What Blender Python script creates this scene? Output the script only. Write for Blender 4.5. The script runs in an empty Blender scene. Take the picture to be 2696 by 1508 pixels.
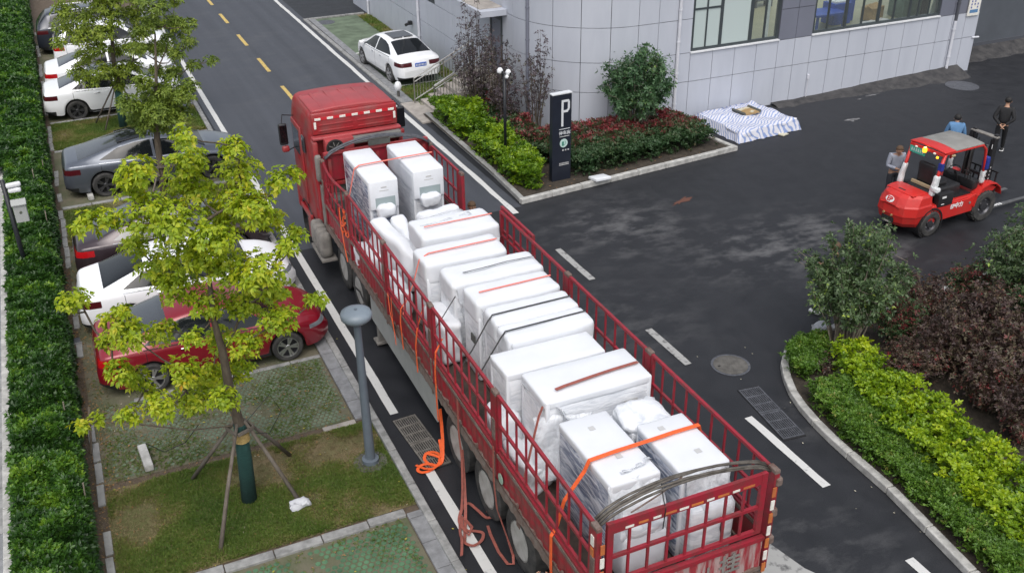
import bpy, bmesh, math, random
import numpy as np
from mathutils import Vector, Matrix, noise
from math import radians, sin, cos, pi
random.seed(7)
RNG = np.random.default_rng(11)
sc = bpy.context.scene
COL = sc.collection

# ------------------------------------------------------------------ camera
cam_d = bpy.data.cameras.new('camera')
cam = bpy.data.objects.new('camera', cam_d)
COL.objects.link(cam)
sc.camera = cam
cam_d.sensor_fit = 'HORIZONTAL'
cam_d.sensor_width = 36.0
cam_d.lens = 34.61
cam_d.clip_start = 0.1
cam_d.clip_end = 600.0
cam.matrix_world = Matrix(((0.90808469, 0.20952227, -0.36260531, 0.0),
                           (-0.41865081, 0.43212993, -0.79874603, 0.0),
                           (-0.01066248, 0.87713405, 0.48012724, 10.8),
                           (0, 0, 0, 1)))

# ------------------------------------------------------------------ light
world = bpy.data.worlds.new('World')
sc.world = world
world.use_nodes = True
wn = world.node_tree
wn.nodes.clear()
sky = wn.nodes.new('ShaderNodeTexSky')
sky.sky_type = 'NISHITA'
sky.sun_disc = False
sky.sun_elevation = radians(58)
sky.sun_rotation = radians(203)
sky.dust_density = 4.0
sky.air_density = 1.2
sky.altitude = 0
hs = wn.nodes.new('ShaderNodeHueSaturation')
hs.inputs['Saturation'].default_value = 0.42
bg = wn.nodes.new('ShaderNodeBackground')
bg.inputs['Strength'].default_value = 0.15
wo = wn.nodes.new('ShaderNodeOutputWorld')
wn.links.new(sky.outputs[0], hs.inputs['Color'])
wn.links.new(hs.outputs[0], bg.inputs['Color'])
wn.links.new(bg.outputs[0], wo.inputs[0])
sun_d = bpy.data.lights.new('sun', 'SUN')
sun_d.energy = 1.0
sun_d.angle = radians(60)
sun_d.color = (1.0, 0.98, 0.95)
sun = bpy.data.objects.new('sun', sun_d)
COL.objects.link(sun)
_az, _el = radians(203), radians(58)
sdir = Vector((sin(_az) * cos(_el), cos(_az) * cos(_el), sin(_el)))
sun.rotation_euler = sdir.to_track_quat('Z', 'Y').to_euler()
sun.location = (0, 0, 40)
sc.view_settings.view_transform = 'Standard'
sc.view_settings.look = 'None'
sc.view_settings.gamma = 1.0
sc.view_settings.use_curve_mapping = False
sc.view_settings.exposure = 0.26

# ------------------------------------------------------------------ materials
MATS = {}

def mat(name, col, rough=0.7, metal=0.0, var=0.0, scale=4.0, col2=None, bump=0.0, bscale=None,
        coat=0.0, emit=None, estr=0.0, spec=0.5, detail=6.0, stretch=None, thr=None, rvar=0.0):
    """principled with a noise-driven mix between col and col2 (or darker col) plus fine bump"""
    if name in MATS:
        return MATS[name]
    m = bpy.data.materials.new(name)
    m.use_nodes = True
    nt = m.node_tree
    p = nt.nodes['Principled BSDF']
    p.inputs['Roughness'].default_value = rough
    p.inputs['Metallic'].default_value = metal
    p.inputs['Specular IOR Level'].default_value = spec
    if coat:
        p.inputs['Coat Weight'].default_value = coat
        p.inputs['Coat Roughness'].default_value = 0.08
    c1 = (*col, 1)
    p.inputs['Base Color'].default_value = c1
    if var or col2 or bump or rvar:
        tc = nt.nodes.new('ShaderNodeTexCoord')
        mp = nt.nodes.new('ShaderNodeMapping')
        nt.links.new(tc.outputs['Object'], mp.inputs[0])
        if stretch:
            mp.inputs['Scale'].default_value = stretch
        nz = nt.nodes.new('ShaderNodeTexNoise')
        nz.inputs['Scale'].default_value = scale
        nz.inputs['Detail'].default_value = detail
        nz.inputs['Roughness'].default_value = 0.62
        nt.links.new(mp.outputs[0], nz.inputs['Vector'])
        if var or col2:
            rp = nt.nodes.new('ShaderNodeValToRGB')
            lo, hi = thr if thr else (0.35, 0.68)
            rp.color_ramp.elements[0].position = lo
            rp.color_ramp.elements[1].position = hi
            rp.color_ramp.elements[0].color = c1 if col2 else (*[c * (1 - var) for c in col], 1)
            rp.color_ramp.elements[1].color = (*col2, 1) if col2 else (*[min(1, c * (1 + var)) for c in col], 1)
            nt.links.new(nz.outputs['Fac'], rp.inputs[0])
            nt.links.new(rp.outputs[0], p.inputs['Base Color'])
        if rvar:
            mr = nt.nodes.new('ShaderNodeMapRange')
            mr.inputs['To Min'].default_value = max(0.02, rough - rvar)
            mr.inputs['To Max'].default_value = min(1, rough + rvar)
            nt.links.new(nz.outputs['Fac'], mr.inputs[0])
            nt.links.new(mr.outputs[0], p.inputs['Roughness'])
        if bump:
            nb = nt.nodes.new('ShaderNodeTexNoise')
            nb.inputs['Scale'].default_value = bscale or scale * 6
            nb.inputs['Detail'].default_value = 4
            nt.links.new(mp.outputs[0], nb.inputs['Vector'])
            b = nt.nodes.new('ShaderNodeBump')
            b.inputs['Strength'].default_value = bump
            b.inputs['Distance'].default_value = 0.02
            nt.links.new(nb.outputs['Fac'], b.inputs['Height'])
            nt.links.new(b.outputs[0], p.inputs['Normal'])
    if emit:
        p.inputs['Emission Color'].default_value = (*emit, 1)
        p.inputs['Emission Strength'].default_value = estr
    MATS[name] = m
    return m

def leafmat(name, stops, rough=0.55, trans=0.25):
    """leaf colours picked per leaf by the point attribute 'rnd'"""
    m = bpy.data.materials.new(name)
    m.use_nodes = True
    nt = m.node_tree
    p = nt.nodes['Principled BSDF']
    at = nt.nodes.new('ShaderNodeAttribute')
    at.attribute_name = 'rnd'
    rp = nt.nodes.new('ShaderNodeValToRGB')
    el = rp.color_ramp.elements
    el[0].position, el[0].color = stops[0][0], (*stops[0][1], 1)
    el[1].position, el[1].color = stops[-1][0], (*stops[-1][1], 1)
    for pos, c in stops[1:-1]:
        e = el.new(pos)
        e.color = (*c, 1)
    nt.links.new(at.outputs['Fac'], rp.inputs[0])
    nt.links.new(rp.outputs[0], p.inputs['Base Color'])
    p.inputs['Roughness'].default_value = rough
    tr = nt.nodes.new('ShaderNodeBsdfTranslucent')
    nt.links.new(rp.outputs[0], tr.inputs['Color'])
    mx = nt.nodes.new('ShaderNodeMixShader')
    mx.inputs[0].default_value = trans
    out = nt.nodes['Material Output']
    nt.links.new(p.outputs[0], mx.inputs[1])
    nt.links.new(tr.outputs[0], mx.inputs[2])
    nt.links.new(mx.outputs[0], out.inputs[0])
    MATS[name] = m
    return m

def glassmat(name, tint=(0.6, 0.68, 0.66), opac=0.25, rough=0.03):
    m = bpy.data.materials.new(name)
    m.use_nodes = True
    nt = m.node_tree
    nt.nodes.clear()
    out = nt.nodes.new('ShaderNodeOutputMaterial')
    tb = nt.nodes.new('ShaderNodeBsdfTransparent')
    tb.inputs[0].default_value = (*tint, 1)
    df = nt.nodes.new('ShaderNodeBsdfDiffuse')
    df.inputs[0].default_value = (*tint, 1)
    gl = nt.nodes.new('ShaderNodeBsdfGlossy')
    gl.inputs['Roughness'].default_value = rough
    gl.inputs[0].default_value = (0.9, 0.95, 1, 1)
    m1 = nt.nodes.new('ShaderNodeMixShader')
    m1.inputs[0].default_value = opac
    fr = nt.nodes.new('ShaderNodeFresnel')
    fr.inputs[0].default_value = 1.45
    m2 = nt.nodes.new('ShaderNodeMixShader')
    nt.links.new(tb.outputs[0], m1.inputs[1])
    nt.links.new(df.outputs[0], m1.inputs[2])
    ge = nt.nodes.new('ShaderNodeNewGeometry')
    inv = nt.nodes.new('ShaderNodeMath'); inv.operation = 'SUBTRACT'; inv.inputs[0].default_value = 1.0
    nt.links.new(ge.outputs['Backfacing'], inv.inputs[1])
    mu = nt.nodes.new('ShaderNodeMath'); mu.operation = 'MULTIPLY'
    nt.links.new(fr.outputs[0], mu.inputs[0]); nt.links.new(inv.outputs[0], mu.inputs[1])
    nt.links.new(mu.outputs[0], m2.inputs[0])
    nt.links.new(m1.outputs[0], m2.inputs[1])
    nt.links.new(gl.outputs[0], m2.inputs[2])
    nt.links.new(m2.outputs[0], out.inputs[0])
    MATS[name] = m
    return m

# ------------------------------------------------------------------ object helpers
def link(name, data, parent=None):
    o = bpy.data.objects.new(name, data)
    COL.objects.link(o)
    if parent:
        o.parent = parent
    return o

def tag(o, label=None, cat=None, group=None, kind=None):
    if label: o['label'] = label
    if cat: o['category'] = cat
    if group: o['group'] = group
    if kind: o['kind'] = kind
    return o

def thing(name, label, cat, loc=(0, 0, 0), rz=0.0, group=None):
    o = link(name, None)
    o.empty_display_size = 0.2
    o.location = loc
    o.rotation_euler = (0, 0, rz)
    return tag(o, label, cat, group)

def copy_tree(o, parent=None):
    c = o.copy()
    COL.objects.link(c)
    c.parent = parent
    for ch in list(o.children):
        copy_tree(ch, c)
    return c

class MB:
    def __init__(self):
        self.v = []
        self.f = []
    def add(self, vs, fs):
        n = len(self.v)
        self.v += [tuple(p) for p in vs]
        self.f += [tuple(i + n for i in f) for f in fs]
        return self
    def box(self, c, s, rz=0.0, rx=0.0, ry=0.0):
        hx, hy, hz = s[0] / 2, s[1] / 2, s[2] / 2
        R = Matrix.Rotation(rz, 3, 'Z') @ Matrix.Rotation(ry, 3, 'Y') @ Matrix.Rotation(rx, 3, 'X')
        vs = [R @ Vector((x, y, z)) + Vector(c) for x in (-hx, hx) for y in (-hy, hy) for z in (-hz, hz)]
        return self.add(vs, [(0, 1, 3, 2), (4, 6, 7, 5), (0, 4, 5, 1), (2, 3, 7, 6), (0, 2, 6, 4), (1, 5, 7, 3)])
    def hexa(self, a, b):
        """two matching rings a,b of n points"""
        n = len(a)
        return self.add(list(a) + list(b), [tuple(range(n))[::-1], tuple(range(n, 2 * n))] +
                        [(i, (i + 1) % n, n + (i + 1) % n, n + i) for i in range(n)])
    def prism(self, poly, z0, z1):
        return self.hexa([(p[0], p[1], z0) for p in poly], [(p[0], p[1], z1) for p in poly])
    def ring(self, c, t, r, n, up=None):
        t = Vector(t).normalized()
        a = t.orthogonal().normalized() if up is None else (Vector(up) - t * Vector(up).dot(t)).normalized()
        b = t.cross(a)
        return [Vector(c) + (a * cos(2 * pi * i / n) + b * sin(2 * pi * i / n)) * r for i in range(n)]
    def cyl(self, p0, p1, r0, r1=None, n=12, cap=True):
        r1 = r0 if r1 is None else r1
        t = Vector(p1) - Vector(p0)
        a = self.ring(p0, t, r0, n); b = self.ring(p1, t, r1, n)
        fs = [(i, (i + 1) % n, n + (i + 1) % n, n + i) for i in range(n)]
        if cap: fs += [tuple(range(n))[::-1], tuple(range(n, 2 * n))]
        return self.add(a + b, fs)
    def tube(self, pts, r, n=8, radii=None):
        pts = [Vector(p) for p in pts]
        vs = []; fs = []
        prev = None
        for i, p in enumerate(pts):
            t = (pts[min(i + 1, len(pts) - 1)] - pts[max(i - 1, 0)])
            if t.length < 1e-6: t = Vector((0, 0, 1))
            t.normalize()
            if prev is None:
                a = t.orthogonal().normalized()
            else:
                a = (prev - t * prev.dot(t))
                a = a.normalized() if a.length > 1e-4 else t.orthogonal().normalized()
            prev = a
            b = t.cross(a)
            rr = radii[i] if radii else r
            vs += [p + (a * cos(2 * pi * k / n) + b * sin(2 * pi * k / n)) * rr for k in range(n)]
        for i in range(len(pts) - 1):
            for k in range(n):
                fs.append((i * n + k, i * n + (k + 1) % n, (i + 1) * n + (k + 1) % n, (i + 1) * n + k))
        fs += [tuple(range(n))[::-1], tuple(range((len(pts) - 1) * n, len(pts) * n))]
        return self.add(vs, fs)
    def lathe(self, prof, axis='Z', c=(0, 0, 0), n=24, cap=True):
        """prof: list of (r, h)"""
        vs = []; fs = []
        for r, h in prof:
            for k in range(n):
                a = 2 * pi * k / n
                x, y = r * cos(a), r * sin(a)
                p = {'Z': (x, y, h), 'Y': (x, h, y), 'X': (h, x, y)}[axis]
                vs.append((p[0] + c[0], p[1] + c[1], p[2] + c[2]))
        for i in range(len(prof) - 1):
            for k in range(n):
                fs.append((i * n + k, i * n + (k + 1) % n, (i + 1) * n + (k + 1) % n, (i + 1) * n + k))
        if cap or prof[0][0] < .03: fs.append(tuple(range(n))[::-1])
        if cap or prof[-1][0] < .03: fs.append(tuple(range((len(prof) - 1) * n, len(prof) * n)))
        return self.add(vs, fs)
    def ribbon(self, pts, w, th=0.006, up=(0, 0, 1)):
        """flat strap with thickness; width direction = tangent x up"""
        pts = [Vector(p) for p in pts]
        if len(pts) > 6 and not isinstance(up, list):   # smooth the bends of loose straps
            q = [pts[0]] + pts + [pts[-1]]; out = []
            for i in range(1, len(q) - 2):
                a, b, c, d = q[i - 1], q[i], q[i + 1], q[i + 2]
                for k in range(5):
                    t = k / 5
                    out.append(.5 * ((2 * b) + (c - a) * t + (2 * a - 5 * b + 4 * c - d) * t * t + (3 * b - a - 3 * c + d) * t ** 3))
            pts = out + [pts[-1]]
        rings = []
        for i, p in enumerate(pts):
            t = (pts[min(i + 1, len(pts) - 1)] - pts[max(i - 1, 0)]).normalized()
            u = Vector(up[i] if isinstance(up, list) else up)
            s = t.cross(u)
            s = s.normalized() if s.length > 1e-3 else t.orthogonal().normalized()
            nrm = s.cross(t)
            rings.append([p + s * w / 2 + nrm * th / 2, p - s * w / 2 + nrm * th / 2, p - s * w / 2 - nrm * th / 2, p + s * w / 2 - nrm * th / 2])
        vs = [q for r in rings for q in r]
        fs = [(3, 2, 1, 0), tuple(len(vs) - 4 + i for i in range(4))]
        for i in range(len(rings) - 1):
            for k in range(4):
                fs.append((i * 4 + k, i * 4 + (k + 1) % 4, (i + 1) * 4 + (k + 1) % 4, (i + 1) * 4 + k))
        return self.add(vs, fs)
    def rbox(self, c, s, r=0.03, seg=6, rz=0.0, nz=0.0, nf=3.0, seed=0, fn=None):
        """rounded box as a subdivided cube, optional wrinkle noise and post transform fn(Vector local)->Vector"""
        h = Vector(s) / 2
        vs = {}; idx = []; fs = []
        def gv(i, j, k):
            key = (i, j, k)
            if key not in vs:
                p = Vector([(-1 + 2 * q / seg) * h[a] for a, q in enumerate(key)])
                # finer spacing near the edges
                for a in range(3):
                    if 0 < key[a] < seg:
                        if key[a] == 1: p[a] = -h[a] + min(r, 2 * h[a] / seg)
                        if key[a] == seg - 1: p[a] = h[a] - min(r, 2 * h[a] / seg)
                q = Vector([max(-(h[a] - r), min(h[a] - r, p[a])) for a in range(3)])
                d = p - q
                if d.length > 1e-9: p = q + d.normalized() * min(r, d.length) if d.length > r else p
                if nz:
                    w = noise.noise_vector(p * nf + Vector((seed * 7.3, seed, 0)))
                    w2 = noise.noise_vector(p * nf * 2.7 + Vector((seed * 3.1, 5, seed)))
                    p = p + (w + w2 * .5) * nz
                if fn: p = fn(p)
                vs[key] = len(idx)
                R = Matrix.Rotation(rz, 3, 'Z')
                idx.append(R @ p + Vector(c))
            return vs[key]
        for a in range(3):
            b, d = (a + 1) % 3, (a + 2) % 3
            for side in (0, seg):
                for i in range(seg):
                    for j in range(seg):
                        ks = []
                        for di, dj in ((0, 0), (1, 0), (1, 1), (0, 1)):
                            key = [0, 0, 0]
                            key[a] = side; key[b] = i + di; key[d] = j + dj
                            ks.append(gv(*key))
                        fs.append(tuple(ks) if side else tuple(ks[::-1]))
        return self.add(idx, fs)
    def build(self, name, m=None, parent=None, smooth=False, bevel=0.0, loc=None, rz=None):
        me = bpy.data.meshes.new(name)
        me.from_pydata(self.v, [], self.f)
        if m is not None:
            me.materials.append(m if not isinstance(m, str) else MATS[m])
        if smooth:
            me.shade_smooth()
            if smooth != 'all':
                me.set_sharp_from_angle(angle=radians(38))
        me.update()
        o = link(name, me, parent)
        if bevel:
            b = o.modifiers.new('bevel', 'BEVEL')
            b.width = bevel; b.segments = 2; b.limit_method = 'ANGLE'; b.angle_limit = radians(40)
            b.harden_normals = False
        if loc is not None: o.location = loc
        if rz is not None: o.rotation_euler = (0, 0, rz)
        return o

def dup(o, parent=None, loc=None, rz=None):
    c = o.copy()
    COL.objects.link(c)
    c.parent = parent if parent else o.parent
    if loc is not None: c.location = loc
    if rz is not None: c.rotation_euler = (0, 0, rz)
    return c

def flat_poly(name, poly, z, m, parent=None, kind=None, holes=None):
    me = bpy.data.meshes.new(name)
    me.from_pydata([(p[0], p[1], z) for p in poly], [], [tuple(range(len(poly)))])
    me.materials.append(MATS[m])
    o = link(name, me, parent)
    if kind: tag(o, kind=kind)
    return o

def fastmesh(name, verts, faces, m, parent=None, attr=None, smooth=False):
    """verts (N,3) float array, faces (M,k) int array"""
    me = bpy.data.meshes.new(name)
    N, M, k = len(verts), len(faces), faces.shape[1]
    me.vertices.add(N)
    me.vertices.foreach_set('co', np.ascontiguousarray(verts, dtype=np.float32).ravel())
    me.loops.add(M * k)
    me.loops.foreach_set('vertex_index', faces.astype(np.int32).ravel())
    me.polygons.add(M)
    me.polygons.foreach_set('loop_start', np.arange(0, M * k, k, dtype=np.int32))
    if attr is not None:
        a = me.attributes.new('rnd', 'FLOAT', 'POINT')
        a.data.foreach_set('value', attr.astype(np.float32))
    me.materials.append(MATS[m] if isinstance(m, str) else m)
    me.update(calc_edges=True)
    if smooth: me.shade_smooth()
    return link(name, me, parent)

def unit(a):
    return a / np.maximum(np.linalg.norm(a, axis=1, keepdims=True), 1e-9)

def rosettes(C, D, k=6, L=0.09, W=0.045, spread=1.0, droop=0.3, jit=0.25, rnd=None, crnd=0.5, lift=0.0):
    """leaf rosettes: centres C, axes D (N,3); returns verts, faces, attr.  Each leaf is a folded rhombus."""
    N = len(C)
    D = unit(D)
    ref = np.where(np.abs(D[:, 2:3]) > 0.9, np.array([[1.0, 0, 0]]), np.array([[0, 0, 1.0]]))
    A = unit(np.cross(D, ref)); B = np.cross(D, A)
    base = RNG.random(N) if rnd is None else rnd
    vs = []; at = []
    ph0 = RNG.random(N) * 6.28
    for i in range(k):
        ph = ph0 + i * 2.399 + RNG.normal(0, .25, N)
        out = A * np.cos(ph)[:, None] + B * np.sin(ph)[:, None]
        el = spread + RNG.normal(0, jit, N)
        d = unit(out * np.sin(el)[:, None] + D * np.cos(el)[:, None])
        d[:, 2] -= droop * RNG.random(N)
        d = unit(d)
        n = unit(np.cross(np.cross(d, D + 0.01), d) + RNG.normal(0, .25, (N, 3)))
        s = unit(np.cross(d, n))
        l = (L * (0.7 + 0.6 * RNG.random(N)))[:, None]
        w = (W * (0.7 + 0.6 * RNG.random(N)))[:, None]
        b0 = C + out * l * 0.12 + d * lift
        mid = b0 + d * l * 0.5
        tip = b0 + d * l - np.array([[0, 0, 1]]) * l * droop * 0.3
        v = np.stack([b0, mid + s * w * .5 + n * w * .18, tip, mid - s * w * .5 + n * w * .18], axis=1)
        vs.append(v.reshape(-1, 3))
        r = np.clip(base * crnd + RNG.random(N) * (1 - crnd), 0, 1)
        at.append(np.repeat(r, 4))
    V = np.concatenate(vs); T = np.concatenate(at)
    q = np.arange(0, len(V), 4)
    F = np.concatenate([np.stack([q, q + 1, q + 2], 1), np.stack([q, q + 2, q + 3], 1)])
    return V, F, T

def merge_leaf(name, parts, m, parent=None):
    V = []; F = []; T = []; n = 0
    for v, f, t in parts:
        V.append(v); F.append(f + n); T.append(t); n += len(v)
    return fastmesh(name, np.concatenate(V), np.concatenate(F), m, parent, np.concatenate(T))

def text_mesh(name, s, size, m, parent, loc, rot, th=0.004, align='CENTER', bold=0.0, sx=1.0):
    cu = bpy.data.curves.new(name, 'FONT')
    cu.body = s
    cu.size = size
    cu.extrude = th
    cu.offset = bold
    cu.align_x = align
    cu.align_y = 'CENTER'
    t = bpy.data.objects.new(name, cu)
    COL.objects.link(t)
    dg = bpy.context.evaluated_depsgraph_get()
    me = bpy.data.meshes.new_from_object(t.evaluated_get(dg))
    bpy.data.objects.remove(t)
    me.materials.clear()
    me.materials.append(MATS[m])
    o = link(name, me, parent)
    o.location = loc
    o.rotation_euler = rot
    o.scale = (sx, 1, 1)
    return o

def inpoly(x, y, poly):
    c = False
    j = len(poly) - 1
    for i in range(len(poly)):
        xi, yi = poly[i]; xj, yj = poly[j]
        if (yi > y) != (yj > y) and x < (xj - xi) * (y - yi) / (yj - yi) + xi:
            c = not c
        j = i
    return c

def inpoly_np(P, poly):
    x, y = P[:, 0], P[:, 1]
    c = np.zeros(len(P), bool)
    j = len(poly) - 1
    for i in range(len(poly)):
        xi, yi = poly[i]; xj, yj = poly[j]
        if yi != yj:
            c ^= ((yi > y) != (yj > y)) & (x < (xj - xi) * (y - yi) / (yj - yi) + xi)
        j = i
    return c

def scatter(poly, n):
    a = np.array(poly)
    lo, hi = a.min(0), a.max(0)
    out = np.zeros((0, 2))
    while len(out) < n:
        P = lo + RNG.random((n * 2, 2)) * (hi - lo)
        out = np.concatenate([out, P[inpoly_np(P, poly)]])
    return out[:n]

def fbm(P, s, seed=0.0):
    return np.array([noise.noise(Vector((p[0] * s + seed, p[1] * s - seed, seed * .37))) for p in P])
# ------------------------------------------------------------------ material palette
def asphalt_mat(name, c0, c1, dust_sheen, dthr, scale, rough=0.75, tracks=0.0):
    m = bpy.data.materials.new(name)
    m.use_nodes = True
    nt = m.node_tree; N = nt.nodes; L = nt.links
    p = N['Principled BSDF']
    tc = N.new('ShaderNodeTexCoord')
    big = N.new('ShaderNodeTexNoise'); big.inputs['Scale'].default_value = scale; big.inputs['Detail'].default_value = 9; big.inputs['Roughness'].default_value = .68
    mp = N.new('ShaderNodeMapping'); mp.inputs['Scale'].default_value = (1.0, 1.7, 1.0); mp.inputs['Rotation'].default_value = (0, 0, 0.25)
    L.new(tc.outputs['Object'], mp.inputs[0]); L.new(mp.outputs[0], big.inputs['Vector'])
    fine = N.new('ShaderNodeTexNoise'); fine.inputs['Scale'].default_value = 55; fine.inputs['Detail'].default_value = 3
    L.new(tc.outputs['Object'], fine.inputs['Vector'])
    med = N.new('ShaderNodeTexNoise'); med.inputs['Scale'].default_value = 2.2; med.inputs['Detail'].default_value = 6
    L.new(tc.outputs['Object'], med.inputs['Vector'])
    r0 = N.new('ShaderNodeValToRGB'); r0.color_ramp.elements[0].position = .3; r0.color_ramp.elements[1].position = .75
    r0.color_ramp.elements[0].color = (*c0, 1); r0.color_ramp.elements[1].color = (*c1, 1)
    mix0 = N.new('ShaderNodeMath'); mix0.operation = 'MULTIPLY_ADD'; mix0.inputs[1].default_value = .55; L.new(fine.outputs['Fac'], mix0.inputs[0])
    mm = N.new('ShaderNodeMath'); mm.operation = 'MULTIPLY'; mm.inputs[1].default_value = .45; L.new(med.outputs['Fac'], mm.inputs[0]); L.new(mm.outputs[0], mix0.inputs[2])
    if tracks:
        mp2 = N.new('ShaderNodeMapping'); mp2.inputs['Scale'].default_value = (2.2, .045, 1)
        L.new(tc.outputs['Object'], mp2.inputs[0]); tn = N.new('ShaderNodeTexNoise'); tn.inputs['Scale'].default_value = 1.0; tn.inputs['Detail'].default_value = 5; L.new(mp2.outputs[0], tn.inputs['Vector'])
        ta = N.new('ShaderNodeMath'); ta.operation = 'MULTIPLY_ADD'; ta.inputs[1].default_value = tracks; L.new(tn.outputs['Fac'], ta.inputs[0])
        tb_ = N.new('ShaderNodeMath'); tb_.operation = 'SUBTRACT'; tb_.inputs[1].default_value = tracks * .5; L.new(mix0.outputs[0], tb_.inputs[0]); L.new(tb_.outputs[0], ta.inputs[2])
        L.new(ta.outputs[0], r0.inputs[0])
    else:
        L.new(mix0.outputs[0], r0.inputs[0])
    # dusty yard patches, painted sky sheen on the far road: distance falloff around given centres times noise
    geo = N.new('ShaderNodeNewGeometry')
    acc = None
    for (cx, cy, rx, ry, amp) in dust_sheen:
        sub = N.new('ShaderNodeVectorMath'); sub.operation = 'SUBTRACT'; sub.inputs[1].default_value = (cx, cy, 0)
        L.new(geo.outputs['Position'], sub.inputs[0])
        dv = N.new('ShaderNodeVectorMath'); dv.operation = 'DIVIDE'; dv.inputs[1].default_value = (rx, ry, 1000)
        L.new(sub.outputs[0], dv.inputs[0])
        ln = N.new('ShaderNodeVectorMath'); ln.operation = 'LENGTH'; L.new(dv.outputs[0], ln.inputs[0])
        mr = N.new('ShaderNodeMapRange'); mr.interpolation_type = 'SMOOTHSTEP'
        mr.inputs['From Min'].default_value = 1.0; mr.inputs['From Max'].default_value = 0.0
        mr.inputs['To Min'].default_value = 0; mr.inputs['To Max'].default_value = amp
        L.new(ln.outputs['Value'], mr.inputs[0])
        if acc is None: acc = mr.outputs[0]
        else:
            ad = N.new('ShaderNodeMath'); ad.operation = 'MAXIMUM'; L.new(acc, ad.inputs[0]); L.new(mr.outputs[0], ad.inputs[1]); acc = ad.outputs[0]
    rd = N.new('ShaderNodeMapRange'); rd.inputs['From Min'].default_value = dthr[0]; rd.inputs['From Max'].default_value = dthr[1]
    L.new(big.outputs['Fac'], rd.inputs[0])
    mul = N.new('ShaderNodeMath'); mul.operation = 'MULTIPLY'; L.new(rd.outputs[0], mul.inputs[0]); L.new(acc, mul.inputs[1])
    mx = N.new('ShaderNodeMix'); mx.data_type = 'RGBA'; L.new(mul.outputs[0], mx.inputs[0]); L.new(r0.outputs[0], mx.inputs[6])
    mx.inputs[7].default_value = (.125, .125, .128, 1)
    L.new(mx.outputs[2], p.inputs['Base Color'])
    rr = N.new('ShaderNodeMapRange'); rr.inputs['To Min'].default_value = rough - .16; rr.inputs['To Max'].default_value = rough + .14
    L.new(med.outputs['Fac'], rr.inputs[0]); L.new(rr.outputs[0], p.inputs['Roughness'])
    bp = N.new('ShaderNodeBump'); bp.inputs['Strength'].default_value = .35; bp.inputs['Distance'].default_value = .01
    L.new(fine.outputs['Fac'], bp.inputs['Height']); L.new(bp.outputs[0], p.inputs['Normal'])
    MATS[name] = m
    return m

asphalt_mat('yard_asphalt', (.010, .0108, .0135), (.026, .0275, .033),
            [(15.3, 17.0, 5.0, 2.6, .85), (12.0, 19.6, 3.4, 3.0, .7), (16.2, 15.6, 3.0, 1.5, .85), (9.5, 15.5, 3.0, 3.0, .35), (29, 26, 3.0, 1.3, .55), (11.2, 11.0, 1.4, 1.4, .4), (8.8, 8.2, 2.5, 2.0, .4)], (.47, .63), 1.0, rough=.60, tracks=.25)
asphalt_mat('road_asphalt', (.042, .046, .056), (.074, .080, .096), [(4.5, 17.0, .5, 1.0, .6), (7, 40, 5, 25, .25)], (.5, .7), .5, .66, tracks=.7)  # lighter, bluer base and far pale patch paint in the sky's grazing reflection
mat('road_white', (.60, .60, .585), .75, col2=(.26, .26, .26), scale=7, thr=(.60, .74), detail=9, bump=.1)
mat('road_grey_white', (.36, .36, .35), .8, col2=(.12, .12, .12), scale=6, thr=(.52, .66), detail=9)
mat('road_yellow', (.55, .40, .13), .75, var=.2, scale=8)
mat('soil', (.085, .062, .042), .95, col2=(.13, .10, .075), scale=5, bump=.5, bscale=30)
mat('bay_soil', (.15, .135, .095), .95, col2=(.085, .10, .05), scale=1.6, thr=(.38, .66), bump=.4, bscale=40)
mat('grass_soil', (.10, .105, .036), .95, col2=(.20, .155, .085), scale=1.3, thr=(.42, .62), bump=.5, bscale=40)
mat('bed_soil', (.05, .04, .03), .95, var=.4, scale=6, bump=.5)
mat('granite', (.27, .27, .265), .85, var=.3, scale=6, bump=.1, bscale=60)
mat('granite_dark', (.23, .235, .245), .8, var=.22, scale=6, bump=.1, bscale=60)
mat('kerb_light', (.44, .435, .415), .85, var=.3, scale=5, bump=.12, bscale=40)
mat('grid_green', (.075, .16, .085), .75, var=.35, scale=2.5)
mat('grid_faded', (.125, .165, .110), .85, var=.3, scale=1.5)
mat('concrete', (.30, .30, .29), .85, var=.2, scale=3, bump=.15)
mat('step_stone', (.36, .33, .30), .85, var=.2, scale=3)
mat('iron', (.21, .195, .175), .6, .3, var=.3, scale=12)
mat('iron_dark', (.10, .105, .12), .6, .2, var=.3, scale=12)
mat('pit_dark', (.012, .012, .014), .9)
mat('cover_concrete', (.105, .10, .092), .85, var=.3, scale=6, bump=.2)
mat('panel_white', (.50, .525, .59), .45, col2=(.45, .475, .54), scale=1.1, thr=(.4, .75), stretch=(1.6, 1.6, .35))
mat('panel_grey', (.17, .18, .225), .5, var=.07, scale=.6)
mat('wall_back', (.07, .075, .09), .8)
mat('sill_white', (.72, .73, .75), .5, var=.06)
mat('window_frame', (.065, .078, .085), .45, .3, var=.1)
mat('pipe_white', (.60, .61, .66), .45, var=.06)
mat('dark_wall', (.085, .095, .112), .7, var=.1, scale=1.0)
mat('steel', (.62, .60, .56), .25, .95, var=.1)
mat('steel_dull', (.34, .33, .30), .4, .8, var=.15)
mat('floor_olive', (.30, .29, .19), .45, var=.08, scale=1)
mat('room_wall', (.42, .43, .38), .8, var=.05)
mat('machine_blue', (.02, .07, .38), .45, var=.15)
mat('carton', (.36, .24, .11), .85, var=.2)
mat('machine_green', (.10, .16, .13), .6, var=.2)
glassmat('glass_frost', (.50, .58, .57), .93, .25)
glassmat('glass_clear', (.88, .92, .90), .04, .02)
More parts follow.
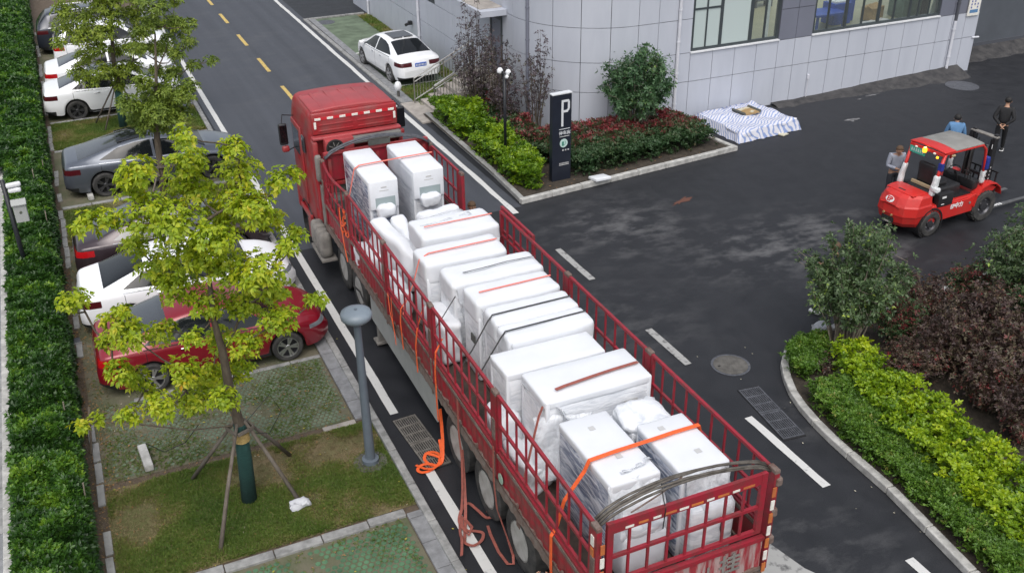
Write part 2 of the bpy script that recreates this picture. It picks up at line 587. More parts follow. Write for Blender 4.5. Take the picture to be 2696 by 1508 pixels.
# vehicles
mat('truck_red', (.33, .020, .026), .45, col2=(.235, .075, .07), scale=2.6, thr=(.42, .70), coat=.15, bump=.05)
mat('truck_red_top', (.40, .055, .06), .5, col2=(.30, .05, .055), scale=1.6, coat=.1)
mat('gate_red', (.31, .016, .032), .48, col2=(.17, .035, .035), scale=6, thr=(.42, .68), bump=.15)
mat('board_red', (.31, .016, .030), .5, col2=(.17, .07, .062), scale=2.6, thr=(.40, .70), bump=.2, stretch=(1, .6, 2.5))
mat('rust', (.115, .062, .048), .85, col2=(.21, .17, .15), scale=9, bump=.4)
mat('rust_grey', (.20, .165, .145), .85, col2=(.12, .07, .055), scale=8, bump=.4)
mat('dust_grey', (.25, .235, .215), .85, col2=(.16, .15, .14), scale=6, bump=.3)
mat('chassis', (.035, .032, .032), .8, var=.3)
mat('tyre', (.026, .026, .027), .85, col2=(.075, .072, .068), scale=6, bump=.15)
mat('rim_dusty', (.46, .45, .43), .7, .0, col2=(.30, .285, .265), scale=5)
mat('rim_silver', (.58, .58, .60), .28, .85)
mat('rim_dark', (.10, .10, .11), .35, .7)
mat('hub_black', (.02, .02, .02), .6)
mat('bed_floor', (.040, .030, .026), .9, col2=(.085, .062, .05), scale=4, bump=.3)
mat('tarp_grey', (.085, .09, .082), .75, var=.25, scale=3, bump=.3)
mat('reflect_white', (.78, .76, .70), .35, var=.12, scale=20)
mat('reflect_red', (.55, .01, .02), .3)
mat('reflect_orange', (.60, .20, .05), .4, col2=(.42, .12, .05), scale=12)
mat('skirt_panel', (.32, .33, .32), .7, var=.12, scale=2)
mat('black_plastic', (.016, .017, .019), .45)
mat('mirror_glass', (.05, .05, .06), .05, .9)
mat('hose_grey', (.16, .16, .15), .7)
mat('pole_wood_grey', (.075, .065, .055), .6, .3, col2=(.16, .145, .125), scale=10)
mat('strap_orange', (.85, .13, .03), .6, var=.12, scale=20)
mat('strap_old', (.36, .10, .075), .75, col2=(.22, .075, .06), scale=18)
mat('strap_pink', (.80, .22, .17), .6)
mat('strap_black', (.05, .05, .05), .6)
mat('foam', (.72, .74, .775), .62, var=.03, scale=2, bump=.05)
mat('foam_mottled', (.74, .76, .80), .6, var=.06, scale=3, bump=.1)  # second foam tone, slightly paler and more mottled
mat('label_grey', (.52, .52, .52), .6)
mat('recess', (.30, .36, .37), .5)
mat('asphalt_red_stain', (.12, .05, .035), .9)
mat('car_plate_blue', (.02, .12, .55), .4)
mat('plate_green', (.05, .42, .30), .4)
mat('white_mark', (.8, .8, .8), .5)
def filmmat():
    m = bpy.data.materials.new('film_wrap'); m.use_nodes = True
    nt = m.node_tree; N = nt.nodes; L = nt.links; p = N['Principled BSDF']
    tc = N.new('ShaderNodeTexCoord'); mp = N.new('ShaderNodeMapping')
    mp.inputs['Rotation'].default_value = (0.3, 0.5, 0.2); mp.inputs['Scale'].default_value = (1.2, 1.2, 6)
    L.new(tc.outputs['Object'], mp.inputs[0])
    nz = N.new('ShaderNodeTexNoise'); nz.inputs['Scale'].default_value = 2.2; nz.inputs['Detail'].default_value = 8; nz.inputs['Distortion'].default_value = 1.2
    L.new(mp.outputs[0], nz.inputs['Vector'])
    rp = N.new('ShaderNodeValToRGB'); e = rp.color_ramp.elements
    e[0].position = .40; e[0].color = (.17, .205, .29, 1); e[1].position = .66; e[1].color = (.70, .73, .79, 1)
    L.new(nz.outputs['Fac'], rp.inputs[0]); L.new(rp.outputs[0], p.inputs['Base Color'])
    p.inputs['Roughness'].default_value = .18
    bp = N.new('ShaderNodeBump'); bp.inputs['Strength'].default_value = .55; bp.inputs['Distance'].default_value = .03
    L.new(nz.outputs['Fac'], bp.inputs['Height']); L.new(bp.outputs[0], p.inputs['Normal'])
    MATS['film_wrap'] = m
    m2 = m.copy(); m2.name = 'film_light'
    e2 = [n for n in m2.node_tree.nodes if n.type == 'VALTORGB'][0].color_ramp.elements
    e2[0].position = .30; e2[0].color = (.56, .59, .64, 1); e2[1].position = .58; e2[1].color = (.82, .84, .87, 1)
    m2.node_tree.nodes['Principled BSDF'].inputs['Roughness'].default_value = .3
    MATS['film_light'] = m2
filmmat()
def clearfilm():
    m = bpy.data.materials.new('film_clear'); m.use_nodes = True
    nt = m.node_tree; N = nt.nodes; L = nt.links; p = N['Principled BSDF']; out = N['Material Output']
    tc = N.new('ShaderNodeTexCoord'); nz = N.new('ShaderNodeTexNoise'); nz.inputs['Scale'].default_value = 5; nz.inputs['Detail'].default_value = 7; nz.inputs['Distortion'].default_value = 1.5
    L.new(tc.outputs['Object'], nz.inputs['Vector'])
    mr = N.new('ShaderNodeMapRange'); mr.inputs['From Min'].default_value = .35; mr.inputs['From Max'].default_value = .65; mr.inputs['To Min'].default_value = .42; mr.inputs['To Max'].default_value = .92
    L.new(nz.outputs['Fac'], mr.inputs[0])
    p.inputs['Base Color'].default_value = (.80, .83, .87, 1); p.inputs['Roughness'].default_value = .14
    bp = N.new('ShaderNodeBump'); bp.inputs['Strength'].default_value = .6; bp.inputs['Distance'].default_value = .03; L.new(nz.outputs['Fac'], bp.inputs['Height']); L.new(bp.outputs[0], p.inputs['Normal'])
    tb = N.new('ShaderNodeBsdfTransparent'); mx = N.new('ShaderNodeMixShader')
    L.new(mr.outputs[0], mx.inputs[0]); L.new(tb.outputs[0], mx.inputs[1]); L.new(p.outputs[0], mx.inputs[2]); L.new(mx.outputs[0], out.inputs[0])
    MATS['film_clear'] = m
clearfilm()
def stripemat():
    m = bpy.data.materials.new('striped_tarp'); m.use_nodes = True
    nt = m.node_tree; N = nt.nodes; L = nt.links; p = N['Principled BSDF']
    tc = N.new('ShaderNodeTexCoord'); mp = N.new('ShaderNodeMapping'); mp.inputs['Rotation'].default_value = (.5, 0, -.42)
    L.new(tc.outputs['Object'], mp.inputs[0])
    wv = N.new('ShaderNodeTexWave'); wv.inputs['Scale'].default_value = 3.6; wv.inputs['Distortion'].default_value = 6.5; wv.inputs['Detail'].default_value = 3; wv.inputs['Detail Scale'].default_value = .8
    wv.bands_direction = 'Y'
    L.new(mp.outputs[0], wv.inputs['Vector'])
    rp = N.new('ShaderNodeValToRGB'); e = rp.color_ramp.elements
    e[0].position = .14; e[0].color = (.24, .32, .56, 1); e[1].position = .42; e[1].color = (.66, .66, .72, 1)
    L.new(wv.outputs['Fac'], rp.inputs[0]); L.new(rp.outputs[0], p.inputs['Base Color']); p.inputs['Roughness'].default_value = .5
    MATS['striped_tarp'] = m
stripemat()
def paint(name, col, metal=0.0, rough=.28):
    return mat(name, col, rough, metal, coat=.7, var=.03, scale=3)
paint('paint_white', (.88, .89, .91)); paint('paint_red', (.24, .007, .020), .15); paint('paint_grey', (.12, .135, .165), .5, .33)
paint('paint_brown', (.045, .030, .036), .3); paint('paint_dark', (.035, .040, .055), .35)
mat('car_glass', (.010, .012, .014), .07, 0.0, spec=.45)
mat('car_glass_grey', (.05, .056, .064), .10, 0.0, spec=.9, coat=.3)
mat('lamp_red', (.42, .008, .012), .15, coat=.5); mat('lamp_dark_red', (.07, .008, .012), .15, coat=.5)
mat('lamp_clear', (.26, .28, .31), .1, .3, coat=.5); mat('chrome', (.75, .76, .78), .12, 1.0)
mat('seam', (.012, .012, .013), .8)
# forklift
mat('fork_red', (.58, .024, .020), .45, coat=.2, col2=(.46, .05, .04), scale=4, thr=(.5, .78)); mat('fork_black', (.018, .018, .02), .5, var=.2)
mat('roof_grey', (.24, .235, .22), .6, var=.15); mat('wrap_white', (.62, .63, .64), .6, var=.12, scale=10, bump=.4)
mat('blue_tape', (.02, .04, .25), .5); mat('amber', (1, .45, .02), .3, emit=(1.0, .36, .02), estr=2.2)
mat('amber_core', (1, .8, .3), .3, emit=(1.0, .70, .15), estr=5.0)
mat('seat_tan', (.42, .33, .20), .8); mat('fork_steel', (.20, .20, .20), .4, .6, var=.2)
# street things
mat('lamp_paint', (.12, .145, .175), .45, var=.08); mat('lamp_cap', (.20, .24, .28), .42, var=.05)
mat('pole_black', (.014, .016, .02), .45); mat('cam_white', (.75, .76, .78), .4); mat('box_grey', (.36, .37, .36), .5)
mat('sign_navy', (.016, .020, .032), .3, var=.1); mat('sign_white', (.66, .68, .70), .5); mat('sign_mint', (.50, .66, .62), .5); mat('sign_green', (.06, .25, .18), .5)
mat('bark', (.085, .066, .048), .95, col2=(.14, .115, .085), scale=14, bump=.6, stretch=(1, 1, .3))
mat('twig', (.10, .075, .055), .9); mat('stem_pale', (.25, .215, .17), .9, var=.3, scale=9)
mat('trunk_net', (.012, .052, .046), .8, col2=(.02, .085, .075), scale=30, bump=.8, stretch=(.3, .3, 4)); mat('rope_straw', (.36, .26, .10), .95, var=.3, scale=30)
mat('stake', (.10, .082, .065), .95, col2=(.19, .165, .14), scale=8, bump=.4, stretch=(1, 1, .3))
mat('bag_white', (.52, .53, .56), .6, bump=.3); mat('litter', (.6, .58, .52), .8)
# people
mat('skin', (.42, .24, .16), .6); mat('skin_tan', (.36, .21, .14), .6); mat('hair_black', (.012, .011, .011), .7); mat('hair_grey', (.16, .13, .11), .8); mat('hair_brown', (.10, .06, .035), .8)
mat('cloth_black', (.014, .014, .016), .8, var=.2); mat('cloth_blue', (.10, .22, .40), .8, var=.12); mat('cloth_grey', (.30, .32, .38), .8, var=.15)
mat('cloth_navy', (.02, .016, .04), .8, var=.3); mat('cloth_teal', (.015, .045, .055), .8, var=.2); mat('cloth_dark', (.03, .032, .04), .8); mat('shoe_white', (.7, .7, .7), .5); mat('shoe_black', (.02, .02, .02), .5); mat('glove_grey', (.12, .15, .16), .9); mat('cap_dark', (.03, .034, .036), .85); mat('cloth_white', (.6, .62, .64), .8)
# foliage
leafmat('leaf_maple', [(0, (.16, .26, .010)), (.35, (.29, .41, .014)), (.7, (.45, .52, .018)), (.93, (.57, .52, .03)), (.99, (.60, .36, .03)), (1, (.68, .08, .03))], .5, .4)
leafmat('leaf_tree2', [(0, (.08, .14, .016)), (.5, (.17, .245, .028)), (1, (.28, .35, .04))], .55, .35)
leafmat('leaf_tree3', [(0, (.10, .16, .014)), (.5, (.21, .29, .026)), (1, (.34, .40, .04))], .55, .35)
leafmat('leaf_hedge', [(0, (.014, .045, .009)), (.45, (.038, .105, .015)), (.75, (.085, .20, .020)), (1, (.22, .36, .03))], .4, .3)
leafmat('leaf_low', [(0, (.045, .10, .014)), (.5, (.095, .20, .022)), (.85, (.15, .27, .03)), (1, (.24, .22, .05))], .45, .3)
leafmat('leaf_privet', [(0, (.06, .15, .010)), (.35, (.18, .31, .012)), (.75, (.34, .47, .014)), (1, (.52, .60, .02))], .42, .35)
leafmat('leaf_purple', [(0, (.032, .022, .019)), (.4, (.082, .046, .042)), (.66, (.105, .095, .050)), (.82, (.17, .045, .042)), (1, (.30, .03, .04))], .5, .2)
leafmat('leaf_red', [(0, (.025, .07, .022)), (.52, (.055, .10, .035)), (.66, (.11, .05, .035)), (.88, (.24, .035, .045)), (1, (.34, .05, .05))], .5, .2)
leafmat('leaf_bush', [(0, (.028, .075, .032)), (.5, (.065, .14, .058)), (.9, (.12, .22, .085)), (1, (.28, .38, .08))], .42, .25)
leafmat('leaf_bush_dull', [(0, (.040, .075, .030)), (.5, (.085, .140, .055)), (.80, (.14, .21, .075)), (.87, (.30, .44, .05)), (1, (.48, .56, .12))], .42, .25)
leafmat('leaf_dusk', [(0, (.04, .03, .036)), (.6, (.09, .065, .075)), (.85, (.10, .105, .06)), (1, (.15, .06, .065))], .6, .15)
leafmat('grass_dry', [(0, (.13, .12, .05)), (.5, (.24, .19, .10)), (1, (.34, .27, .16))], .7, .3)
leafmat('grass_blade', [(0, (.07, .14, .020)), (.6, (.14, .21, .032)), (.85, (.24, .22, .075)), (1, (.34, .27, .12))], .6, .35)
# ------------------------------------------------------------------ ground, road, markings
flat_poly('ground', [(-60, -20), (110, -20), (110, 150), (-60, 150)], 0.0, 'yard_asphalt', kind='structure')
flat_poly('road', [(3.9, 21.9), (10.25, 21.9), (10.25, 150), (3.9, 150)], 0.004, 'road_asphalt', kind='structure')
flat_poly('verge_soil', [(-2.45, -10), (3.66, -10), (3.66, 150), (-2.45, 150)], 0.004, 'soil', kind='structure')

def jag_strip(name, x0, x1, y0, y1, z, m, jag=.012, step=.5, parent=None):
    n = max(2, int(abs(y1 - y0) / step))
    L = [(x0 + random.uniform(-jag, jag), y0 + (y1 - y0) * i / n) for i in range(n + 1)]
    R = [(x1 + random.uniform(-jag, jag), y0 + (y1 - y0) * i / n) for i in range(n + 1)]
    me = bpy.data.meshes.new(name)
    vs = [(p[0], p[1], z) for p in L] + [(p[0], p[1], z) for p in R]
    me.from_pydata(vs, [], [(i, i + n + 1, i + n + 2, i + 1) if y1 > y0 else (i, i + 1, i + n + 2, i + n + 1) for i in range(n)])
    me.materials.append(MATS[m])
    return link(name, me, parent)

mk = link('road_markings', None); tag(mk, kind='structure')
jag_strip('edge_line', 4.06, 4.22, 14.45, 150, .009, 'road_white', .006, .6, mk)
jag_strip('edge_line', 4.06, 4.23, -10, 12.65, .009, 'road_white', .006, .6, mk)
jag_strip('edge_line', 9.85, 10.01, 21.55, 150, .009, 'road_white', .014, .5, mk)
for y0, y1 in ((54.0, 56.0), (50.0, 51.8), (46.0, 48.0), (41.75, 43.75), (37.55, 39.6), (33.7, 35.5), (29.5, 31.4)):
    jag_strip('yellow_dash', 6.89, 7.03, y0, y1, .009, 'road_yellow', .006, .4, mk)
for y0, y1 in ((17.45, 19.2), (13.5, 15.0), (9.42, 11.55), (5.6, 7.58), (1.7, 3.6)):
    jag_strip('white_dash', 9.88, 10.04, y0, y1, .009, 'road_grey_white' if y0 > 12 else 'road_white', .008, .3, mk)
flat_poly('arrow_marking', [(8.22, 9.0), (7.72, 8.2), (7.3, 7.2), (8.9, 7.2), (8.42, 8.1)], .009, 'road_grey_white', mk)

# pale dirt patches lying on the yard
def blob(name, cx, cy, rx, ry, z, m, seed, parent=None, rot=0.0):
    pts = []
    for i in range(30):
        a = 2 * pi * i / 30
        r = .62 + .75 * noise.noise(Vector((cos(a) * 2.3 + seed, sin(a) * 2.3, seed)))
        x, y = rx * r * cos(a), ry * r * sin(a)
        pts.append((cx + x * cos(rot) - y * sin(rot), cy + x * sin(rot) + y * cos(rot)))
    o = flat_poly(name, pts, z, m, parent)
    return o
mat('dust_patch', (.12, .12, .125), .9, col2=(.30, .30, .31), scale=5, thr=(.45, .7))
for i, (cx, cy, rx, ry) in enumerate([(22.9, 23.4, .45, .16), (25.3, 25.1, .5, .08), (26.3, 25.35, .35, .07), (24.6, 24.95, .15, .06)]):
    tag(blob('powder_spill', cx, cy, rx, ry, .006, 'dust_patch', i * 3.1), kind='stuff')
tag(blob('rust_stain', 14.2, 20.3, .55, .16, .006, 'asphalt_red_stain', 4.4, rot=.3), kind='stuff')

# ------------------------------------------------------------------ kerbs made of single stones
def kerb(name, pts, w=.13, h=.13, step=.98, m='kerb_light', side=1, gap=.012, z0=0.0, chamfer=.0):
    root = link(name, None); tag(root, kind='structure')
    P = [Vector((p[0], p[1], 0)) for p in pts]
    segs = []
    d = [0]
    for a, b in zip(P, P[1:]): d.append(d[-1] + (b - a).length)
    def at(t):
        for i in range(len(P) - 1):
            if t <= d[i + 1] + 1e-6:
                f = (t - d[i]) / (d[i + 1] - d[i]); return P[i].lerp(P[i + 1], f)
        return P[-1]
    cuts = []
    t = 0
    corners = [d[i] for i in range(1, len(P) - 1) if (P[i] - P[i - 1]).angle(P[i + 1] - P[i]) > .5]
    while t < d[-1] - .02:
        nt = min(t + step, d[-1])
        for c in corners:
            if t + .02 < c < nt + .2: nt = c
        cuts.append((t, nt)); t = nt
    for a, b in cuts:
        A, B = at(a + gap / 2), at(b - gap / 2)
        mid = at((a + b) / 2)
        ring = []
        def nrm(p, q):
            t = (q - p).normalized(); return Vector((-t.y, t.x, 0)) * side
        n1, n2 = nrm(A, mid), nrm(mid, B)
        nm = (n1 + n2).normalized()
        out = [A, mid, B]; inn = [A + n1 * w, mid + nm * w, B + n2 * w]
        hh = h + random.uniform(-.006, .006)
        mb = MB()
        poly = out + inn[::-1]
        mb.hexa([(p.x, p.y, z0) for p in poly], [(p.x, p.y, z0 + hh) for p in poly])
        mb.build('kerb_stone', m, root, bevel=.018)
    return root

kerb('island_kerb', [(26, 14.05), (16.4, 13.52), (15.6, 13.45), (13.06, 13.3), (12.3, 13.18), (11.86, 12.96), (11.5, 12.6), (11.32, 12.33), (11.06, 11.8), (10.92, 11.36), (10.8, 10.7), (10.75, 10.14), (10.70, 8.8), (10.46, 7.0), (10.2, 5.5), (9.9, 4.0)], w=.15, h=.14, side=1)
kerb('planter_kerb', [(10.50, 30.0), (10.42, 24.3), (10.30, 22.02)], w=.15, h=.14, side=1, m='concrete')
kerb('planter_kerb', [(10.30, 22.0), (17.9, 22.75), (17.75, 23.6), (17.75, 25.7)], w=.15, h=.15, side=1, m='kerb_light')
kerb('verge_kerb', [(3.86, 5.5), (3.80, 10.2), (3.83, 150 - 96)], w=.14, h=.10, side=1, m='granite')
kerb('bay_kerb', [(10.2, 31.5), (10.14, 45.0), (13.0, 45.0)], w=.16, h=.08, side=-1, m='granite')

# slab bands beside the bays
def slab_band(name, x0, x1, y0, y1, L, z, m):
    root = link(name, None); tag(root, kind='structure')
    y = y0
    while y < y1 - .05:
        e = min(y + L, y1)
        MB().box(((x0 + x1) / 2, (y + e) / 2, z / 2 + random.uniform(-.003, .003)), (x1 - x0 - .012, e - y - .012, z)).build('paving_slab', m, root, bevel=.006)
        y = e
    return root
slab_band('bay_edge_paving', 3.42, 3.675, 5.6, 11.75, .6, .055, 'granite_dark')
slab_band('bay_edge_paving', 3.42, 3.675, 14.55, 24.5, .6, .055, 'granite_dark')
slab_band('bay_edge_paving', 3.42, 3.675, 27.2, 31.8, .6, .055, 'granite_dark')
slab_band('bay_edge_paving', 3.42, 3.675, 34.8, 48, .6, .055, 'granite_dark')
slab_band('bay_edge_paving', 10.37, 10.66, 31.6, 45.0, .6, .05, 'granite_dark')

# parking bays
for i, (y0, y1) in enumerate([(4.5, 11.72), (14.6, 24.5), (27.2, 31.8), (34.8, 50.0)]):
    flat_poly('parking_bay', [(-.98, y0), (3.41, y0), (3.41, y1), (-.98, y1)], .012, 'bay_soil', kind='structure')
flat_poly('parking_bay', [(10.66, 31.9), (12.62, 31.9), (12.62, 44.98), (10.66, 44.98)], .012, 'grid_faded', kind='structure')
flat_poly('side_verge', [(10.40, 30.0), (13.2, 30.0), (13.2, 44.98), (10.40, 44.98)], .008, 'grass_soil', kind='structure')

def grid_cells(name, x0, x1, y0, y1, m, s=.104, keep=lambda x, y: 1.0):
    V = []; F = []
    row = 0
    y = y0 + s / 2
    while y < y1 - s / 2:
        x = x0 + s / 2 + (s / 2 if row % 2 else 0)
        while x < x1 - s / 2:
            if random.random() < keep(x, y):
                n = len(V); r = s * .41 * random.uniform(.86, 1.05); z = .012 + random.uniform(.004, .012)
                for k in range(6):
                    a = pi / 3 * k + .52
                    V.append((x + r * cos(a), y + r * sin(a), z))
                for k in range(6):
                    a = pi / 3 * k + .52
                    V.append((x + r * 1.12 * cos(a), y + r * 1.12 * sin(a), .011))
                F.append(tuple(n + k for k in range(6)))
                for k in range(6): F.append((n + k, n + 6 + k, n + 6 + (k + 1) % 6, n + (k + 1) % 6))
            x += s
        y += s * .87; row += 1
    me = bpy.data.meshes.new(name); me.from_pydata(V, [], F); me.materials.append(MATS[m])
    return tag(link(name, me), kind='stuff')
grid_cells('grass_grid_paving', -.9, 3.40, 6.0, 11.7, 'grid_green', keep=lambda x, y: min(1, max(.05, .35 + x * .25 + noise.noise(Vector((x * 1.5, y * 1.5, 0))) * .8)))
grid_cells('grass_grid_paving', -.8, 3.40, 14.66, 17.0, 'grid_faded', s=.095, keep=lambda x, y: min(1, max(.1, .55 + x * .15 + noise.noise(Vector((x * 1.5, y * 1.5, 3))) * .9)))

# separators between bays and beds
def cross_band(y, x0=-.95, x1=3.42, w=.15, h=.06, keep=1.0, m='kerb_light', bow=0.0):
    root = link('bed_edging', None); tag(root, kind='structure')
    x = x0
    while x < x1 - .1:
        e = min(x + .75, x1)
        if random.random() < keep:
            yy = y + bow * sin(pi * (x - x0) / (x1 - x0))
            MB().box(((x + e) / 2, yy, h / 2), (e - x - .015, w, h), rz=random.uniform(-.012, .012)).build('edging_stone', m, root, bevel=.012)
        x = e
cross_band(11.82, w=.17, keep=.94, m='granite', bow=-.06)
cross_band(14.52, w=.13, h=.035, keep=.35, m='step_stone')
cross_band(16.98, w=.11, h=.03, keep=.75, m='granite')
cross_band(24.55, w=.13, h=.05, keep=.8, m='granite')
cross_band(27.15, w=.13, h=.05, keep=.9, m='granite')
cross_band(31.85, w=.13, h=.05, m='granite')
cross_band(34.75, w=.13, h=.05, keep=.8, m='granite')
cross_band(38.5, x0=10.66, x1=12.6, w=.08, h=.02, m='white_mark')
cross_band(33.55, x0=10.66, x1=12.6, w=.08, h=.02, m='white_mark')
root = link('rear_bay_edging', None); tag(root, kind='structure')
y = 12.2
while y < 48:
    if random.random() < .6:
        MB().box((-.99 + random.uniform(-.02, .02), y + .3, .02), (.12, .56, .045), rz=random.uniform(-.03, .03)).build('edging_stone', 'concrete', root, bevel=.012)
    y += .62

# grass beds
BEDS = [(11.93, 14.44), (24.62, 27.08), (31.93, 34.68)]
for y0, y1 in BEDS:
    flat_poly('grass_bed', [(-.93, y0), (3.66, y0), (3.66, y1), (-.93, y1)], .016, 'grass_soil', kind='structure')
def grass(name, poly, n, z, L=.06, seed=0.0, thr=-.12, W=.011):
    P = scatter(poly, int(n * 1.6))
    f = fbm(P, .9, seed) + .5 * fbm(P, 2.6, seed + 9)
    keep = (f + RNG.normal(0, .12, len(P))) > thr
    P = P[keep][:n]; f = f[keep][:n]
    C = np.column_stack([P, np.full(len(P), z)])
    D = np.column_stack([RNG.normal(0, .25, (len(P), 2)), np.ones(len(P))])
    r = np.clip(.62 - f * .9 + RNG.normal(0, .12, len(P)), 0, 1)
    V, F, T = rosettes(C, D, k=5, L=L, W=W, spread=.75, droop=.15, rnd=r, crnd=.7)
    return tag(fastmesh(name, V, F, 'grass_blade', attr=T), kind='stuff')
grass('grass', [(-.9, 11.95), (3.64, 11.95), (3.64, 14.42), (-.9, 14.42)], 24000, .016, .055, 0, -.22)
grass('grass', [(-.9, 24.64), (3.64, 24.64), (3.64, 27.0), (-.9, 27.0)], 8000, .016, .07, 5, -.4)
grass('grass', [(-.9, 31.95), (3.64, 31.95), (3.64, 34.6), (-.9, 34.6)], 12000, .016, .08, 8, -.6, .016)
grass('grass', [(12.62, 33), (13.15, 33), (13.15, 44.5), (12.62, 44.5)], 3500, .01, .09, 3, -.6, .02)
grass('grass', [(10.75, 30.95), (11.4, 30.95), (12.5, 31.4), (12.6, 33.4), (10.7, 33.4)], 3000, .01, .08, 3, -.6, .02)
grass('grass', [(-.9, 14.6), (3.3, 14.6), (3.3, 17), (-.9, 17)], 4200, .014, .03, 2, -.05)
grass('grass', [(-.9, 17), (3.3, 17), (3.3, 24.4), (-.9, 24.4)], 5000, .014, .03, 2, -.05)
grass('grass', [(-.9, 8.5), (3.3, 8.5), (3.3, 11.7), (-.9, 11.7)], 2500, .014, .035, 6, .05)

# fallen leaves and petals on soil, beds and road edge
def litter(poly, n, z, mname, s=.03, name='fallen_leaves'):
    P = scatter(poly, n)
    V = []; F = []
    for x, y in P:
        a = random.uniform(0, 6.28); r = s * random.uniform(.5, 1.2); k = len(V)
        V += [(x + r * cos(a), y + r * sin(a), z + .004), (x + r * .5 * cos(a + 1.8), y + r * .5 * sin(a + 1.8), z + random.uniform(.004, .014)),
              (x - r * cos(a), y - r * sin(a), z + .004), (x + r * .5 * cos(a - 1.8), y + r * .5 * sin(a - 1.8), z + random.uniform(.004, .014))]
        F.append((k, k + 1, k + 2, k + 3))
    me = bpy.data.meshes.new(name); me.from_pydata(V, [], F); me.materials.append(MATS[mname])
    return tag(link(name, me), kind='stuff')
mat('leaf_dry', (.30, .17, .07), .9, var=.4, scale=30); mat('petal_pale', (.55, .52, .40), .8); mat('leaf_fallen', (.36, .32, .05), .8)
def dry(poly, n, z, L=.045):
    P = scatter(poly, n)
    C = np.column_stack([P, np.full(len(P), z)]); D = np.column_stack([RNG.normal(0, .6, (len(P), 2)), np.ones(len(P)) * .7])
    V, F, T = rosettes(C, D, k=4, L=L, W=.009, spread=1.1, droop=.1, rnd=np.clip(.5 + fbm(P, 2, 3), 0, 1), crnd=.5)
    tag(fastmesh('dry_grass', V, F, 'grass_dry', attr=T), kind='stuff')
dry([(-.92, 11.94), (3.64, 11.94), (3.64, 14.43), (-.92, 14.43)], 9000, .016)
dry([(-.92, 14.43), (3.4, 14.43), (3.4, 17), (-.92, 17)], 2600, .012, .035)
dry([(-1.1, 9), (-.6, 9), (-.6, 24), (-1.1, 24)], 1500, .01, .04)
litter([(-1.15, 10), (-.7, 10), (-.7, 24), (-1.15, 24)], 700, .012, 'leaf_dry')
litter([(-.9, 11), (3.6, 11), (3.6, 17), (-.9, 17)], 260, .03, 'leaf_dry')
litter([(-1.1, 9), (3.6, 9), (3.6, 17.5), (-1.1, 17.5)], 110, .034, 'petal_pale', .018)
litter([(-.9, 9), (4.0, 9), (4.0, 17.5), (-.9, 17.5)], 60, .034, 'leaf_fallen', .028)
litter([(9.8, 7), (12, 7), (12, 14), (9.8, 14)], 26, .01, 'petal_pale', .02)
litter([(10.4, 22.2), (17, 22.6), (17, 26), (10.4, 26)], 120, .11, 'leaf_dry', .04)

# soil beds under planting
flat_poly('planting_soil', [(10.43, 30.0), (10.40, 24.3), (10.40, 22.15), (17.78, 22.9), (17.66, 25.8), (13.5, 25.8), (13.2, 28.5), (13.2, 30.0)], .10, 'bed_soil', kind='structure')
flat_poly('planting_soil', [(26, 13.92), (16.4, 13.38), (13.06, 13.16), (12.3, 13.04), (11.95, 12.85), (11.62, 12.5), (11.42, 12.2), (11.2, 11.75), (11.05, 11.3), (10.93, 10.7), (10.88, 10.14), (10.84, 8.8), (10.6, 7.0), (10.33, 5.5), (10.0, 4.0), (26, 4.0)], .09, 'bed_soil', kind='structure')

# ------------------------------------------------------------------ drains, manholes
def drain(cx, cy, rz, label, m='iron', n=2):
    root = thing('drain_grate', label, 'drain', (cx, cy, .0), rz, 'storm drain grates beside the road edge lines')
    MB().box((0, 0, .006), (.46, n * .80 + .06, .006)).build('pit', 'pit_dark', root)
    for g in range(n):
        y0 = -n * .80 / 2 + g * .80
        fr = MB()
        fr.box((-.205, y0 + .40, .018), (.03, .78, .02)).box((.205, y0 + .40, .018), (.03, .78, .02))
        for yy in (.012, .262, .518, .768):
            fr.box((0, y0 + yy + .008, .018), (.38, .026, .019))
        f = fr.build('grate_frame', m, root)
        for s in range(3):
            for b in range(9):
                MB().box((-.164 + b * .041, y0 + .145 + s * .253, .017), (.019, .222, .016)).build('grate_bar', m, f)
    return root
drain(4.30, 13.46, .06, 'iron drain grate half under the orange strap, by the grass bed kerb')
drain(10.42, 11.5, -.117, 'iron drain grate beside the curved island kerb', 'iron_dark')
def manhole(cx, cy, r, label, m='cover_concrete', grp='round manhole covers'):
    root = thing('manhole_cover', label, 'manhole cover', (cx, cy, 0), 0, grp)
    MB().lathe([(r + .05, .004), (r + .05, .010), (r + .012, .011)], n=40).build('rim', 'iron_dark', root)
    mb = MB().lathe([(r, .004), (r, .016), (r - .02, .018)], n=40)
    c = mb.build('lid', m, root, smooth=True)
    MB().box((-r * .7, .05, .019), (.05, .03, .005)).build('lifting_hole', 'pit_dark', c)
    return root
manhole(10.70, 13.12, .34, 'round pale manhole cover in the asphalt right of the truck')
manhole(28.9, 24.5, .52, 'round dull manhole cover near the far wall, behind the man in black', 'iron_dark')
manhole(10.95, 44.1, .42, 'round manhole cover on the empty bay beyond the white car', 'iron_dark')
bx = thing('access_cover', 'small dark square cover beside the hedge, behind the white car', 'ground cover', (-1.12, 19.75, 0), 0)
MB().box((0, 0, .02), (.30, .22, .03)).build('plate', 'iron_dark', bx)
MB().box((0, -.13, .02), (.36, .03, .05)).build('frame', 'granite', bx)

# wheel stops
for x, y, rz, lab in ((-.20, 15.0, .07, 'white concrete wheel stop alone in the empty bay by the hedge'),
                      (-.20, 27.75, .06, 'concrete wheel stop behind the grey fastback car'),
                      (.10, 16.75, .05, 'concrete wheel stop beside the rear wheel of the red car')):
    o = MB().rbox((0, 0, .075), (.15, .68, .13), .02, 4).build('wheel_stop', 'kerb_light', smooth=True)
    o.location = (x, y, .01); o.rotation_euler = (0, 0, rz)
    tag(o, lab, 'wheel stop', 'concrete wheel stops in the bays')

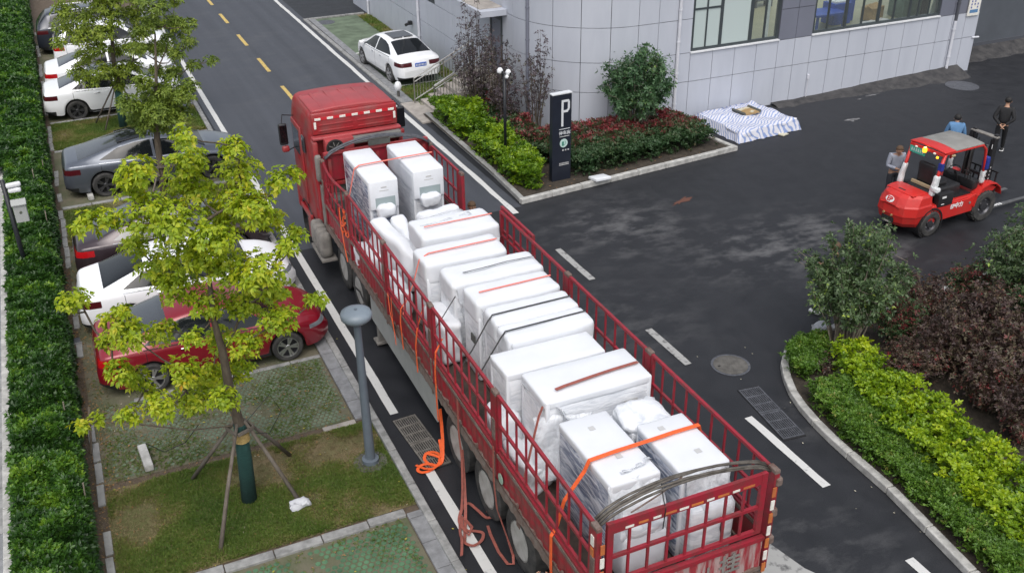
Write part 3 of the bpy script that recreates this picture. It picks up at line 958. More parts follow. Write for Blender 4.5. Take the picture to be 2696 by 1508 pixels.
# left border wall and slabs
root = link('border_coping', None); tag(root, kind='structure')
y = 2.0
while y < 29:
    MB().box((-2.28, y + .6, .27), (.16, 1.185, .54)).build('coping_stone', 'kerb_light', root, bevel=.012)
    y += 1.2
root = link('side_paving', None); tag(root, kind='structure')
y = 2.0
while y < 60:
    for x in (-2.80, -3.65, -4.5):
        MB().box((x, y + .6, .04 + random.uniform(-.003, .003)), (.835, 1.185, .08)).build('paving_slab', 'granite_dark' if random.random() < .5 else 'granite', root)
    y += 1.2
# ------------------------------------------------------------------ office building with panel cladding
bld = thing('office_building', 'pale grey panel-clad building with a rounded corner beside the yard', 'building', (16.1, 28.75, 0))
BO = Vector((16.1, 28.75, 0))
R0 = 2.9
TOP = 8.6
def bbox(name, x0, x1, y0, y1, z0, z1, m, parent=bld, bevel=0):
    o = MB().box(((x0 + x1) / 2 - BO.x, (y0 + y1) / 2 - BO.y, (z0 + z1) / 2), (x1 - x0, y1 - y0, z1 - z0)).build(name, m, parent, bevel=bevel)
    return o
# wall core
bbox('wall', 16.1, 30.6, 25.89, 26.12, -.1, 2.2, 'wall_back')
bbox('wall', 16.1, 18.08, 25.89, 26.12, 2.2, TOP, 'wall_back')
bbox('wall', 21.52, 22.92, 25.89, 26.12, 2.2, TOP, 'wall_back')
bbox('wall', 28.62, 30.6, 25.89, 26.12, 2.2, TOP, 'wall_back')
bbox('wall', 18.08, 21.52, 25.89, 26.12, 4.3, TOP, 'wall_back')
bbox('wall', 22.92, 28.62, 25.89, 26.12, 4.3, TOP, 'wall_back')
bbox('wall', 13.24, 13.45, 28.75, 47.3, -.1, TOP, 'wall_back')
bbox('wall', 13.45, 16.3, 47.1, 47.3, -.1, TOP, 'wall_back')
n = 16
arc = lambda r, a: (r * -cos(a), r * -sin(a))
po = [arc(R0 - .04, pi / 2 * i / n) for i in range(n + 1)]; pi_ = [arc(R0 - .25, pi / 2 * i / n) for i in range(n + 1)]
MB().prism(po + pi_[::-1], -.1, TOP).build('wall', 'wall_back', bld)

def panel_flat(axis, a0, a1, z0, z1, m, g=.019):
    zc, h = (z0 + z1) / 2, z1 - z0 - g
    if axis == 'x':
        o = MB().box(((a0 + a1) / 2 - BO.x, 25.865 - BO.y + random.uniform(-.002, .002), zc), (a1 - a0 - g, .03, h)).build('cladding_panel', m, bld)
    else:
        o = MB().box((13.215 - BO.x + random.uniform(-.002, .002), (a0 + a1) / 2 - BO.y, zc), (.03, a1 - a0 - g, h)).build('cladding_panel', m, bld)
    return o
rows_low = [-.1, 1.27, 2.19]
rows_full = [-.1, 1.28, 2.22, 3.29, 4.35, 5.4, 6.45, 7.5, TOP]
cx = [16.1, 16.82, 17.52, 18.07]
for a, b in zip(cx, cx[1:]):
    for z0, z1 in zip(rows_full, rows_full[1:]): panel_flat('x', a, b, z0, z1, 'panel_white')
cols = [18.07, 18.93, 19.79, 20.66, 21.53, 22.23, 22.92, 23.74, 24.55, 25.38, 26.20, 27.03, 27.85, 28.63, 29.30, 29.95, 30.6]
for a, b in zip(cols, cols[1:]):
    for z0, z1 in zip(rows_low, rows_low[1:]): panel_flat('x', a, b, z0, z1, 'panel_white')
for a, b in ((21.53, 22.23), (22.23, 22.92), (28.63, 29.30), (29.30, 29.95), (29.95, 30.6)):
    for z0, z1 in ((2.19, 3.2), (3.2, 4.2), (4.2, 5.2), (5.2, 6.4), (6.4, TOP)): panel_flat('x', a, b, z0, z1, 'panel_grey')
for a, b in ((18.07, 21.53), (22.92, 28.63)):
    k = 4 if b - a < 4 else 6
    for i in range(k):
        for z0, z1 in ((4.32, 5.4), (5.4, 6.5), (6.5, TOP)): panel_flat('x', a + (b - a) * i / k, a + (b - a) * (i + 1) / k, z0, z1, 'panel_grey')
# rounded corner panels
nc = 5
for c in range(nc):
    a0, a1 = pi / 2 * c / nc, pi / 2 * (c + 1) / nc
    ga = .019 / R0 / 2
    for z0, z1 in zip(rows_full, rows_full[1:]):
        k = 4
        aa = [a0 + ga + (a1 - a0 - 2 * ga) * i / k for i in range(k + 1)]
        poly = [arc(R0, a) for a in aa] + [arc(R0 - .03, a) for a in aa[::-1]]
        MB().prism(poly, z0 + .009, z1 - .009).build('cladding_panel', 'panel_white', bld, smooth=True)
# left face: panels with the door opening left free
ys = [28.75, 29.6, 30.55, 31.4]
while ys[-1] < 47.2: ys.append(min(ys[-1] + .9, 47.3))
for a, b in zip(ys, ys[1:]):
    for z0, z1 in zip(rows_full, rows_full[1:]):
        if a >= 29.55 and b <= 30.6 and z1 < 3.4: continue
        if 35.8 < a and b < 37.8 and 2.2 < z0 < 3.4: continue
        panel_flat('y', a, b, z0, z1, 'panel_white')
bbox('door', 13.20, 13.24, 29.68, 30.47, 1.06, 2.95, 'panel_grey')
bbox('door_frame', 13.17, 13.25, 29.60, 29.68, 1.05, 3.05, 'window_frame'); bbox('door_frame', 13.17, 13.25, 30.47, 30.55, 1.05, 3.05, 'window_frame'); bbox('door_frame', 13.17, 13.25, 29.68, 30.47, 2.95, 3.05, 'window_frame')
bbox('wall_base', 13.2, 13.25, 29.6, 30.55, -.1, 1.05, 'concrete'); bbox('door_lintel', 13.2, 13.25, 29.6, 30.55, 3.05, 3.29, 'panel_grey')
cn = bbox('canopy', 12.25, 13.19, 29.2, 31.35, 3.22, 3.42, 'panel_white', bevel=.01)
MB().rbox((12.75 - BO.x, 30.3 - BO.y, 3.43), (.8, 1.6, .06), .03, 6, nz=.03, nf=5).build('gravel_layer', 'step_stone', cn)
# ventilating window on the left face
wl = bbox('window_frame', 13.20, 13.24, 35.9, 37.7, 2.23, 3.28, 'window_frame')
for y in (35.98, 36.86): bbox('pane', 13.195, 13.205, y, y + .78, 2.31, 3.2, 'car_glass_grey', wl)

# windows on the front face
def window(x0, x1, z0, z1, muls, thick, transom, frosts, label):
    fr = MB()
    y = 25.93 - BO.y
    def fb(xa, xb, za, zb, d=.07):
        fr.box(((xa + xb) / 2 - BO.x, y, (za + zb) / 2), (xb - xa, d, zb - za))
    fb(x0, x1, z0, z0 + .09); fb(x0, x1, z1 - .09, z1, .068); fb(x0, x0 + .09, z0 + .09, z1 - .09); fb(x1 - .09, x1, z0 + .09, z1 - .09)
    xs = [x0 + .045] + muls + [x1 - .045]
    for m_, t in zip(muls, thick): fb(m_ - t / 2, m_ + t / 2, z0 + .09, z1 - .09, .066)
    if transom: fb(x0 + .09, muls[1], transom - .03, transom + .03, .058)
    f = fr.build('window_frame', 'window_frame', bld)
    for i, (a, b) in enumerate(zip(xs, xs[1:])):
        MB().box(((a + b) / 2 - BO.x, y, (z0 + z1) / 2), (b - a - .04, .012, z1 - z0 - .16)).build('pane', 'glass_frost' if i < frosts else 'glass_clear', f)
    s = bbox('window_sill', x0 - .02, x1 + .02, 25.80, 25.90, z0 - .045, z0 - .002, 'sill_white')
window(18.08, 21.52, 2.24, 4.3, [18.64, 19.2, 20.38, 20.95], [.05, .11, .13, .05], 3.55, 3, 'w')
window(22.92, 28.62, 2.24, 4.3, [23.57, 24.33, 25.07, 25.79, 26.48, 27.2, 27.6, 28.1], [.05, .10, .05, .10, .05, .09, .05, .04], None, 0, 'w')
# room behind, left roofless so skylight brightens the floor
bbox('floor', 16.2, 30.5, 26.12, 27.55, .8, .9, 'floor_olive'); bbox('floor', 16.2, 52, 27.55, 55, .8, .901, 'floor_olive')
bbox('room_wall', 16.2, 52, 55, 55.1, .9, 6, 'room_wall'); bbox('room_wall', 16.1, 16.2, 26.2, 47, .9, 6, 'room_wall')
bbox('inner_post', 21.3, 21.42, 26.3, 26.4, .9, 4.2, 'sill_white')

# pipes
for (x, y, z0, z1, m) in ((17.56, 25.80, 0, TOP, 'pipe_white'), (29.40, 25.78, .05, 1.98, 'pipe_white'), (29.42, 25.80, 1.98, TOP, 'wall_back'), (13.14, 27.86, .1, 8, 'panel_grey'), (13.13, 37.7, 0, TOP, 'pipe_white'), (13.13, 44.6, 0, TOP, 'pipe_white')):
    if m == 'panel_grey': x, y = 13.30, 27.9
    mb = MB().cyl((x - BO.x, y - BO.y, z0), (x - BO.x, y - BO.y, z1), .055, n=10)
    for zz in np.arange(z0 + .6, z1, 1.0): mb.cyl((x - BO.x, y - BO.y, zz), (x - BO.x, y - BO.y, zz + .05), .068, n=10)
    mb.build('drain_pipe', m, bld, smooth=True)
MB().tube([(22.98 - BO.x, 25.83 - BO.y, .0), (22.98 - BO.x, 25.83 - BO.y, .75)], .02).cyl((22.98 - BO.x, 25.83 - BO.y, .70), (22.98 - BO.x, 25.83 - BO.y, .86), .045, n=8).build('tap_pipe', 'pipe_white', bld)
MB().tube([(30.45 - BO.x, 25.84 - BO.y, 1.24), (30.75 - BO.x, 25.80 - BO.y, 1.24)], .035).build('pipe_stub', 'pipe_white', bld)
sg = thing('notice_board', 'white wall notice with lines of blue text beside the downpipe', 'sign', (30.2, 25.80, 2.08))
MB().box((0, 0, 1.0), (.56, .03, 2.0)).build('board', 'reflect_white', sg)
MB().box((0, -.017, .16), (.40, .004, .12)).build('coloured_band', 'cloth_blue', sg)
mat('ink_blue', (.12, .14, .35), .7)
for c_ in range(3):
    mb = MB()
    for r_ in range(14):
        if random.random() < .85: mb.box((-.15 + c_ * .15, -.0165, .30 + r_ * .11), (.06, .003, .07))
    mb.build('text_column', 'ink_blue', sg)

# things seen inside
t = thing('workbench', 'blue workbench seen through the wide window', 'workbench', (27.45, 30.45, .9))
MB().box((0, 0, .62), (1.5, 1.0, .08)).build('top', 'machine_blue', t)
for sx in (-.65, .65):
    for sy in (-.42, .42): MB().box((sx, sy, .29), (.08, .08, .58)).build('leg', 'machine_blue', t)
t = thing('blue_machine', 'blue cabinet machine beside the workbench behind the window', 'machine', (28.5, 30.9, .9))
MB().box((0, 0, .42), (.9, .7, .84)).build('cabinet', 'machine_blue', t, bevel=.02)
MB().box((0, 0, .87), (.7, .5, .06)).build('top_plate', 'sill_white', t)
MB().box((.72, .1, .42), (.28, .3, .84)).build('side_unit', 'machine_blue', t, bevel=.02)
MB().cyl((0, .2, .90), (0, .2, 1.12), .05).build('handwheel', 'black_plastic', t)
t = MB().box((0, 0, .3), (.8, .6, .5)).box((0, -.05, .57), (.9, .3, .03), rx=.4).build('carton_box', 'carton'); t.location = (30.1, 30.6, .9); t.rotation_euler = (0, 0, .4)
tag(t, 'brown open carton on the workshop floor behind the window', 'box')
t = MB().box((0, 0, .03), (1.2, .8, .04)).box((.1, .1, .08), (1.0, .5, .04), rz=.3).build('white_boards', 'sill_white'); t.location = (29.9, 30.0, .9)
tag(t, 'flat white boards on the floor behind the window', 'boards')
t = thing('green_machine', 'tall dull green machine near the right end of the wide window', 'machine', (31.7, 30.5, .9))
MB().rbox((0, 0, .8), (1.0, .9, 1.6), .1, 5).build('body', 'machine_green', t, smooth=True)
MB().box((.7, -.2, 1.0), (.25, .5, 2.0)).build('column', 'black_plastic', t)
t = thing('steel_rack', 'dark steel rack behind the narrow window', 'rack', (27.2, 34.6, .9))
for sx in (-.8, 0, .8): MB().box((sx, 0, .7), (.08, .5, 1.4)).build('post', 'iron_dark', t)
for z in (.3, .8, 1.35): MB().box((0, 0, z), (1.7, .5, .05)).build('shelf', 'iron_dark', t)
t = MB().box((0, 0, .75), (.9, .05, 1.5), rx=.12).build('white_sheet', 'glass_frost'); t.location = (33.2, 30.0, .9); tag(t, 'pale reflective sheet leaning inside the right end window', 'sheet')

# neighbouring dark wall and the rubble apron at the wall foot
w = thing('grey_wall', 'plain dark grey wall beyond the right end of the clad building', 'wall', (38, 27.4, 0))
MB().box((0, .1, 4.3), (14.8, .2, 8.6)).build('wall_face', 'dark_wall', w)
MB().box((0, -.02, .30), (14.8, .05, .25)).build('plinth', 'wall_back', w)
V = []; F = []
xs = np.linspace(21.5, 44, 46)
for i, x in enumerate(xs):
    k = max(0, min(1, (x - 22.5) / 8)); yb = 25.88 if x < 30.4 else 27.4
    for j, (yy, zz) in enumerate(((yb - .55 - k * .35 + random.uniform(-.10, .10), -.01), (yb - .3 - k * .15, .03 + .10 * k + random.uniform(0, .03)), (yb, .05 + .26 * k + random.uniform(0, .03)))):
        V.append((x, yy, zz))
    if i:
        a = (i - 1) * 3; b = i * 3
        F += [(a, b, b + 1, a + 1), (a + 1, b + 1, b + 2, a + 2)]
me = bpy.data.meshes.new('wall_foot_dirt'); me.from_pydata(V, [], F)
mat('apron_dirt', (.028, .028, .031), .95, col2=(.075, .072, .072), scale=3, bump=.4); me.materials.append(MATS['apron_dirt'])
tag(link('wall_foot_dirt', me), kind='structure')
wc = thing('wall_camera', 'small black camera fixed to the wall above the white car', 'security camera', (13.08, 38.6, .95))
MB().box((0, 0, 0), (.16, .16, .16)).build('housing', 'black_plastic', wc, bevel=.02)
MB().cyl((-.08, -.02, -.02), (-.22, -.06, -.06), .06).build('lens_barrel', 'black_plastic', wc, smooth=True)

# ------------------------------------------------------------------ entrance steps with steel railings
st = thing('entrance_steps', 'pale stone steps leading up to the side door', 'steps', (10.85, 30.75, 0))
for i in range(7):
    x0 = i * .30
    MB().box(((x0 + 2.35) / 2 - 0, 0, .075 + i * .15), (2.35 - x0, 1.3, .149)).build('step', 'step_stone', st, bevel=.01)
MB().box((-.35, -.35, .03), (.7, 2.2, .05)).build('landing_slab', 'step_stone', st)
def railing(x, y, label):
    g = thing('railing', label, 'railing', (x, y, 0), 0, 'stainless steel railings on the steps')
    s = .47; L = 2.2
    top = [(0, 0, .93), (L, 0, .93 + s * L)]
    MB().tube(top, .028, 8).build('top_rail', 'steel', g, smooth=True)
    MB().tube([(0, 0, .80), (L, 0, .80 + s * L)], .020, 8).build('middle_rail', 'steel', g, smooth=True)
    MB().tube([(0, 0, .18), (L, 0, .18 + s * L)], .022, 8).build('bottom_rail', 'steel', g, smooth=True)
    for px_ in (0, 1.1, L):
        MB().tube([(px_, 0, s * px_ * .95), (px_, 0, .93 + s * px_)], .026, 8).build('post', 'steel_dull', g, smooth=True)
    b0 = MB().tube([(0, 0, 0), (0, 0, .62)], .011, 6).build('baluster', 'steel', g)
    k = 0
    for q in np.arange(.11, L, .11):
        if min(abs(q - 1.1), abs(q - L)) < .05: continue
        o = b0 if k == 0 else dup(b0, g)
        o.location = (q, 0, .18 + s * q); k += 1
    return g
railing(10.62, 31.30, 'far stainless steel railing, nearer the parked white car')
railing(10.95, 30.20, 'near stainless steel railing, beside the purple-leaved shrubs')
# ------------------------------------------------------------------ trees
def skeleton(trunk, targets, r0, mname, parent, name='branches', rtip=.007, trunk_r=None):
    nodes = [Vector(p) for p in trunk]; par = [i - 1 for i in range(len(nodes))]; ntrunk = len(nodes)
    tgt = sorted([Vector(t) for t in targets], key=lambda t: min((t - n).length for n in nodes))
    fork = 2 if ntrunk > 2 else 0
    for t in tgt:
        best, bi = 1e9, 0
        for i in range(fork, len(nodes)):
            n = nodes[i]
            if n.z > t.z - .05: continue
            d = (t - n).length + .6 * max(0, 0.15 - (t.z - n.z)) * 3
            if d < best: best, bi = d, i
        a = nodes[bi]
        m1 = a.lerp(t, .38) + Vector((0, 0, -.07 * (t - a).length)) + Vector([random.uniform(-.05, .05) for _ in range(3)])
        m2 = a.lerp(t, .72) + Vector((0, 0, -.05 * (t - a).length)) + Vector([random.uniform(-.04, .04) for _ in range(3)])
        p = bi
        for q in (m1, m2, t):
            nodes.append(q); par.append(p); p = len(nodes) - 1
    w = [0.0] * len(nodes)
    kids = [0] * len(nodes)
    for i, p in enumerate(par):
        if p >= 0: kids[p] += 1
    for i in range(len(nodes) - 1, -1, -1):
        if kids[i] == 0: w[i] = rtip ** 2.3
        if par[i] >= 0: w[par[i]] += w[i]
    rad = [x ** (1 / 2.3) for x in w]
    sc_ = r0 / max(rad[0], 1e-6)
    mb = MB()
    for i in range(ntrunk, len(nodes)):
        p = par[i]
        ra, rb = min(rad[p] * min(sc_, 1.6), r0 * .8), min(rad[i] * min(sc_, 1.6), r0 * .7)
        if p < ntrunk: ra = rb * 1.15
        mb.cyl(nodes[p], nodes[i], ra, rb, n=7, cap=False)
    tag(mb.build(name, mname, parent, smooth='all'), kind='stuff')
    tb = MB().tube(trunk, r0, 12, radii=trunk_r or [r0 * (1 - .35 * i / (len(trunk) - 1)) for i in range(len(trunk))])
    tb.build('trunk', mname, parent, smooth='all')

CAMP = Vector((0, 0, 10.8))
def depth_shift(P, y0, spread):
    out = []
    for p in P:
        t = 1 + random.uniform(-spread, spread) / y0
        out.append(CAMP + (Vector(p) - CAMP) * t)
    return out

def crown(name, clumps, rad, per, m, parent, L, W, origin, k=7, droop=.55, spread=1.25, flat=.75):
    C = []; D = []; r = []
    for i, c in enumerate(clumps):
        rr = rad[i] if isinstance(rad, list) else rad * random.uniform(.8, 1.2)
        n = max(4, int(per * (rr / .3) ** 2 * random.uniform(.85, 1.15)))
        d = unit(RNG.normal(0, 1, (n, 3)))
        q = d * (RNG.random((n, 1)) ** .45) * rr * np.array([[1, 1, flat]])
        C.append(q + np.array(c)[None]); D.append(d * .6 + np.array([[0, 0, .55]])); r.append(np.clip(RNG.random(n) * .75 + random.uniform(0, .25), 0, 1))
    C = np.concatenate(C) - np.array(origin)[None]; D = np.concatenate(D); r = np.concatenate(r)
    V, F, T = rosettes(C, D, k=k, L=L, W=W, spread=spread, droop=droop, rnd=r, crnd=.55)
    return fastmesh(name, V, F, m, parent, T)

# near yellow-green tree --------------------------------------------------
T1 = Vector((1.21, 13.19, 0))
t1 = thing('staked_tree', 'young yellow-green tree with a netted trunk, propped by four wooden stakes', 'tree', T1)
cl = [(1.22,6.31,.16),(1.19,5.97,.28),(1.18,5.57,.36),(1.84,6.04,.2),(1.84,5.68,.3),(.52,5.92,.26),(.42,5.65,.2),(.55,5.28,.34),(.89,5.09,.36),(1.54,5.08,.34),(1.79,5.28,.3),(1.99,5.11,.3),(2.37,5.47,.2),(2.57,5.49,.14),(2.49,4.57,.17),(2.35,4.37,.17),(-.23,5.32,.22),(.03,5.33,.2),(1.02,4.57,.36),(1.43,4.35,.36),(1.91,4.11,.34),(.58,4.54,.34),(2.09,3.73,.26),(-.68,4.22,.17),(-.52,4.27,.17),(-.09,3.81,.26),(.02,3.52,.26),(-.31,3.48,.18),(.39,3.49,.24),(1.11,3.77,.28),(1.61,3.65,.34),(2.09,3.25,.3),(2.67,3.42,.16),(-.25,2.99,.2),(-.06,2.79,.2),(.6,2.74,.26),(.98,2.56,.3),(1.4,2.58,.26),(1.57,2.97,.26),(.64,2.23,.28),(.17,2.23,.24),(-.28,2.22,.18),(-.94,2.22,.12),(-.66,2.27,.12),(1.09,2.09,.24),(1.19,3.14,.24),(.72,4.13,.34),(.3,4.9,.2),(1.35,4.75,.3),(2.2,4.9,.2),(.85,3.25,.16),(.1,2.5,.12)]
C3 = depth_shift([(x, 13.2, z) for x, z, r in cl], 13.2, .85)
loc = [c - T1 for c in C3]
tr1 = [(0, 0, 0), (.04, .02, .8), (.06, .03, 1.5), (.0, .02, 2.1), (.0, 0, 2.9), (-.05, 0, 3.5), (0, 0, 4.2), (0, 0, 5.0)]
skeleton(tr1, loc, .085, 'bark', t1, trunk_r=[.10, .095, .085, .075, .06, .045, .03, .015])
crown('crown', loc, [max(.13, r) * 1.08 for x, z, r in cl], 72, 'leaf_maple', t1, .082, .046, (0, 0, 0), k=7, droop=.5)
mb = MB(); mb.tube([(0, 0, 0), (.04, .02, .8), (.055, .03, 1.22)], .1, 14, radii=[.125, .118, .105])
mb.build('trunk_netting', 'trunk_net', t1, smooth='all')
mb = MB()
for i in range(5): mb.lathe([(.11, 1.20 + i * .032), (.128, 1.215 + i * .032), (.11, 1.23 + i * .032)], c=(.057, .03, 0), n=14)
mb.build('straw_rope', 'rope_straw', t1, smooth=True)
MB().tube([(.058, .03, 1.37), (.06, .03, 1.52)], .1, 12).build('blue_band', 'trunk_net', t1, smooth='all')
ends = [(-.80, .99, 0), (-.66, -.98, 0), (.91, .91, 0), (.77, -.42, 0)]
for e in ends:
    top = Vector((.055, .03, 1.50)) + Vector((e[0], e[1], 0)).normalized() * .13
    mid = Vector(e).lerp(top, .5) + Vector((random.uniform(-.02, .02), random.uniform(-.02, .02), 0))
    MB().tube([Vector(e) + Vector((0, 0, -.05)), mid, top + (top - mid).normalized() * .10], .03, 8, radii=[.036, .032, .026]).build('wooden_stake', 'stake', t1, smooth='all')
for a in range(4):
    dx, dy = (cos(a * pi / 2 + .4) * .16, sin(a * pi / 2 + .4) * .16)
    MB().box((.055 + dx, .03 + dy, 1.46), (.28 if a % 2 else .03, .03 if a % 2 else .28, .05), rz=.4).build('brace_slat', 'stake', t1)
MB().tube([(-.4 + i * .0, 0, 0) for i in range(0)] or [(.15, .05, 1.5), (.62, .3, 1.75), (.75, .2, 1.45), (.5, .1, 1.15), (.18, .05, 1.30)], .006, 5).tube([(-.5, .9, 1.1), (-.75, 1.0, .75), (-1.1, 1.0, .68), (-1.35, 1.05, .9)], .007, 5).build('tie_wire', 'black_plastic', t1)

# second tree (behind the grey fastback) -------------------------------------
T2 = Vector((1.60, 26.2, 0))
t2 = thing('staked_tree', 'dark green young tree in the grass bed just in front of the grey fastback car', 'tree', T2)
c2 = [(1.17,2.94,.3),(1.5,2.7,.4),(1.9,2.6,.42),(2.3,2.75,.4),(2.55,2.95,.3),(1.8,3.05,.42),(2.2,3.1,.38),(1.98,3.66,.24),(2.35,3.5,.24),(2.75,3.2,.22),(1.6,3.4,.26),(2.2,4.2,.18),(2.45,4.45,.2),(2.1,4.85,.24),(2.35,5.22,.26),(1.95,5.4,.22),(2.7,4.9,.2),(2.6,4.0,.2),(3.39,3.79,.16),(2.9,4.3,.2),(2.95,3.7,.2),(1.7,4.3,.2),(1.5,2.3,.3),(2.0,2.25,.34),(2.4,2.4,.28),(3.0,4.75,.2),(1.8,4.7,.2)]
C = depth_shift([(x, 26.2, z) for x, z, r in c2], 26.2, .6); loc = [c - T2 for c in C]
skeleton([(0, 0, 0), (.06, 0, .9), (.12, 0, 1.9), (.22, 0, 2.6), (.4, 0, 3.6), (.55, 0, 4.6)], loc, .08, 'bark', t2, trunk_r=[.095, .09, .08, .06, .04, .02])
crown('crown', loc, [r * 1.1 for x, z, r in c2], 60, 'leaf_tree2', t2, .10, .042, (0, 0, 0), k=7)
for e in ((-.5, -.5), (.6, -.4), (.1, .7)): MB().tube([(e[0], e[1], 0), (.08 + e[0] * .12, e[1] * .12, 1.15)], .026, 7).build('wooden_stake', 'stake', t2, smooth='all')
MB().box((.05, -.12, 1.15), (.75, .04, .05)).build('brace_slat', 'stake', t2); MB().box((-.02, -.13, 1.02), (.05, .03, .22)).build('brace_slat', 'stake', t2)

# third tree (grass bed before the white sedans) ------------------------------
T3 = Vector((1.22, 33.3, 0))
t3 = thing('staked_tree', 'light green young tree with a wrapped trunk beside the white sunroof sedan', 'tree', T3)
c3 = [(.29,2.02,.35),(.62,1.75,.3),(1.0,2.0,.35),(1.4,1.9,.35),(1.8,2.0,.34),(.52,3.12,.4),(.2,3.5,.4),(.25,3.99,.36),(.8,3.6,.4),(1.2,3.2,.42),(1.6,3.6,.4),(1.3,4.0,.4),(1.76,4.2,.4),(2.2,3.6,.4),(2.3,3.0,.36),(2.8,3.4,.34),(3.3,3.16,.34),(3.6,2.9,.24),(2.7,2.5,.3),(3.2,2.3,.26),(2.0,2.6,.34),(1.0,2.7,.34),(.55,2.5,.3),(1.5,2.6,.3),(.9,4.5,.4),(1.9,4.7,.4),(2.9,4.3,.36),(3.5,4.0,.34),(2.4,4.2,.34),(.1,4.6,.3),(1.3,5.0,.4),(-.1,3.0,.24),(3.1,1.7,.26),(1.35,1.45,.25)]
C = depth_shift([(x, 33.3, z) for x, z, r in c3], 33.3, .8); loc = [c - T3 for c in C]
skeleton([(0, 0, 0), (.04, 0, .8), (.10, 0, 1.4), (.12, 0, 2.2), (.25, 0, 3.2), (.45, 0, 4.3)], loc, .085, 'bark', t3, trunk_r=[.1, .095, .085, .07, .045, .02])
crown('crown', loc, [r * 1.1 for x, z, r in c3], 42, 'leaf_tree3', t3, .115, .046, (0, 0, 0), k=7)
MB().tube([(0, 0, 0), (.04, 0, .8), (.09, 0, 1.3)], .12, 14).build('trunk_netting', 'trunk_net', t3, smooth='all')
for e in ((-.82, .8), (-.58, -.1), (.75, .5)): MB().tube([(e[0], e[1], 0), (.08 + e[0] * .1, e[1] * .1, 1.45)], .026, 7).build('wooden_stake', 'stake', t3, smooth='all')

# ------------------------------------------------------------------ hedges and low planting
def mass(name, label, cat, poly, h, n, m, L, W, z0=.1, k=6, hn=.25, hs=1.3, seed=0.0, core=None, kind='stuff', group=None, patch=None, side=.35, stemmy=0):
    P = scatter(poly, n)
    f = fbm(P, hs, seed); g = fbm(P, hs * 3.1, seed + 4)
    top = h * (1 + hn * f * 2 + hn * .8 * g)
    u = RNG.random(len(P))
    z = z0 + top * np.where(u < 1 - side, 1 - .18 * RNG.random(len(P)), RNG.random(len(P)))
    C = np.column_stack([P + RNG.normal(0, .055, P.shape), z])
    D = np.column_stack([RNG.normal(0, .45, (len(P), 2)), np.ones(len(P)) * .9])
    r = np.clip(.46 + .7 * g + .3 * f + RNG.normal(0, .16, len(P)), 0, 1)
    if patch: r = np.clip(r + patch(P), 0, 1)
    V, F, T = rosettes(C, D, k=k, L=L, W=W, spread=1.0, droop=.2, rnd=r, crnd=.78)
    o = fastmesh(name, V, F, m, attr=T)
    tag(o, label, cat, group, kind)
    return o

# long hedge on the left
hz = [(-2.42, 4), (-1.16, 4), (-1.14, 60), (-2.42, 60)]
hd = thing('hedge', 'long dense dark green clipped hedge along the left edge', 'hedge', (-1.8, 30, 0))
parts = []
def hedge_parts(y0, y1, n, L, W):
    for (face, nn) in (('top', n), ('side', int(n * .55)), ('far', int(n * .12))):
        y = y0 + RNG.random(nn) * (y1 - y0)
        if face == 'top':
            x = -2.12 + RNG.random(nn) * .94
            if y0 > 28: x = -3.0 + RNG.random(nn) * 1.82
            P = np.column_stack([x, y]); z = .84 + .15 * fbm(P, 1.5, 2) + .10 * fbm(P, 4.2, 7) - np.abs(RNG.normal(0, .05, nn)) - .25 * np.clip((x + 1.45) / .3, 0, 1) ** 2
            D = np.column_stack([RNG.normal(0, .5, (nn, 2)), np.ones(nn)])
            C = np.column_stack([x, y, z])
        else:
            z = RNG.random(nn) ** .8 * .8
            P = np.column_stack([y, z]); off = .10 * fbm(P, 2.0, 5)
            x = (-1.18 + off - .12 * z) if face == 'side' else (-2.16 + off)
            C = np.column_stack([x - np.abs(RNG.normal(0, .04, nn)) * (1 if face == 'side' else -1), y, z])
            D = np.column_stack([np.full(nn, .8 if face == 'side' else -.8), RNG.normal(0, .4, nn), np.full(nn, .6)])
        pt = fbm(C[:, :2], 2.4, 12)
        pt2 = fbm(C[:, :2], 6.5, 3)
        r = np.clip(.42 + .65 * pt + .55 * pt2 + RNG.normal(0, .13, nn), 0, 1)
        C[:, 0] += 1.8; C[:, 1] -= 30
        parts.append(rosettes(C, D, k=6, L=L, W=W, spread=1.0, droop=.15, rnd=r, crnd=.82))
hedge_parts(7, 22, 12500, .095, .05)
hedge_parts(22, 29, 4600, .11, .06)
hedge_parts(29, 60, 15000, .13, .075)
merge_leaf('foliage', parts, 'leaf_hedge', hd)
mat('hedge_core', (.016, .026, .010), .95, var=.5, scale=9)  # darker than most leaves, paints in the hedge's inner shade
MB().rbox((.13, 0, .34), (.80, 52, .68), .12, 40, nz=.05, nf=1.5).build('shade_core', 'hedge_core', hd)  # added solid lump, not real branches; stops light passing through the leaves
# thin stakes in the hedge
for (x, y, h_) in ((-1.5, 27.6, 1.0), (-1.25, 28.5, .9), (-1.35, 15.9, .9), (-1.2, 13.6, .8), (-1.3, 24.5, 1.0)):
    o = MB().tube([(0, 0, 0), (.06, .03, h_)], .012, 6).build('thin_stake', 'stem_pale'); o.location = (x, y, .1)
    tag(o, 'thin pale stake standing in the clipped hedge', 'stake', 'thin stakes in the hedge')
dk = MB().tube([(0, 0, 0), (.12, .55, .62)], .022, 7).build('fallen_stake', 'bark'); dk.location = (-1.05, 15.6, .02)
tag(dk, 'dark wooden stake leaning at the foot of the hedge near the empty bay', 'stake')

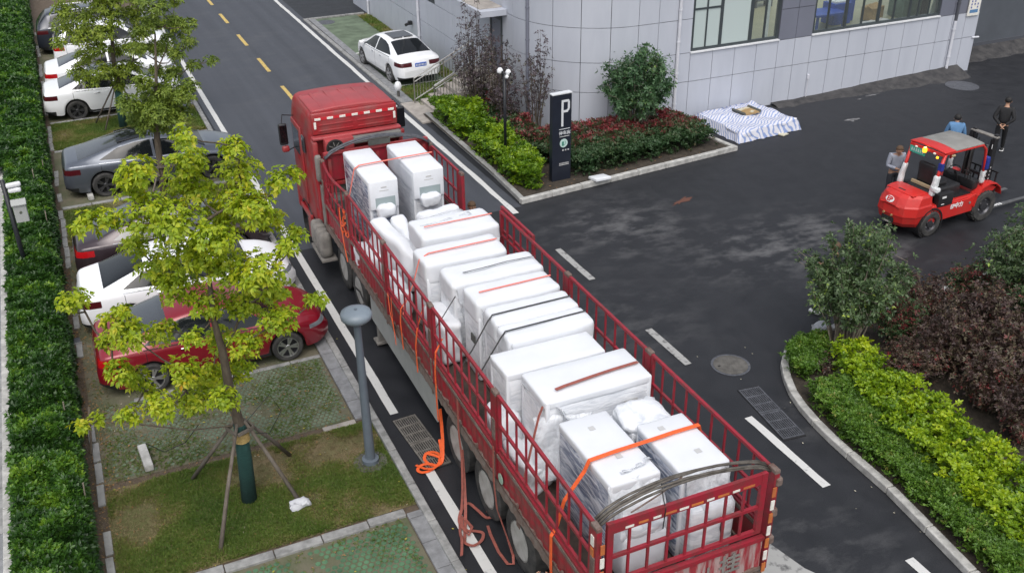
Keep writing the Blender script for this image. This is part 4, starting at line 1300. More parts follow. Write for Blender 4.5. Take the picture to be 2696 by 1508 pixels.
# island: low green shrubs by the kerb, privet behind, purple shrubs at the back
def off(P, d):  # shift polyline in x
    return [(x + d, y) for x, y in P]
edge = [(10.25, 4.2), (10.45, 5.5), (10.70, 7.0), (10.92, 8.8), (10.96, 10.1), (11.05, 10.9), (11.25, 11.5)]
gl = [(x, y) for x, y in edge] + [(12.05, 11.3), (11.75, 10.3), (11.62, 9.6), (11.35, 7.6), (11.0, 6), (11.0, 4.2)]
mass('low_shrubs', 'low mid-green ground shrubs along the curved island kerb', 'shrubs', gl, .34, 7800, 'leaf_low', .060, .030, .09, k=7, hn=.25, hs=1.8, seed=1)
mass('low_shrubs', 'low green ground cover at the rounded tip of the island', 'shrubs', [(11.4, 12.1), (11.75, 12.75), (12.3, 12.95), (12.7, 12.7), (12.2, 12.2), (11.6, 11.9)], .30, 1500, 'leaf_low', .06, .03, .09, k=7, seed=3)
pv = [(12.25, 12.1), (12.0, 11.3), (11.70, 10.3), (11.55, 9.6), (11.3, 7.6), (11.2, 6.2), (12.2, 6.2), (12.7, 7.6), (12.75, 8.9), (12.85, 10.4), (13.0, 11.9)]
mass('privet_shrubs', 'bright yellow-green privet shrubs between the low green shrubs and the purple ones', 'shrubs', pv, .52, 4600, 'leaf_privet', .075, .045, .09, k=6, hn=.3, hs=1.7, seed=8, side=.5)

# building planter
pl = [(10.6, 29.6), (10.58, 24.3), (10.55, 22.6), (11.15, 22.9), (11.55, 24.0), (11.7, 26), (11.9, 29.3)]
def gapf(P): return np.where((np.abs(P[:, 1] - 26.6) < .35), -.5, 0)
mass('privet_shrubs', 'yellow-green privet shrubs along the left edge of the building planter', 'shrubs', [(10.58, 29.7), (10.56, 26.9), (11.6, 26.7), (11.9, 29.5)], .58, 2300, 'leaf_privet', .10, .055, .1, k=6, hn=.3, seed=3, patch=lambda P: np.full(len(P), -.42))
mass('privet_shrubs', 'yellow-green privet shrubs around the foot of the black camera pole', 'shrubs', [(10.56, 26.2), (10.56, 22.9), (11.0, 22.4), (11.4, 23.0), (11.6, 24.6), (11.8, 26.3)], .56, 2600, 'leaf_privet', .10, .055, .1, k=6, hn=.32, seed=6, patch=lambda P: np.full(len(P), -.34))
rp = lambda P: np.clip((P[:, 1] - 24.15) * .5, -.45, .22)
mass('photinia_shrubs', 'red-tipped photinia shrubs right of the parking sign under the round bush', 'shrubs', [(12.35, 22.75), (17.4, 23.25), (17.5, 25.3), (14.2, 25.6), (12.5, 25.6)], .50, 7000, 'leaf_red', .095, .045, .1, k=6, hn=.22, hs=1.2, seed=12, patch=rp)
mass('photinia_shrubs', 'dark red photinia shrubs behind the black camera pole', 'shrubs', [(11.5, 24.6), (12.5, 23.6), (12.6, 27.6), (12.6, 29.6), (11.9, 29.6)], .60, 3200, 'leaf_red', .10, .05, .1, k=6, hn=.25, seed=15, patch=lambda P: np.full(len(P), .0))

# stemmy shrubs
def vase(name, label, cat, loc, h, spread, nst, nl, leafm, L, W, seed=0, low=.3, stem='bark', sr=.016, grp=None, twig=.16, base=.12, k=6, up=.8):
    rg = random.Random(seed)
    root = thing(name, label, cat, loc, 0, grp)
    mb = MB(); C = []; D = []
    for i in range(nst):
        a = 2.399 * i + rg.uniform(-.3, .3); rr = spread * math.sqrt((i + .7) / nst)
        hh = h * (1 - .40 * (rr / spread) ** 2) * rg.uniform(.70, 1.02)
        p0 = Vector((base * cos(a) * rg.random(), base * sin(a) * rg.random(), 0))
        p3 = Vector((rr * cos(a), rr * sin(a), hh))
        p1 = p0.lerp(p3, .3) + Vector((-cos(a) * rr * .12, -sin(a) * rr * .12, hh * .10)); p2 = p0.lerp(p3, .68) + Vector((0, 0, hh * .05))
        pts = []
        for q in range(7):
            t = q / 6
            pts.append(p0 * (1 - t) ** 3 + 3 * p1 * t * (1 - t) ** 2 + 3 * p2 * t * t * (1 - t) + p3 * t ** 3)
        mb.tube(pts, sr, 5, radii=[sr * (1 - .8 * q / 6) for q in range(7)])
        for j in range(nl // nst):
            t = low + (1 - low) * rg.random() ** .8
            q = pts[min(5, int(t * 6))].lerp(pts[min(6, int(t * 6) + 1)], t * 6 - int(t * 6))
            dv = Vector((rg.gauss(0, 1), rg.gauss(0, 1), rg.gauss(0, 1) * up)).normalized() * abs(rg.gauss(0, twig))
            C.append(q + dv); D.append(dv.normalized() + Vector((0, 0, up)))
            if j % 5 == 0: mb.cyl(q, q + dv, sr * .3, sr * .15, n=4, cap=False)
    tag(mb.build('stems', stem, root), kind='stuff')
    C = np.array([tuple(c) for c in C]); D = np.array([tuple(d) for d in D])
    r = np.clip(.45 + .5 * fbm(C[:, [0, 2]], 1.6, seed) + RNG.normal(0, .22, len(C)), 0, 1)
    V, F, T = rosettes(C, D, k=k, L=L, W=W, spread=1.05, droop=.25, rnd=r, crnd=.6)
    fastmesh('foliage', V, F, leafm, root, T)
    return root

vase('round_bush', 'large round dark green bush against the pale panel wall', 'bush', (15.65, 25.05, .1), 3.05, 1.12, 34, 2500, 'leaf_bush', .11, .045, 3, low=.40, stem='stem_pale', sr=.018, twig=.17, base=.25)
vase('purple_shrub', 'tall dark purple shrub standing by the near railing of the steps', 'shrub', (11.95, 29.0, .1), 4.15, .80, 26, 760, 'leaf_dusk', .078, .040, 5, low=.25, stem='bark', sr=.017, twig=.09, base=.3, k=4, grp='tall purple-leaved shrubs')
vase('purple_shrub', 'tall purple shrub just left of the black camera pole, close to the door', 'shrub', (12.35, 28.0, .1), 3.5, .65, 22, 560, 'leaf_dusk', .078, .040, 9, low=.25, stem='bark', sr=.016, twig=.10, base=.25, k=4, grp='tall purple-leaved shrubs')
vase('purple_shrub', 'sparse purple shrub between the black camera pole and the parking sign', 'shrub', (12.95, 26.55, .1), 3.6, .66, 18, 430, 'leaf_dusk', .078, .040, 13, low=.25, stem='bark', sr=.015, twig=.10, base=.2, k=4, grp='tall purple-leaved shrubs')
vase('purple_shrub', 'small thin purple shrub behind the black camera pole', 'shrub', (12.2, 27.2, .1), 2.4, .6, 14, 240, 'leaf_dusk', .085, .045, 17, low=.25, stem='twig', sr=.012, twig=.11, base=.2, k=4, grp='tall purple-leaved shrubs')
vase('tall_green_bush', 'tall grey-green bush with many pale stems at the island tip', 'bush', (13.0, 12.5, .1), 3.05, 1.05, 40, 2300, 'leaf_bush_dull', .085, .036, 21, low=.42, stem='stem_pale', sr=.022, twig=.13, base=.35)
vase('tall_green_bush', 'tall grey-green bush at the right edge behind the purple shrubs', 'bush', (16.95, 11.5, .1), 2.95, 1.2, 44, 2900, 'leaf_bush_dull', .085, .038, 25, low=.28, stem='stem_pale', sr=.018, twig=.17, base=.35)
vase('tall_green_bush', 'thin green bush right of the island at the picture edge', 'bush', (18.3, 12.0, .1), 3.0, 1.2, 30, 2000, 'leaf_bush_dull', .08, .04, 26, low=.3, stem='stem_pale', sr=.018, twig=.17, base=.35)
spots = [(14.1, 12.2, 1.15, 'reddish shrub right beside the tall bush at the island tip'), (15.1, 12.6, 1.25, 'reddish shrub nearest the far kerb of the island'), (14.15, 11.0, 1.5, 'dark purple shrub behind the upper privet shrubs'),
         (15.2, 11.2, 1.7, 'dark purple shrub under the tall right bush'), (13.9, 9.8, 1.5, 'dark purple shrub behind the middle of the privet'), (14.9, 10.0, 1.8, 'dark purple shrub in the middle of the purple group'),
         (16.1, 10.2, 1.9, 'dark purple shrub at the right picture edge'), (13.7, 8.8, 1.4, 'dark purple shrub just behind the lower privet'), (14.7, 8.9, 1.7, 'dark purple shrub low in the purple group'), (15.7, 9.0, 1.8, 'dark purple shrub at the right edge below the others'),
         (17.0, 11.3, 1.8, 'dark purple shrub right of the tall right bush'), (16.4, 12.6, 1.3, 'reddish shrub near the far kerb under the tall right bush'), (13.35, 11.1, .9, 'small purple shrub just right of the bright privet')]
protos = [vase('purple_shrub', spots[i][3], 'shrub', (spots[i][0], spots[i][1], .1), 1.6, .72, 26, 1500, 'leaf_purple' if i else 'leaf_red', .066, .034, 31 + i, low=.12, stem='twig', sr=.010, twig=.13, base=.2, grp='purple-leaved shrubs on the island') for i in range(3)]
for i, (x, y, h_, lab) in enumerate(spots):
    if i < 3:
        o = protos[i]
    else:
        o = copy_tree(protos[0] if 'reddish' in lab else protos[1 + i % 2]); o['label'] = lab
    o.location = (x, y, .1); s_ = h_ / 1.6; o.scale = (max(.85, s_), max(.85, s_), s_); o.rotation_euler = (0, 0, i * 1.3)
vase('dead_shrub', 'small dark bare shrub in the soil gap near the island tip', 'shrub', (12.05, 11.95, .09), .42, .22, 10, 60, 'leaf_purple', .05, .03, 44, sr=.008, stem='twig', k=3)
o = MB().rbox((0, 0, .09), (.34, .22, .18), .08, 5, nz=.03, seed=3).build('rock', 'cover_concrete', smooth=True); o.location = (12.35, 11.75, .09); tag(o, 'grey-brown rock in the soil gap of the island', 'rock')
# ------------------------------------------------------------------ red stake-side articulated truck
TR = thing('cargo_truck', 'long red stake-sided flatbed truck loaded with white wrapped machines', 'truck', (4.45, 7.5, 0), -.0145)
W = 2.5; LEN = 12.75; FL = 1.30
def tp(mb, name, m, parent=TR, **k): return mb.build(name, m, parent, **k)
# chassis and floor
tp(MB().box((.75, 6.6, .98), (.12, 12.4, .34)).box((1.75, 6.6, .98), (.12, 12.4, .34)), 'chassis_beam', 'chassis')
for y in np.arange(.4, 12.6, .62): tp(MB().box((W / 2, y, 1.20), (W - .1, .08, .12)), 'cross_member', 'chassis')
fl = MB().box((W / 2, LEN / 2, FL - .03), (W - .06, LEN - .02, .04)).build('bed_floor', 'bed_floor', TR)
for i in range(10):
    MB().box((.05 + .24 * i + .12, LEN / 2, FL + .004 + random.uniform(0, .008)), (.225, LEN - .06, .02)).build('floor_plank', 'bed_floor', fl)
# outer lower beam and scalloped apron strip along both sides
for sx, s in ((0.0, -1), (W, 1)):
    tp(MB().box((sx - s * .03, LEN / 2, 1.33), (.06, LEN, .10)), 'side_beam', 'rust_grey')
    V = []; F = []
    n = int(LEN / .05)
    for i in range(n + 1):
        y = LEN * i / n
        zb = 1.235 + .035 * abs(sin(y * pi / .26)) + random.uniform(-.008, .008)
        V += [(sx + s * .062, y, 1.40), (sx + s * .075, y, zb), (sx + s * .063, y, zb), (sx + s * .05, y, 1.40)]
        if i:
            a = 4 * (i - 1); b = 4 * i
            F += [(a, a + 1, b + 1, b), (a + 1, a + 2, b + 2, b + 1), (a + 2, a + 3, b + 3, b + 2)]
    me = bpy.data.meshes.new('scalloped_apron'); me.from_pydata(V, [], F); me.materials.append(MATS['rust_grey']); link('scalloped_apron', me, TR)

def bar(a, b, w=.035, d=.035):
    """square bar between two points, axis aligned enough"""
    a = Vector(a); b = Vector(b); c = (a + b) / 2; v = b - a
    mb = MB()
    if abs(v.z) > abs(v.y) and abs(v.z) > abs(v.x): mb.box(c, (w, d, v.length))
    elif abs(v.y) >= abs(v.x): mb.box(c, (w, v.length, d), rx=math.atan2(v.z, v.y))
    else: mb.box(c, (v.length, w, d), ry=-math.atan2(v.z, v.x))
    return mb

GB, GM, GT = 1.97, 2.37, 2.88
bar_v = None
def side_gate(x, s, y0, y1, name='side_gate', dx=0.0, dz=0.0, board=True, nb=None, bow=0.0, dy=0.0):
    """grid gate between posts, s=-1 left side, +1 right side"""
    global bar_v
    root = MB().box((x + dx, (y0 + y1) / 2 + dy, GT - .02 + dz), (.045, y1 - y0 - .05, .045)).build(name, 'gate_red', TR)
    if bow:
        bpy.data.objects.remove(root)
        pts = [(x + dx + s * bow * sin(pi * i / 8), y0 + .03 + (y1 - y0 - .06) * i / 8, GT - .02) for i in range(9)]
        root = MB().tube(pts, .026, 6).build(name, 'gate_red', TR)
    for z in (GM, GB):
        if bow:
            MB().tube([(x + s * bow * .8 * sin(pi * i / 8), y0 + .03 + (y1 - y0 - .06) * i / 8, z + (.0 if z > 2.2 else .02)) for i in range(9)], .021, 6).build('horizontal_rail', 'gate_red', root)
        else:
            MB().box((x + dx, (y0 + y1) / 2 + dy, z + dz), (.04, y1 - y0 - .05, .042)).build('horizontal_rail', 'gate_red', root)
    for yy in (y0 + .04, y1 - .04):
        MB().box((x + dx, yy + dy, (GB + GT) / 2 + dz), (.05, .05, GT - GB)).build('end_bar', 'gate_red', root)
    nb = nb or max(2, int(round((y1 - y0) / .325)))
    for i in range(1, nb):
        y = y0 + (y1 - y0) * i / nb
        if bar_v is None:
            bar_v = MB().box((0, 0, 0), (.026, .026, GT - GB - .05)).build('upright_bar', 'gate_red', root); o = bar_v
        else: o = dup(bar_v, root)
        o.location = (x + dx + s * bow * .9 * sin(pi * (y - y0) / (y1 - y0)), y + dy, (GT + GB) / 2 - .02 + dz)
    # small joints on the top rail
    for i in range(1, nb):
        y = y0 + (y1 - y0) * i / nb
    return root

def drop_board(x, s, y0, y1):
    """corrugated side board"""
    V = []; F = []
    z0, z1 = 1.38, 1.80
    n = int((y1 - y0 - .04) / .055)
    prof = []
    for i in range(n + 1):
        y = y0 + .02 + (y1 - y0 - .04) * i / n
        d = .018 if (i // 2) % 2 else 0.0
        prof.append((y, d))
    for y, d in prof: V += [(x + s * (.005 + d), y, z0), (x + s * (.005 + d), y, z1)]
    k = len(V)
    V += [(x - s * .03, y0 + .02, z0), (x - s * .03, y0 + .02, z1), (x - s * .03, y1 - .02, z0), (x - s * .03, y1 - .02, z1)]
    for i in range(n): F.append((2 * i, 2 * i + 2, 2 * i + 3, 2 * i + 1))
    F += [(k, k + 1, k + 3, k + 2)]
    me = bpy.data.meshes.new('drop_board'); me.from_pydata(V, [], F); me.materials.append(MATS['board_red'])
    o = link('drop_board', me, TR)
    MB().box((x + s * .012, (y0 + y1) / 2, z1 + .03), (.07, y1 - y0 - .03, .06)).build('board_cap', 'rust_grey', o)
    MB().box((x + s * .012, (y0 + y1) / 2, z1 + .085), (.05, y1 - y0 - .03, .035)).build('board_rail', 'gate_red', o)
    MB().box((x + s * .010, (y0 + y1) / 2, z0 - .01), (.06, y1 - y0 - .03, .035)).build('board_sill', 'rust', o)
    for q in (.25, .75):
        yq = y0 + (y1 - y0) * q
        MB().box((x + s * .035, yq, z0 + .03), (.03, .05, .12)).build('hinge', 'rust', o)
    return o
PY = [0.0, 3.0, 5.70, 8.26, 10.73, 12.72]
for x, s in ((0.0, -1), (W, 1)):
    for i, (a, b) in enumerate(zip(PY, PY[1:])):
        a2, b2 = a + .08, b - .08
        if s < 0:
            side_gate(x, s, a2, b2, bow=.07 if i == 4 else 0)
        else:
            if i == 3: pass
            elif i == 4: side_gate(x, s, 10.9, 12.6)
            elif i == 2:
                side_gate(x, s, a2, b2 + .45); side_gate(x, s, 7.2, 8.72, dx=.06, dz=.05)
            elif i == 1: side_gate(x, s, a2, b2)
            else: side_gate(x, s, a2, b2)
        drop_board(x, s, a2, b2)
    for y in PY:
        if s > 0 and abs(y - 8.26) < .1: continue
        p = tp(MB().box((x + s * .005, y, (GT + 1.27) / 2 - .01), (.07, .15, GT - 1.27)), 'post', 'gate_red')
        MB().box((x + s * .005, y, GT - .01), (.08, .16, .06)).build('post_cap', 'rust', p, bevel=.01)
        MB().box((x + s * .045, y, 2.25), (.02, .10, .35)).build('latch', 'rust', p)
        MB().box((x + s * .045, y, 1.5), (.02, .05, .7)).build('latch_bar', 'rust_grey', p)

# rear gate
def rear_gate():
    z0, zm, z1 = 1.93, 2.34, 2.86
    root = tp(MB().box((W / 2, -.02, z1 - .06), (W - .25, .05, .16)), 'rear_gate', 'gate_red')
    MB().box((W / 2, -.02, zm), (W - .25, .045, .045)).build('horizontal_rail', 'gate_red', root)
    MB().box((W / 2, -.02, z0), (W - .25, .05, .06)).build('horizontal_rail', 'gate_red', root)
    for x in (.16, W - .16): MB().box((x, -.022, (z0 + z1) / 2), (.085, .055, z1 - z0 + .05)).build('end_bar', 'gate_red', root)
    for i in range(1, 8):
        x = .16 + (W - .32) * i / 8
        MB().box((x, -.02, (z0 + z1) / 2 - .05), (.03, .03, z1 - z0 - .12)).build('upright_bar', 'gate_red', root)
    xs = np.linspace(.32, W - .3, 11)
    for i, (a, b) in enumerate(zip(xs, xs[1:])):
        MB().box(((a + b) / 2, -.049, z1 - .10 + random.uniform(-.008, .008)), (b - a - random.uniform(.01, .09), .004, .032)).build('reflective_strip', 'reflect_white' if i % 2 == 0 else 'reflect_orange', root)
    return root
rear_gate()
tb = MB()
n = 30
V = []; F = []
for i in range(n + 1):
    x = .06 + (W - .12) * i / n; d = .02 if (i // 2) % 2 else 0
    V += [(x, -.03 - d, 1.30), (x, -.03 - d, 1.76)]
for i in range(n): F.append((2 * i, 2 * i + 1, 2 * i + 3, 2 * i + 2))
mat('tail_board', (.30, .03, .04), .6, col2=(.38, .27, .26), scale=2.2, thr=(.44, .58), bump=.2, stretch=(5, 1, .6))
me = bpy.data.meshes.new('tail_board'); me.from_pydata(V, [], F); me.materials.append(MATS['tail_board'])
tbo = link('tail_board', me, TR)
MB().box((W / 2, -.03, 1.79), (W - .08, .07, .06)).build('board_cap', 'gate_red', tbo)
MB().box((W / 2, -.03, 1.27), (W - .08, .07, .05)).build('board_sill', 'rust_grey', tbo)
text_mesh('painted_character', '挂', .34, 'dust_grey', tbo, (1.95, -.058, 1.53), (pi / 2, 0, 0), .002, bold=.008)
text_mesh('painted_character', 'A', .30, 'dust_grey', tbo, (1.30, -.058, 1.50), (pi / 2, 0, 0), .002, bold=.006, sx=.8)
text_mesh('painted_character', '1', .30, 'dust_grey', tbo, (1.62, -.058, 1.50), (pi / 2, 0, 0), .002, bold=.006, sx=.8)
tp(MB().box((W / 2, -.06, 1.12), (W - .05, .12, .14)), 'rear_bumper_beam', 'rust_grey')
for x in (.03, W - .03):
    for i in range(7):
        MB().box((x, -.10, 1.32 + i * .21), (.055, .012, .15)).build('reflective_strip', 'reflect_white' if i % 2 else 'reflect_orange', TR)
for i in range(5):
    MB().box((-.045, .02, 1.9 + i * .19), (.012, .07, .15)).build('reflective_strip', 'reflect_white' if i % 2 == 0 else 'reflect_orange', TR)
for x in (.3, W - .3): MB().box((x, -.14, 1.06), (.36, .04, .10)).build('tail_light', 'lamp_red', TR)
# hinges on right rear post
for z in (1.75, 2.2, 2.7): MB().rbox((W + .04, -.05, z), (.10, .10, .14), .03, 4, nz=.01, seed=int(z * 10)).build('hinge', 'rust', TR)

# hoop bundles (tarpaulin bows) at both ends
def hoops(y0, n, zt, arch, m, name='tarp_bow', dy=.035):
    for k in range(n):
        pts = []
        a = arch * random.uniform(.88, 1.06)
        for i in range(17):
            t = i / 16
            x = .04 + (W - .08) * t
            pts.append((x, y0 + k * dy + random.uniform(-.004, .004) + .02 * sin(pi * t * (1 + k % 2)), zt + a * (sin(pi * min(max(t, .0), 1)) ** .62) + k * .012))
        MB().tube(pts, .017, 7).build(name, m, TR, smooth='all')
hoops(.02, 4, 2.84, .27, 'pole_wood_grey')
hoops(12.62, 3, 2.93, .36, 'iron_dark')
MB().tube([(.9, .08, 3.14), (.9, .02, 2.95), (.9, -.05, 2.85), (.88, -.05, 2.55)], .008, 5).build('tie_rope', 'hub_black', TR)
MB().tube([(.45, .0, 2.92), (.9, .05, 3.02), (1.2, .1, 3.12)], .010, 6).build('tie_rope', 'rust', TR)

# front board of the bed
fb = tp(MB().box((W / 2, 12.77, 2.70), (W - .08, .05, .66)), 'front_board', 'gate_red')
MB().box((W / 2, 12.70, 2.31), (W - .1, .08, .06)).build('board_rail', 'truck_red', fb); MB().box((W / 2, 12.72, 3.02), (W - .1, .08, .06)).build('board_rail', 'truck_red_top', fb)
MB().box((W / 2, 12.74, 1.78), (W - .1, .05, 1.0)).build('lower_sheet', 'tarp_grey', fb)
for x in (.15, 1.25, W - .15): MB().box((x, 12.70, 2.1), (.07, .06, 1.6)).build('upright_bar', 'truck_red', fb)
MB().box((1.3, 12.66, 3.14), (.5, .05, .12)).build('bracket_plate', 'tarp_grey', fb)
MB().rbox((.5, 12.55, 1.7), (.9, .3, .8), .1, 6, nz=.05, seed=4).build('folded_tarpaulin', 'tarp_grey', fb)

# wheels
def truck_wheel(y, x_out, side, R=.52, wd=.28, dual=True):
    """wheel on a left/right side; its disc faces outwards"""
    r = thing_part('wheel', (x_out, y, R))
    s = side
    pr = [(R * .58, 0), (R * .64, .0), (R * .80, -.012), (R * .93, .0), (R, .03), (R, wd - .03), (R * .93, wd), (R * .6, wd)]
    ty = MB().lathe([(a, -s * b) for a, b in pr], 'X', n=40, cap=False).build('tyre', 'tyre', r, smooth=True)
    mb = MB().lathe([(R * .62, -s * .0), (R * .60, -s * .025), (R * .54, -s * .045), (R * .46, -s * .10), (R * .24, -s * .11), (R * .22, -s * .04), (R * .12, -s * .03), (.01, -s * .03)], 'X', n=36)
    mb.build('rim', 'rim_dusty', r, smooth=True)
    if dual:
        MB().lathe([(R * .6, -s * (wd + .05)), (R * .93, -s * (wd + .05)), (R, -s * (wd + .08)), (R, -s * (2 * wd)), (R * .9, -s * (2 * wd + .03)), (R * .5, -s * (2 * wd + .03))], 'X', n=32, cap=False).build('inner_tyre', 'tyre', r, smooth=True)
    return r
def thing_part(name, loc, parent=TR):
    o = link(name, None, parent); o.location = loc; o.empty_display_size = .1; return o
for y in (5.02, 3.72, 2.45):
    truck_wheel(y, .10, -1); truck_wheel(y, W - .10, 1)
for y in (12.10, 10.88):
    truck_wheel(y, .10, -1); truck_wheel(y, W - .10, 1)
for y in (14.6,):
    truck_wheel(y, -.02, -1, dual=False); truck_wheel(y, 1.96, 1, dual=False)
for y in (5.02, 3.72, 2.45, 12.10, 10.88, 14.6): tp(MB().cyl((.3, y, .52), (W - .3, y, .52), .09, n=10), 'axle', 'chassis')
# under-run side panels, landing legs, mudguards, hoses
for x, s in ((.02, -1), (W - .02, 1)):
    tp(MB().box((x, 7.65, .80), (.03, 3.9, .55)), 'side_guard_panel', 'skirt_panel')
    tp(MB().box((x - s * .1, 9.4, .6), (.14, .14, 1.0)).box((x - s * .1, 9.4, .09), (.28, .28, .04)), 'landing_leg', 'dust_grey')
    tp(MB().box((x - s * .15, 9.05, .85), (.30, .40, .35)), 'tool_box', 'dust_grey', bevel=.02)
tp(MB().box((W / 2, 10.8, .80), (1.6, 4.8, .22)), 'tractor_frame', 'chassis')
tp(MB().tube([(.02, 10.0, .52), (.0, 10.4, .75), (.02, 11.0, .6)], .02, 6), 'brake_line', 'chassis')

# ------------------------------------------------------------------ tractor cab
CY0, CY1 = 13.40, 15.50
cw = 2.10; cx0 = -.08
def cabfn(p):
    # taper the roof, round the front top
    q = p.copy()
    t = max(0.0, (p.z - .55) / .85)
    q.x *= 1 - .05 * t * t
    if p.y > 0: q.y -= .38 * max(0, (p.z - .2) / 1.2) ** 2 * (p.y / 1.0)
    q.z += .05 * (1 - (p.x / 1.05) ** 2) if p.z > 1.3 else 0
    return q
cab = MB().rbox((cx0 + cw / 2, (CY0 + CY1) / 2, 2.34), (cw, CY1 - CY0, 2.84), .14, 14, fn=cabfn).build('cab_shell', 'truck_red', TR, smooth='all')
rf = MB()
# roof skin, lighter faded paint
for i in range(1): rf.rbox((cx0 + cw / 2, 14.12, 3.735), (1.90, 1.36, .10), .05, 8, fn=lambda p: Vector((p.x, p.y, p.z + .05 * (1 - (p.x / .95) ** 2) - .04 * max(0, p.y))))
rfo = rf.build('roof_panel', 'truck_red_top', cab, smooth='all')
for x in np.linspace(.30, 1.64, 5): MB().rbox((x, 14.1, 3.785 + .05 * (1 - ((x - .97) / .95) ** 2) - .008), (.07, 1.15, .016), .007, 3).build('roof_rib', 'truck_red_top', cab, smooth='all')
MB().box((.97, 13.42, 3.74), (1.92, .06, .05)).build('roof_lip', 'truck_red', cab)
MB().rbox((.12, 14.15, 3.76), (.10, .45, .03), .012, 3).build('roof_corner_plate', 'dust_grey', cab)
# back wall of the cab
bw = MB().rbox((.97, 13.36, 3.50), (1.98, .07, .50), .03, 5).build('back_panel', 'truck_red', cab, smooth=True)
for z in (3.34, 3.47): 
    for a, b in ((.12, .92), (1.02, 1.82)): MB().rbox(((a + b) / 2, 13.32, z), (b - a, .03, .035), .012, 3).build('pressed_rib', 'truck_red', bw, smooth=True)
MB().box((.97, 13.315, 3.62), (1.74, .012, .065)).build('strip_backing', 'reflect_red', bw)
for i in range(7):
    MB().rbox((.12 + i * .283, 13.305, 3.62), (.14, .012, .055), .005, 2).build('reflective_strip', 'reflect_white', bw)
for x in (.05, 1.89): MB().rbox((x, 13.305, 3.48), (.055, .012, .16), .005, 2).build('reflective_strip', 'reflect_white', bw)
MB().rbox((.97, 13.28, 3.20), (2.06, .20, .07), .025, 4).build('lower_ledge', 'truck_red_top', cab, smooth=True)
ac = MB().rbox((.50, 13.14, 2.98), (.66, .26, .46), .03, 4).build('cooling_unit', 'truck_red_top', TR, smooth=True)
MB().lathe([(.20, 0), (.205, -.03), (.17, -.035), (.165, -.005), (.05, -.005), (.05, -.03), (.01, -.035)], 'Y', c=(.38, 13.0, 3.02), n=28).build('fan_grille', 'hub_black', ac, smooth=True)
for k in range(7):
    MB().box((.38 + .09 * cos(k * .9), 12.975, 3.02 + .09 * sin(k * .9)), (.12, .008, .02), ry=-k * .9).build('fan_blade', 'hose_grey', ac)
MB().rbox((1.35, 13.10, 3.10), (1.2, .16, .16), .03, 4, nz=.01).build('hose_cover', 'hose_grey', TR)
for k in range(3): MB().tube([(1.0 + k * .12, 13.1, 2.9), (1.0 + k * .2, 12.95, 2.4), (1.1 + k * .2, 12.95, 1.8), (1.2, 12.9, 1.3)], .02, 6).build('air_hose', ['reflect_red', 'hub_black', 'hose_grey'][k], TR)
# side: corner fairing, intake stack, window, door, steps, mirror
MB().rbox((-.02, 13.30, 2.3), (.12, .30, 1.7), .04, 5).build('side_fairing', 'truck_red', TR, smooth=True)
MB().rbox((1.96, 13.30, 2.3), (.12, .30, 1.7), .04, 5).build('side_fairing', 'truck_red', TR, smooth=True)
MB().rbox((-.02, 13.06, 2.58), (.15, .15, .62), .06, 6).build('intake_stack', 'dust_grey', TR, smooth='all')
MB().box((.10, 13.05, 1.65), (.24, .24, 1.0)).build('battery_box', 'dust_grey', TR, bevel=.02)
for s, x in ((-1, -.10), (1, 2.04)):
    dr = MB().rbox((x, 14.72, 2.2), (.05, .92, 1.9), .02, 4).build('door', 'truck_red', TR, smooth=True)
    MB().prism([(x + s * .03, 14.42), (x + s * .03, 15.12), (x + s * .005, 15.12), (x + s * .005, 14.42)], 2.42, 3.04).build('window', 'car_glass_grey', dr)
    MB().rbox((x + s * .035, 14.30, 1.95), (.03, .14, .04), .01, 2).build('handle', 'hub_black', dr)
    MB().rbox((x + s * .02, 14.02, 2.85), (.03, .22, .40), .02, 3).build('side_window', 'car_glass_grey', cab)
    MB().box((x, 14.55, .95), (.08, 1.0, .12)).box((x, 14.2, .62), (.08, .35, .5)).build('step_panel', 'truck_red', TR, bevel=.02)
    mr = MB().rbox((x + s * .36, 14.50, 2.98), (.20, .10, .52), .04, 5).build('mirror', 'black_plastic', TR, smooth=True)
    MB().rbox((x + s * .36, 14.445, 3.0), (.16, .012, .42), .01, 2).build('mirror_glass', 'mirror_glass', mr)
    MB().rbox((x + s * .34, 14.50, 2.62), (.17, .12, .15), .04, 4).build('lower_mirror', 'truck_red', mr, smooth=True)
    MB().tube([(x, 14.9, 3.26), (x + s * .28, 14.8, 3.34), (x + s * .36, 14.55, 3.22)], .013, 6).build('mirror_arm', 'black_plastic', mr)
    MB().tube([(x, 14.9, 2.50), (x + s * .34, 14.55, 2.53)], .013, 6).build('mirror_arm', 'black_plastic', mr)
    # ribbed tank guard behind the cab
    for k in range(4):
        MB().rbox((x + s * .03 + (.0 if s > 0 else .0), 13.45 - k * .24, .88 - .01 * k), (.30, .20, .62), .10, 6, nz=.012, seed=k).build('tank_guard_rib', 'dust_grey', TR, smooth='all')
    MB().box((x, 13.1, .50), (.36, 1.05, .05)).build('tank_step', 'dust_grey', TR)
    MB().lathe([(.56, 0), (.60, 0), (.60, -s * .26), (.56, -s * .26)], 'X', c=(x + (.0), 14.6, .62), n=28, cap=False).build('wheel_arch', 'black_plastic', TR)
MB().box((.97, 14.5, .72), (1.9, 1.7, .38)).build('cab_underside', 'chassis', TR)
ws = MB().box((.97, 15.30, 2.72), (1.75, .04, .95), rx=-.12).build('windscreen', 'car_glass', cab)
MB().rbox((.97, 15.48, 1.05), (2.14, .2, .7), .06, 5).build('front_bumper', 'truck_red', TR, smooth=True)
for x in (.1, 1.84): MB().rbox((x, 15.58, .95), (.34, .05, .18), .02, 3).build('headlight', 'lamp_clear', TR)
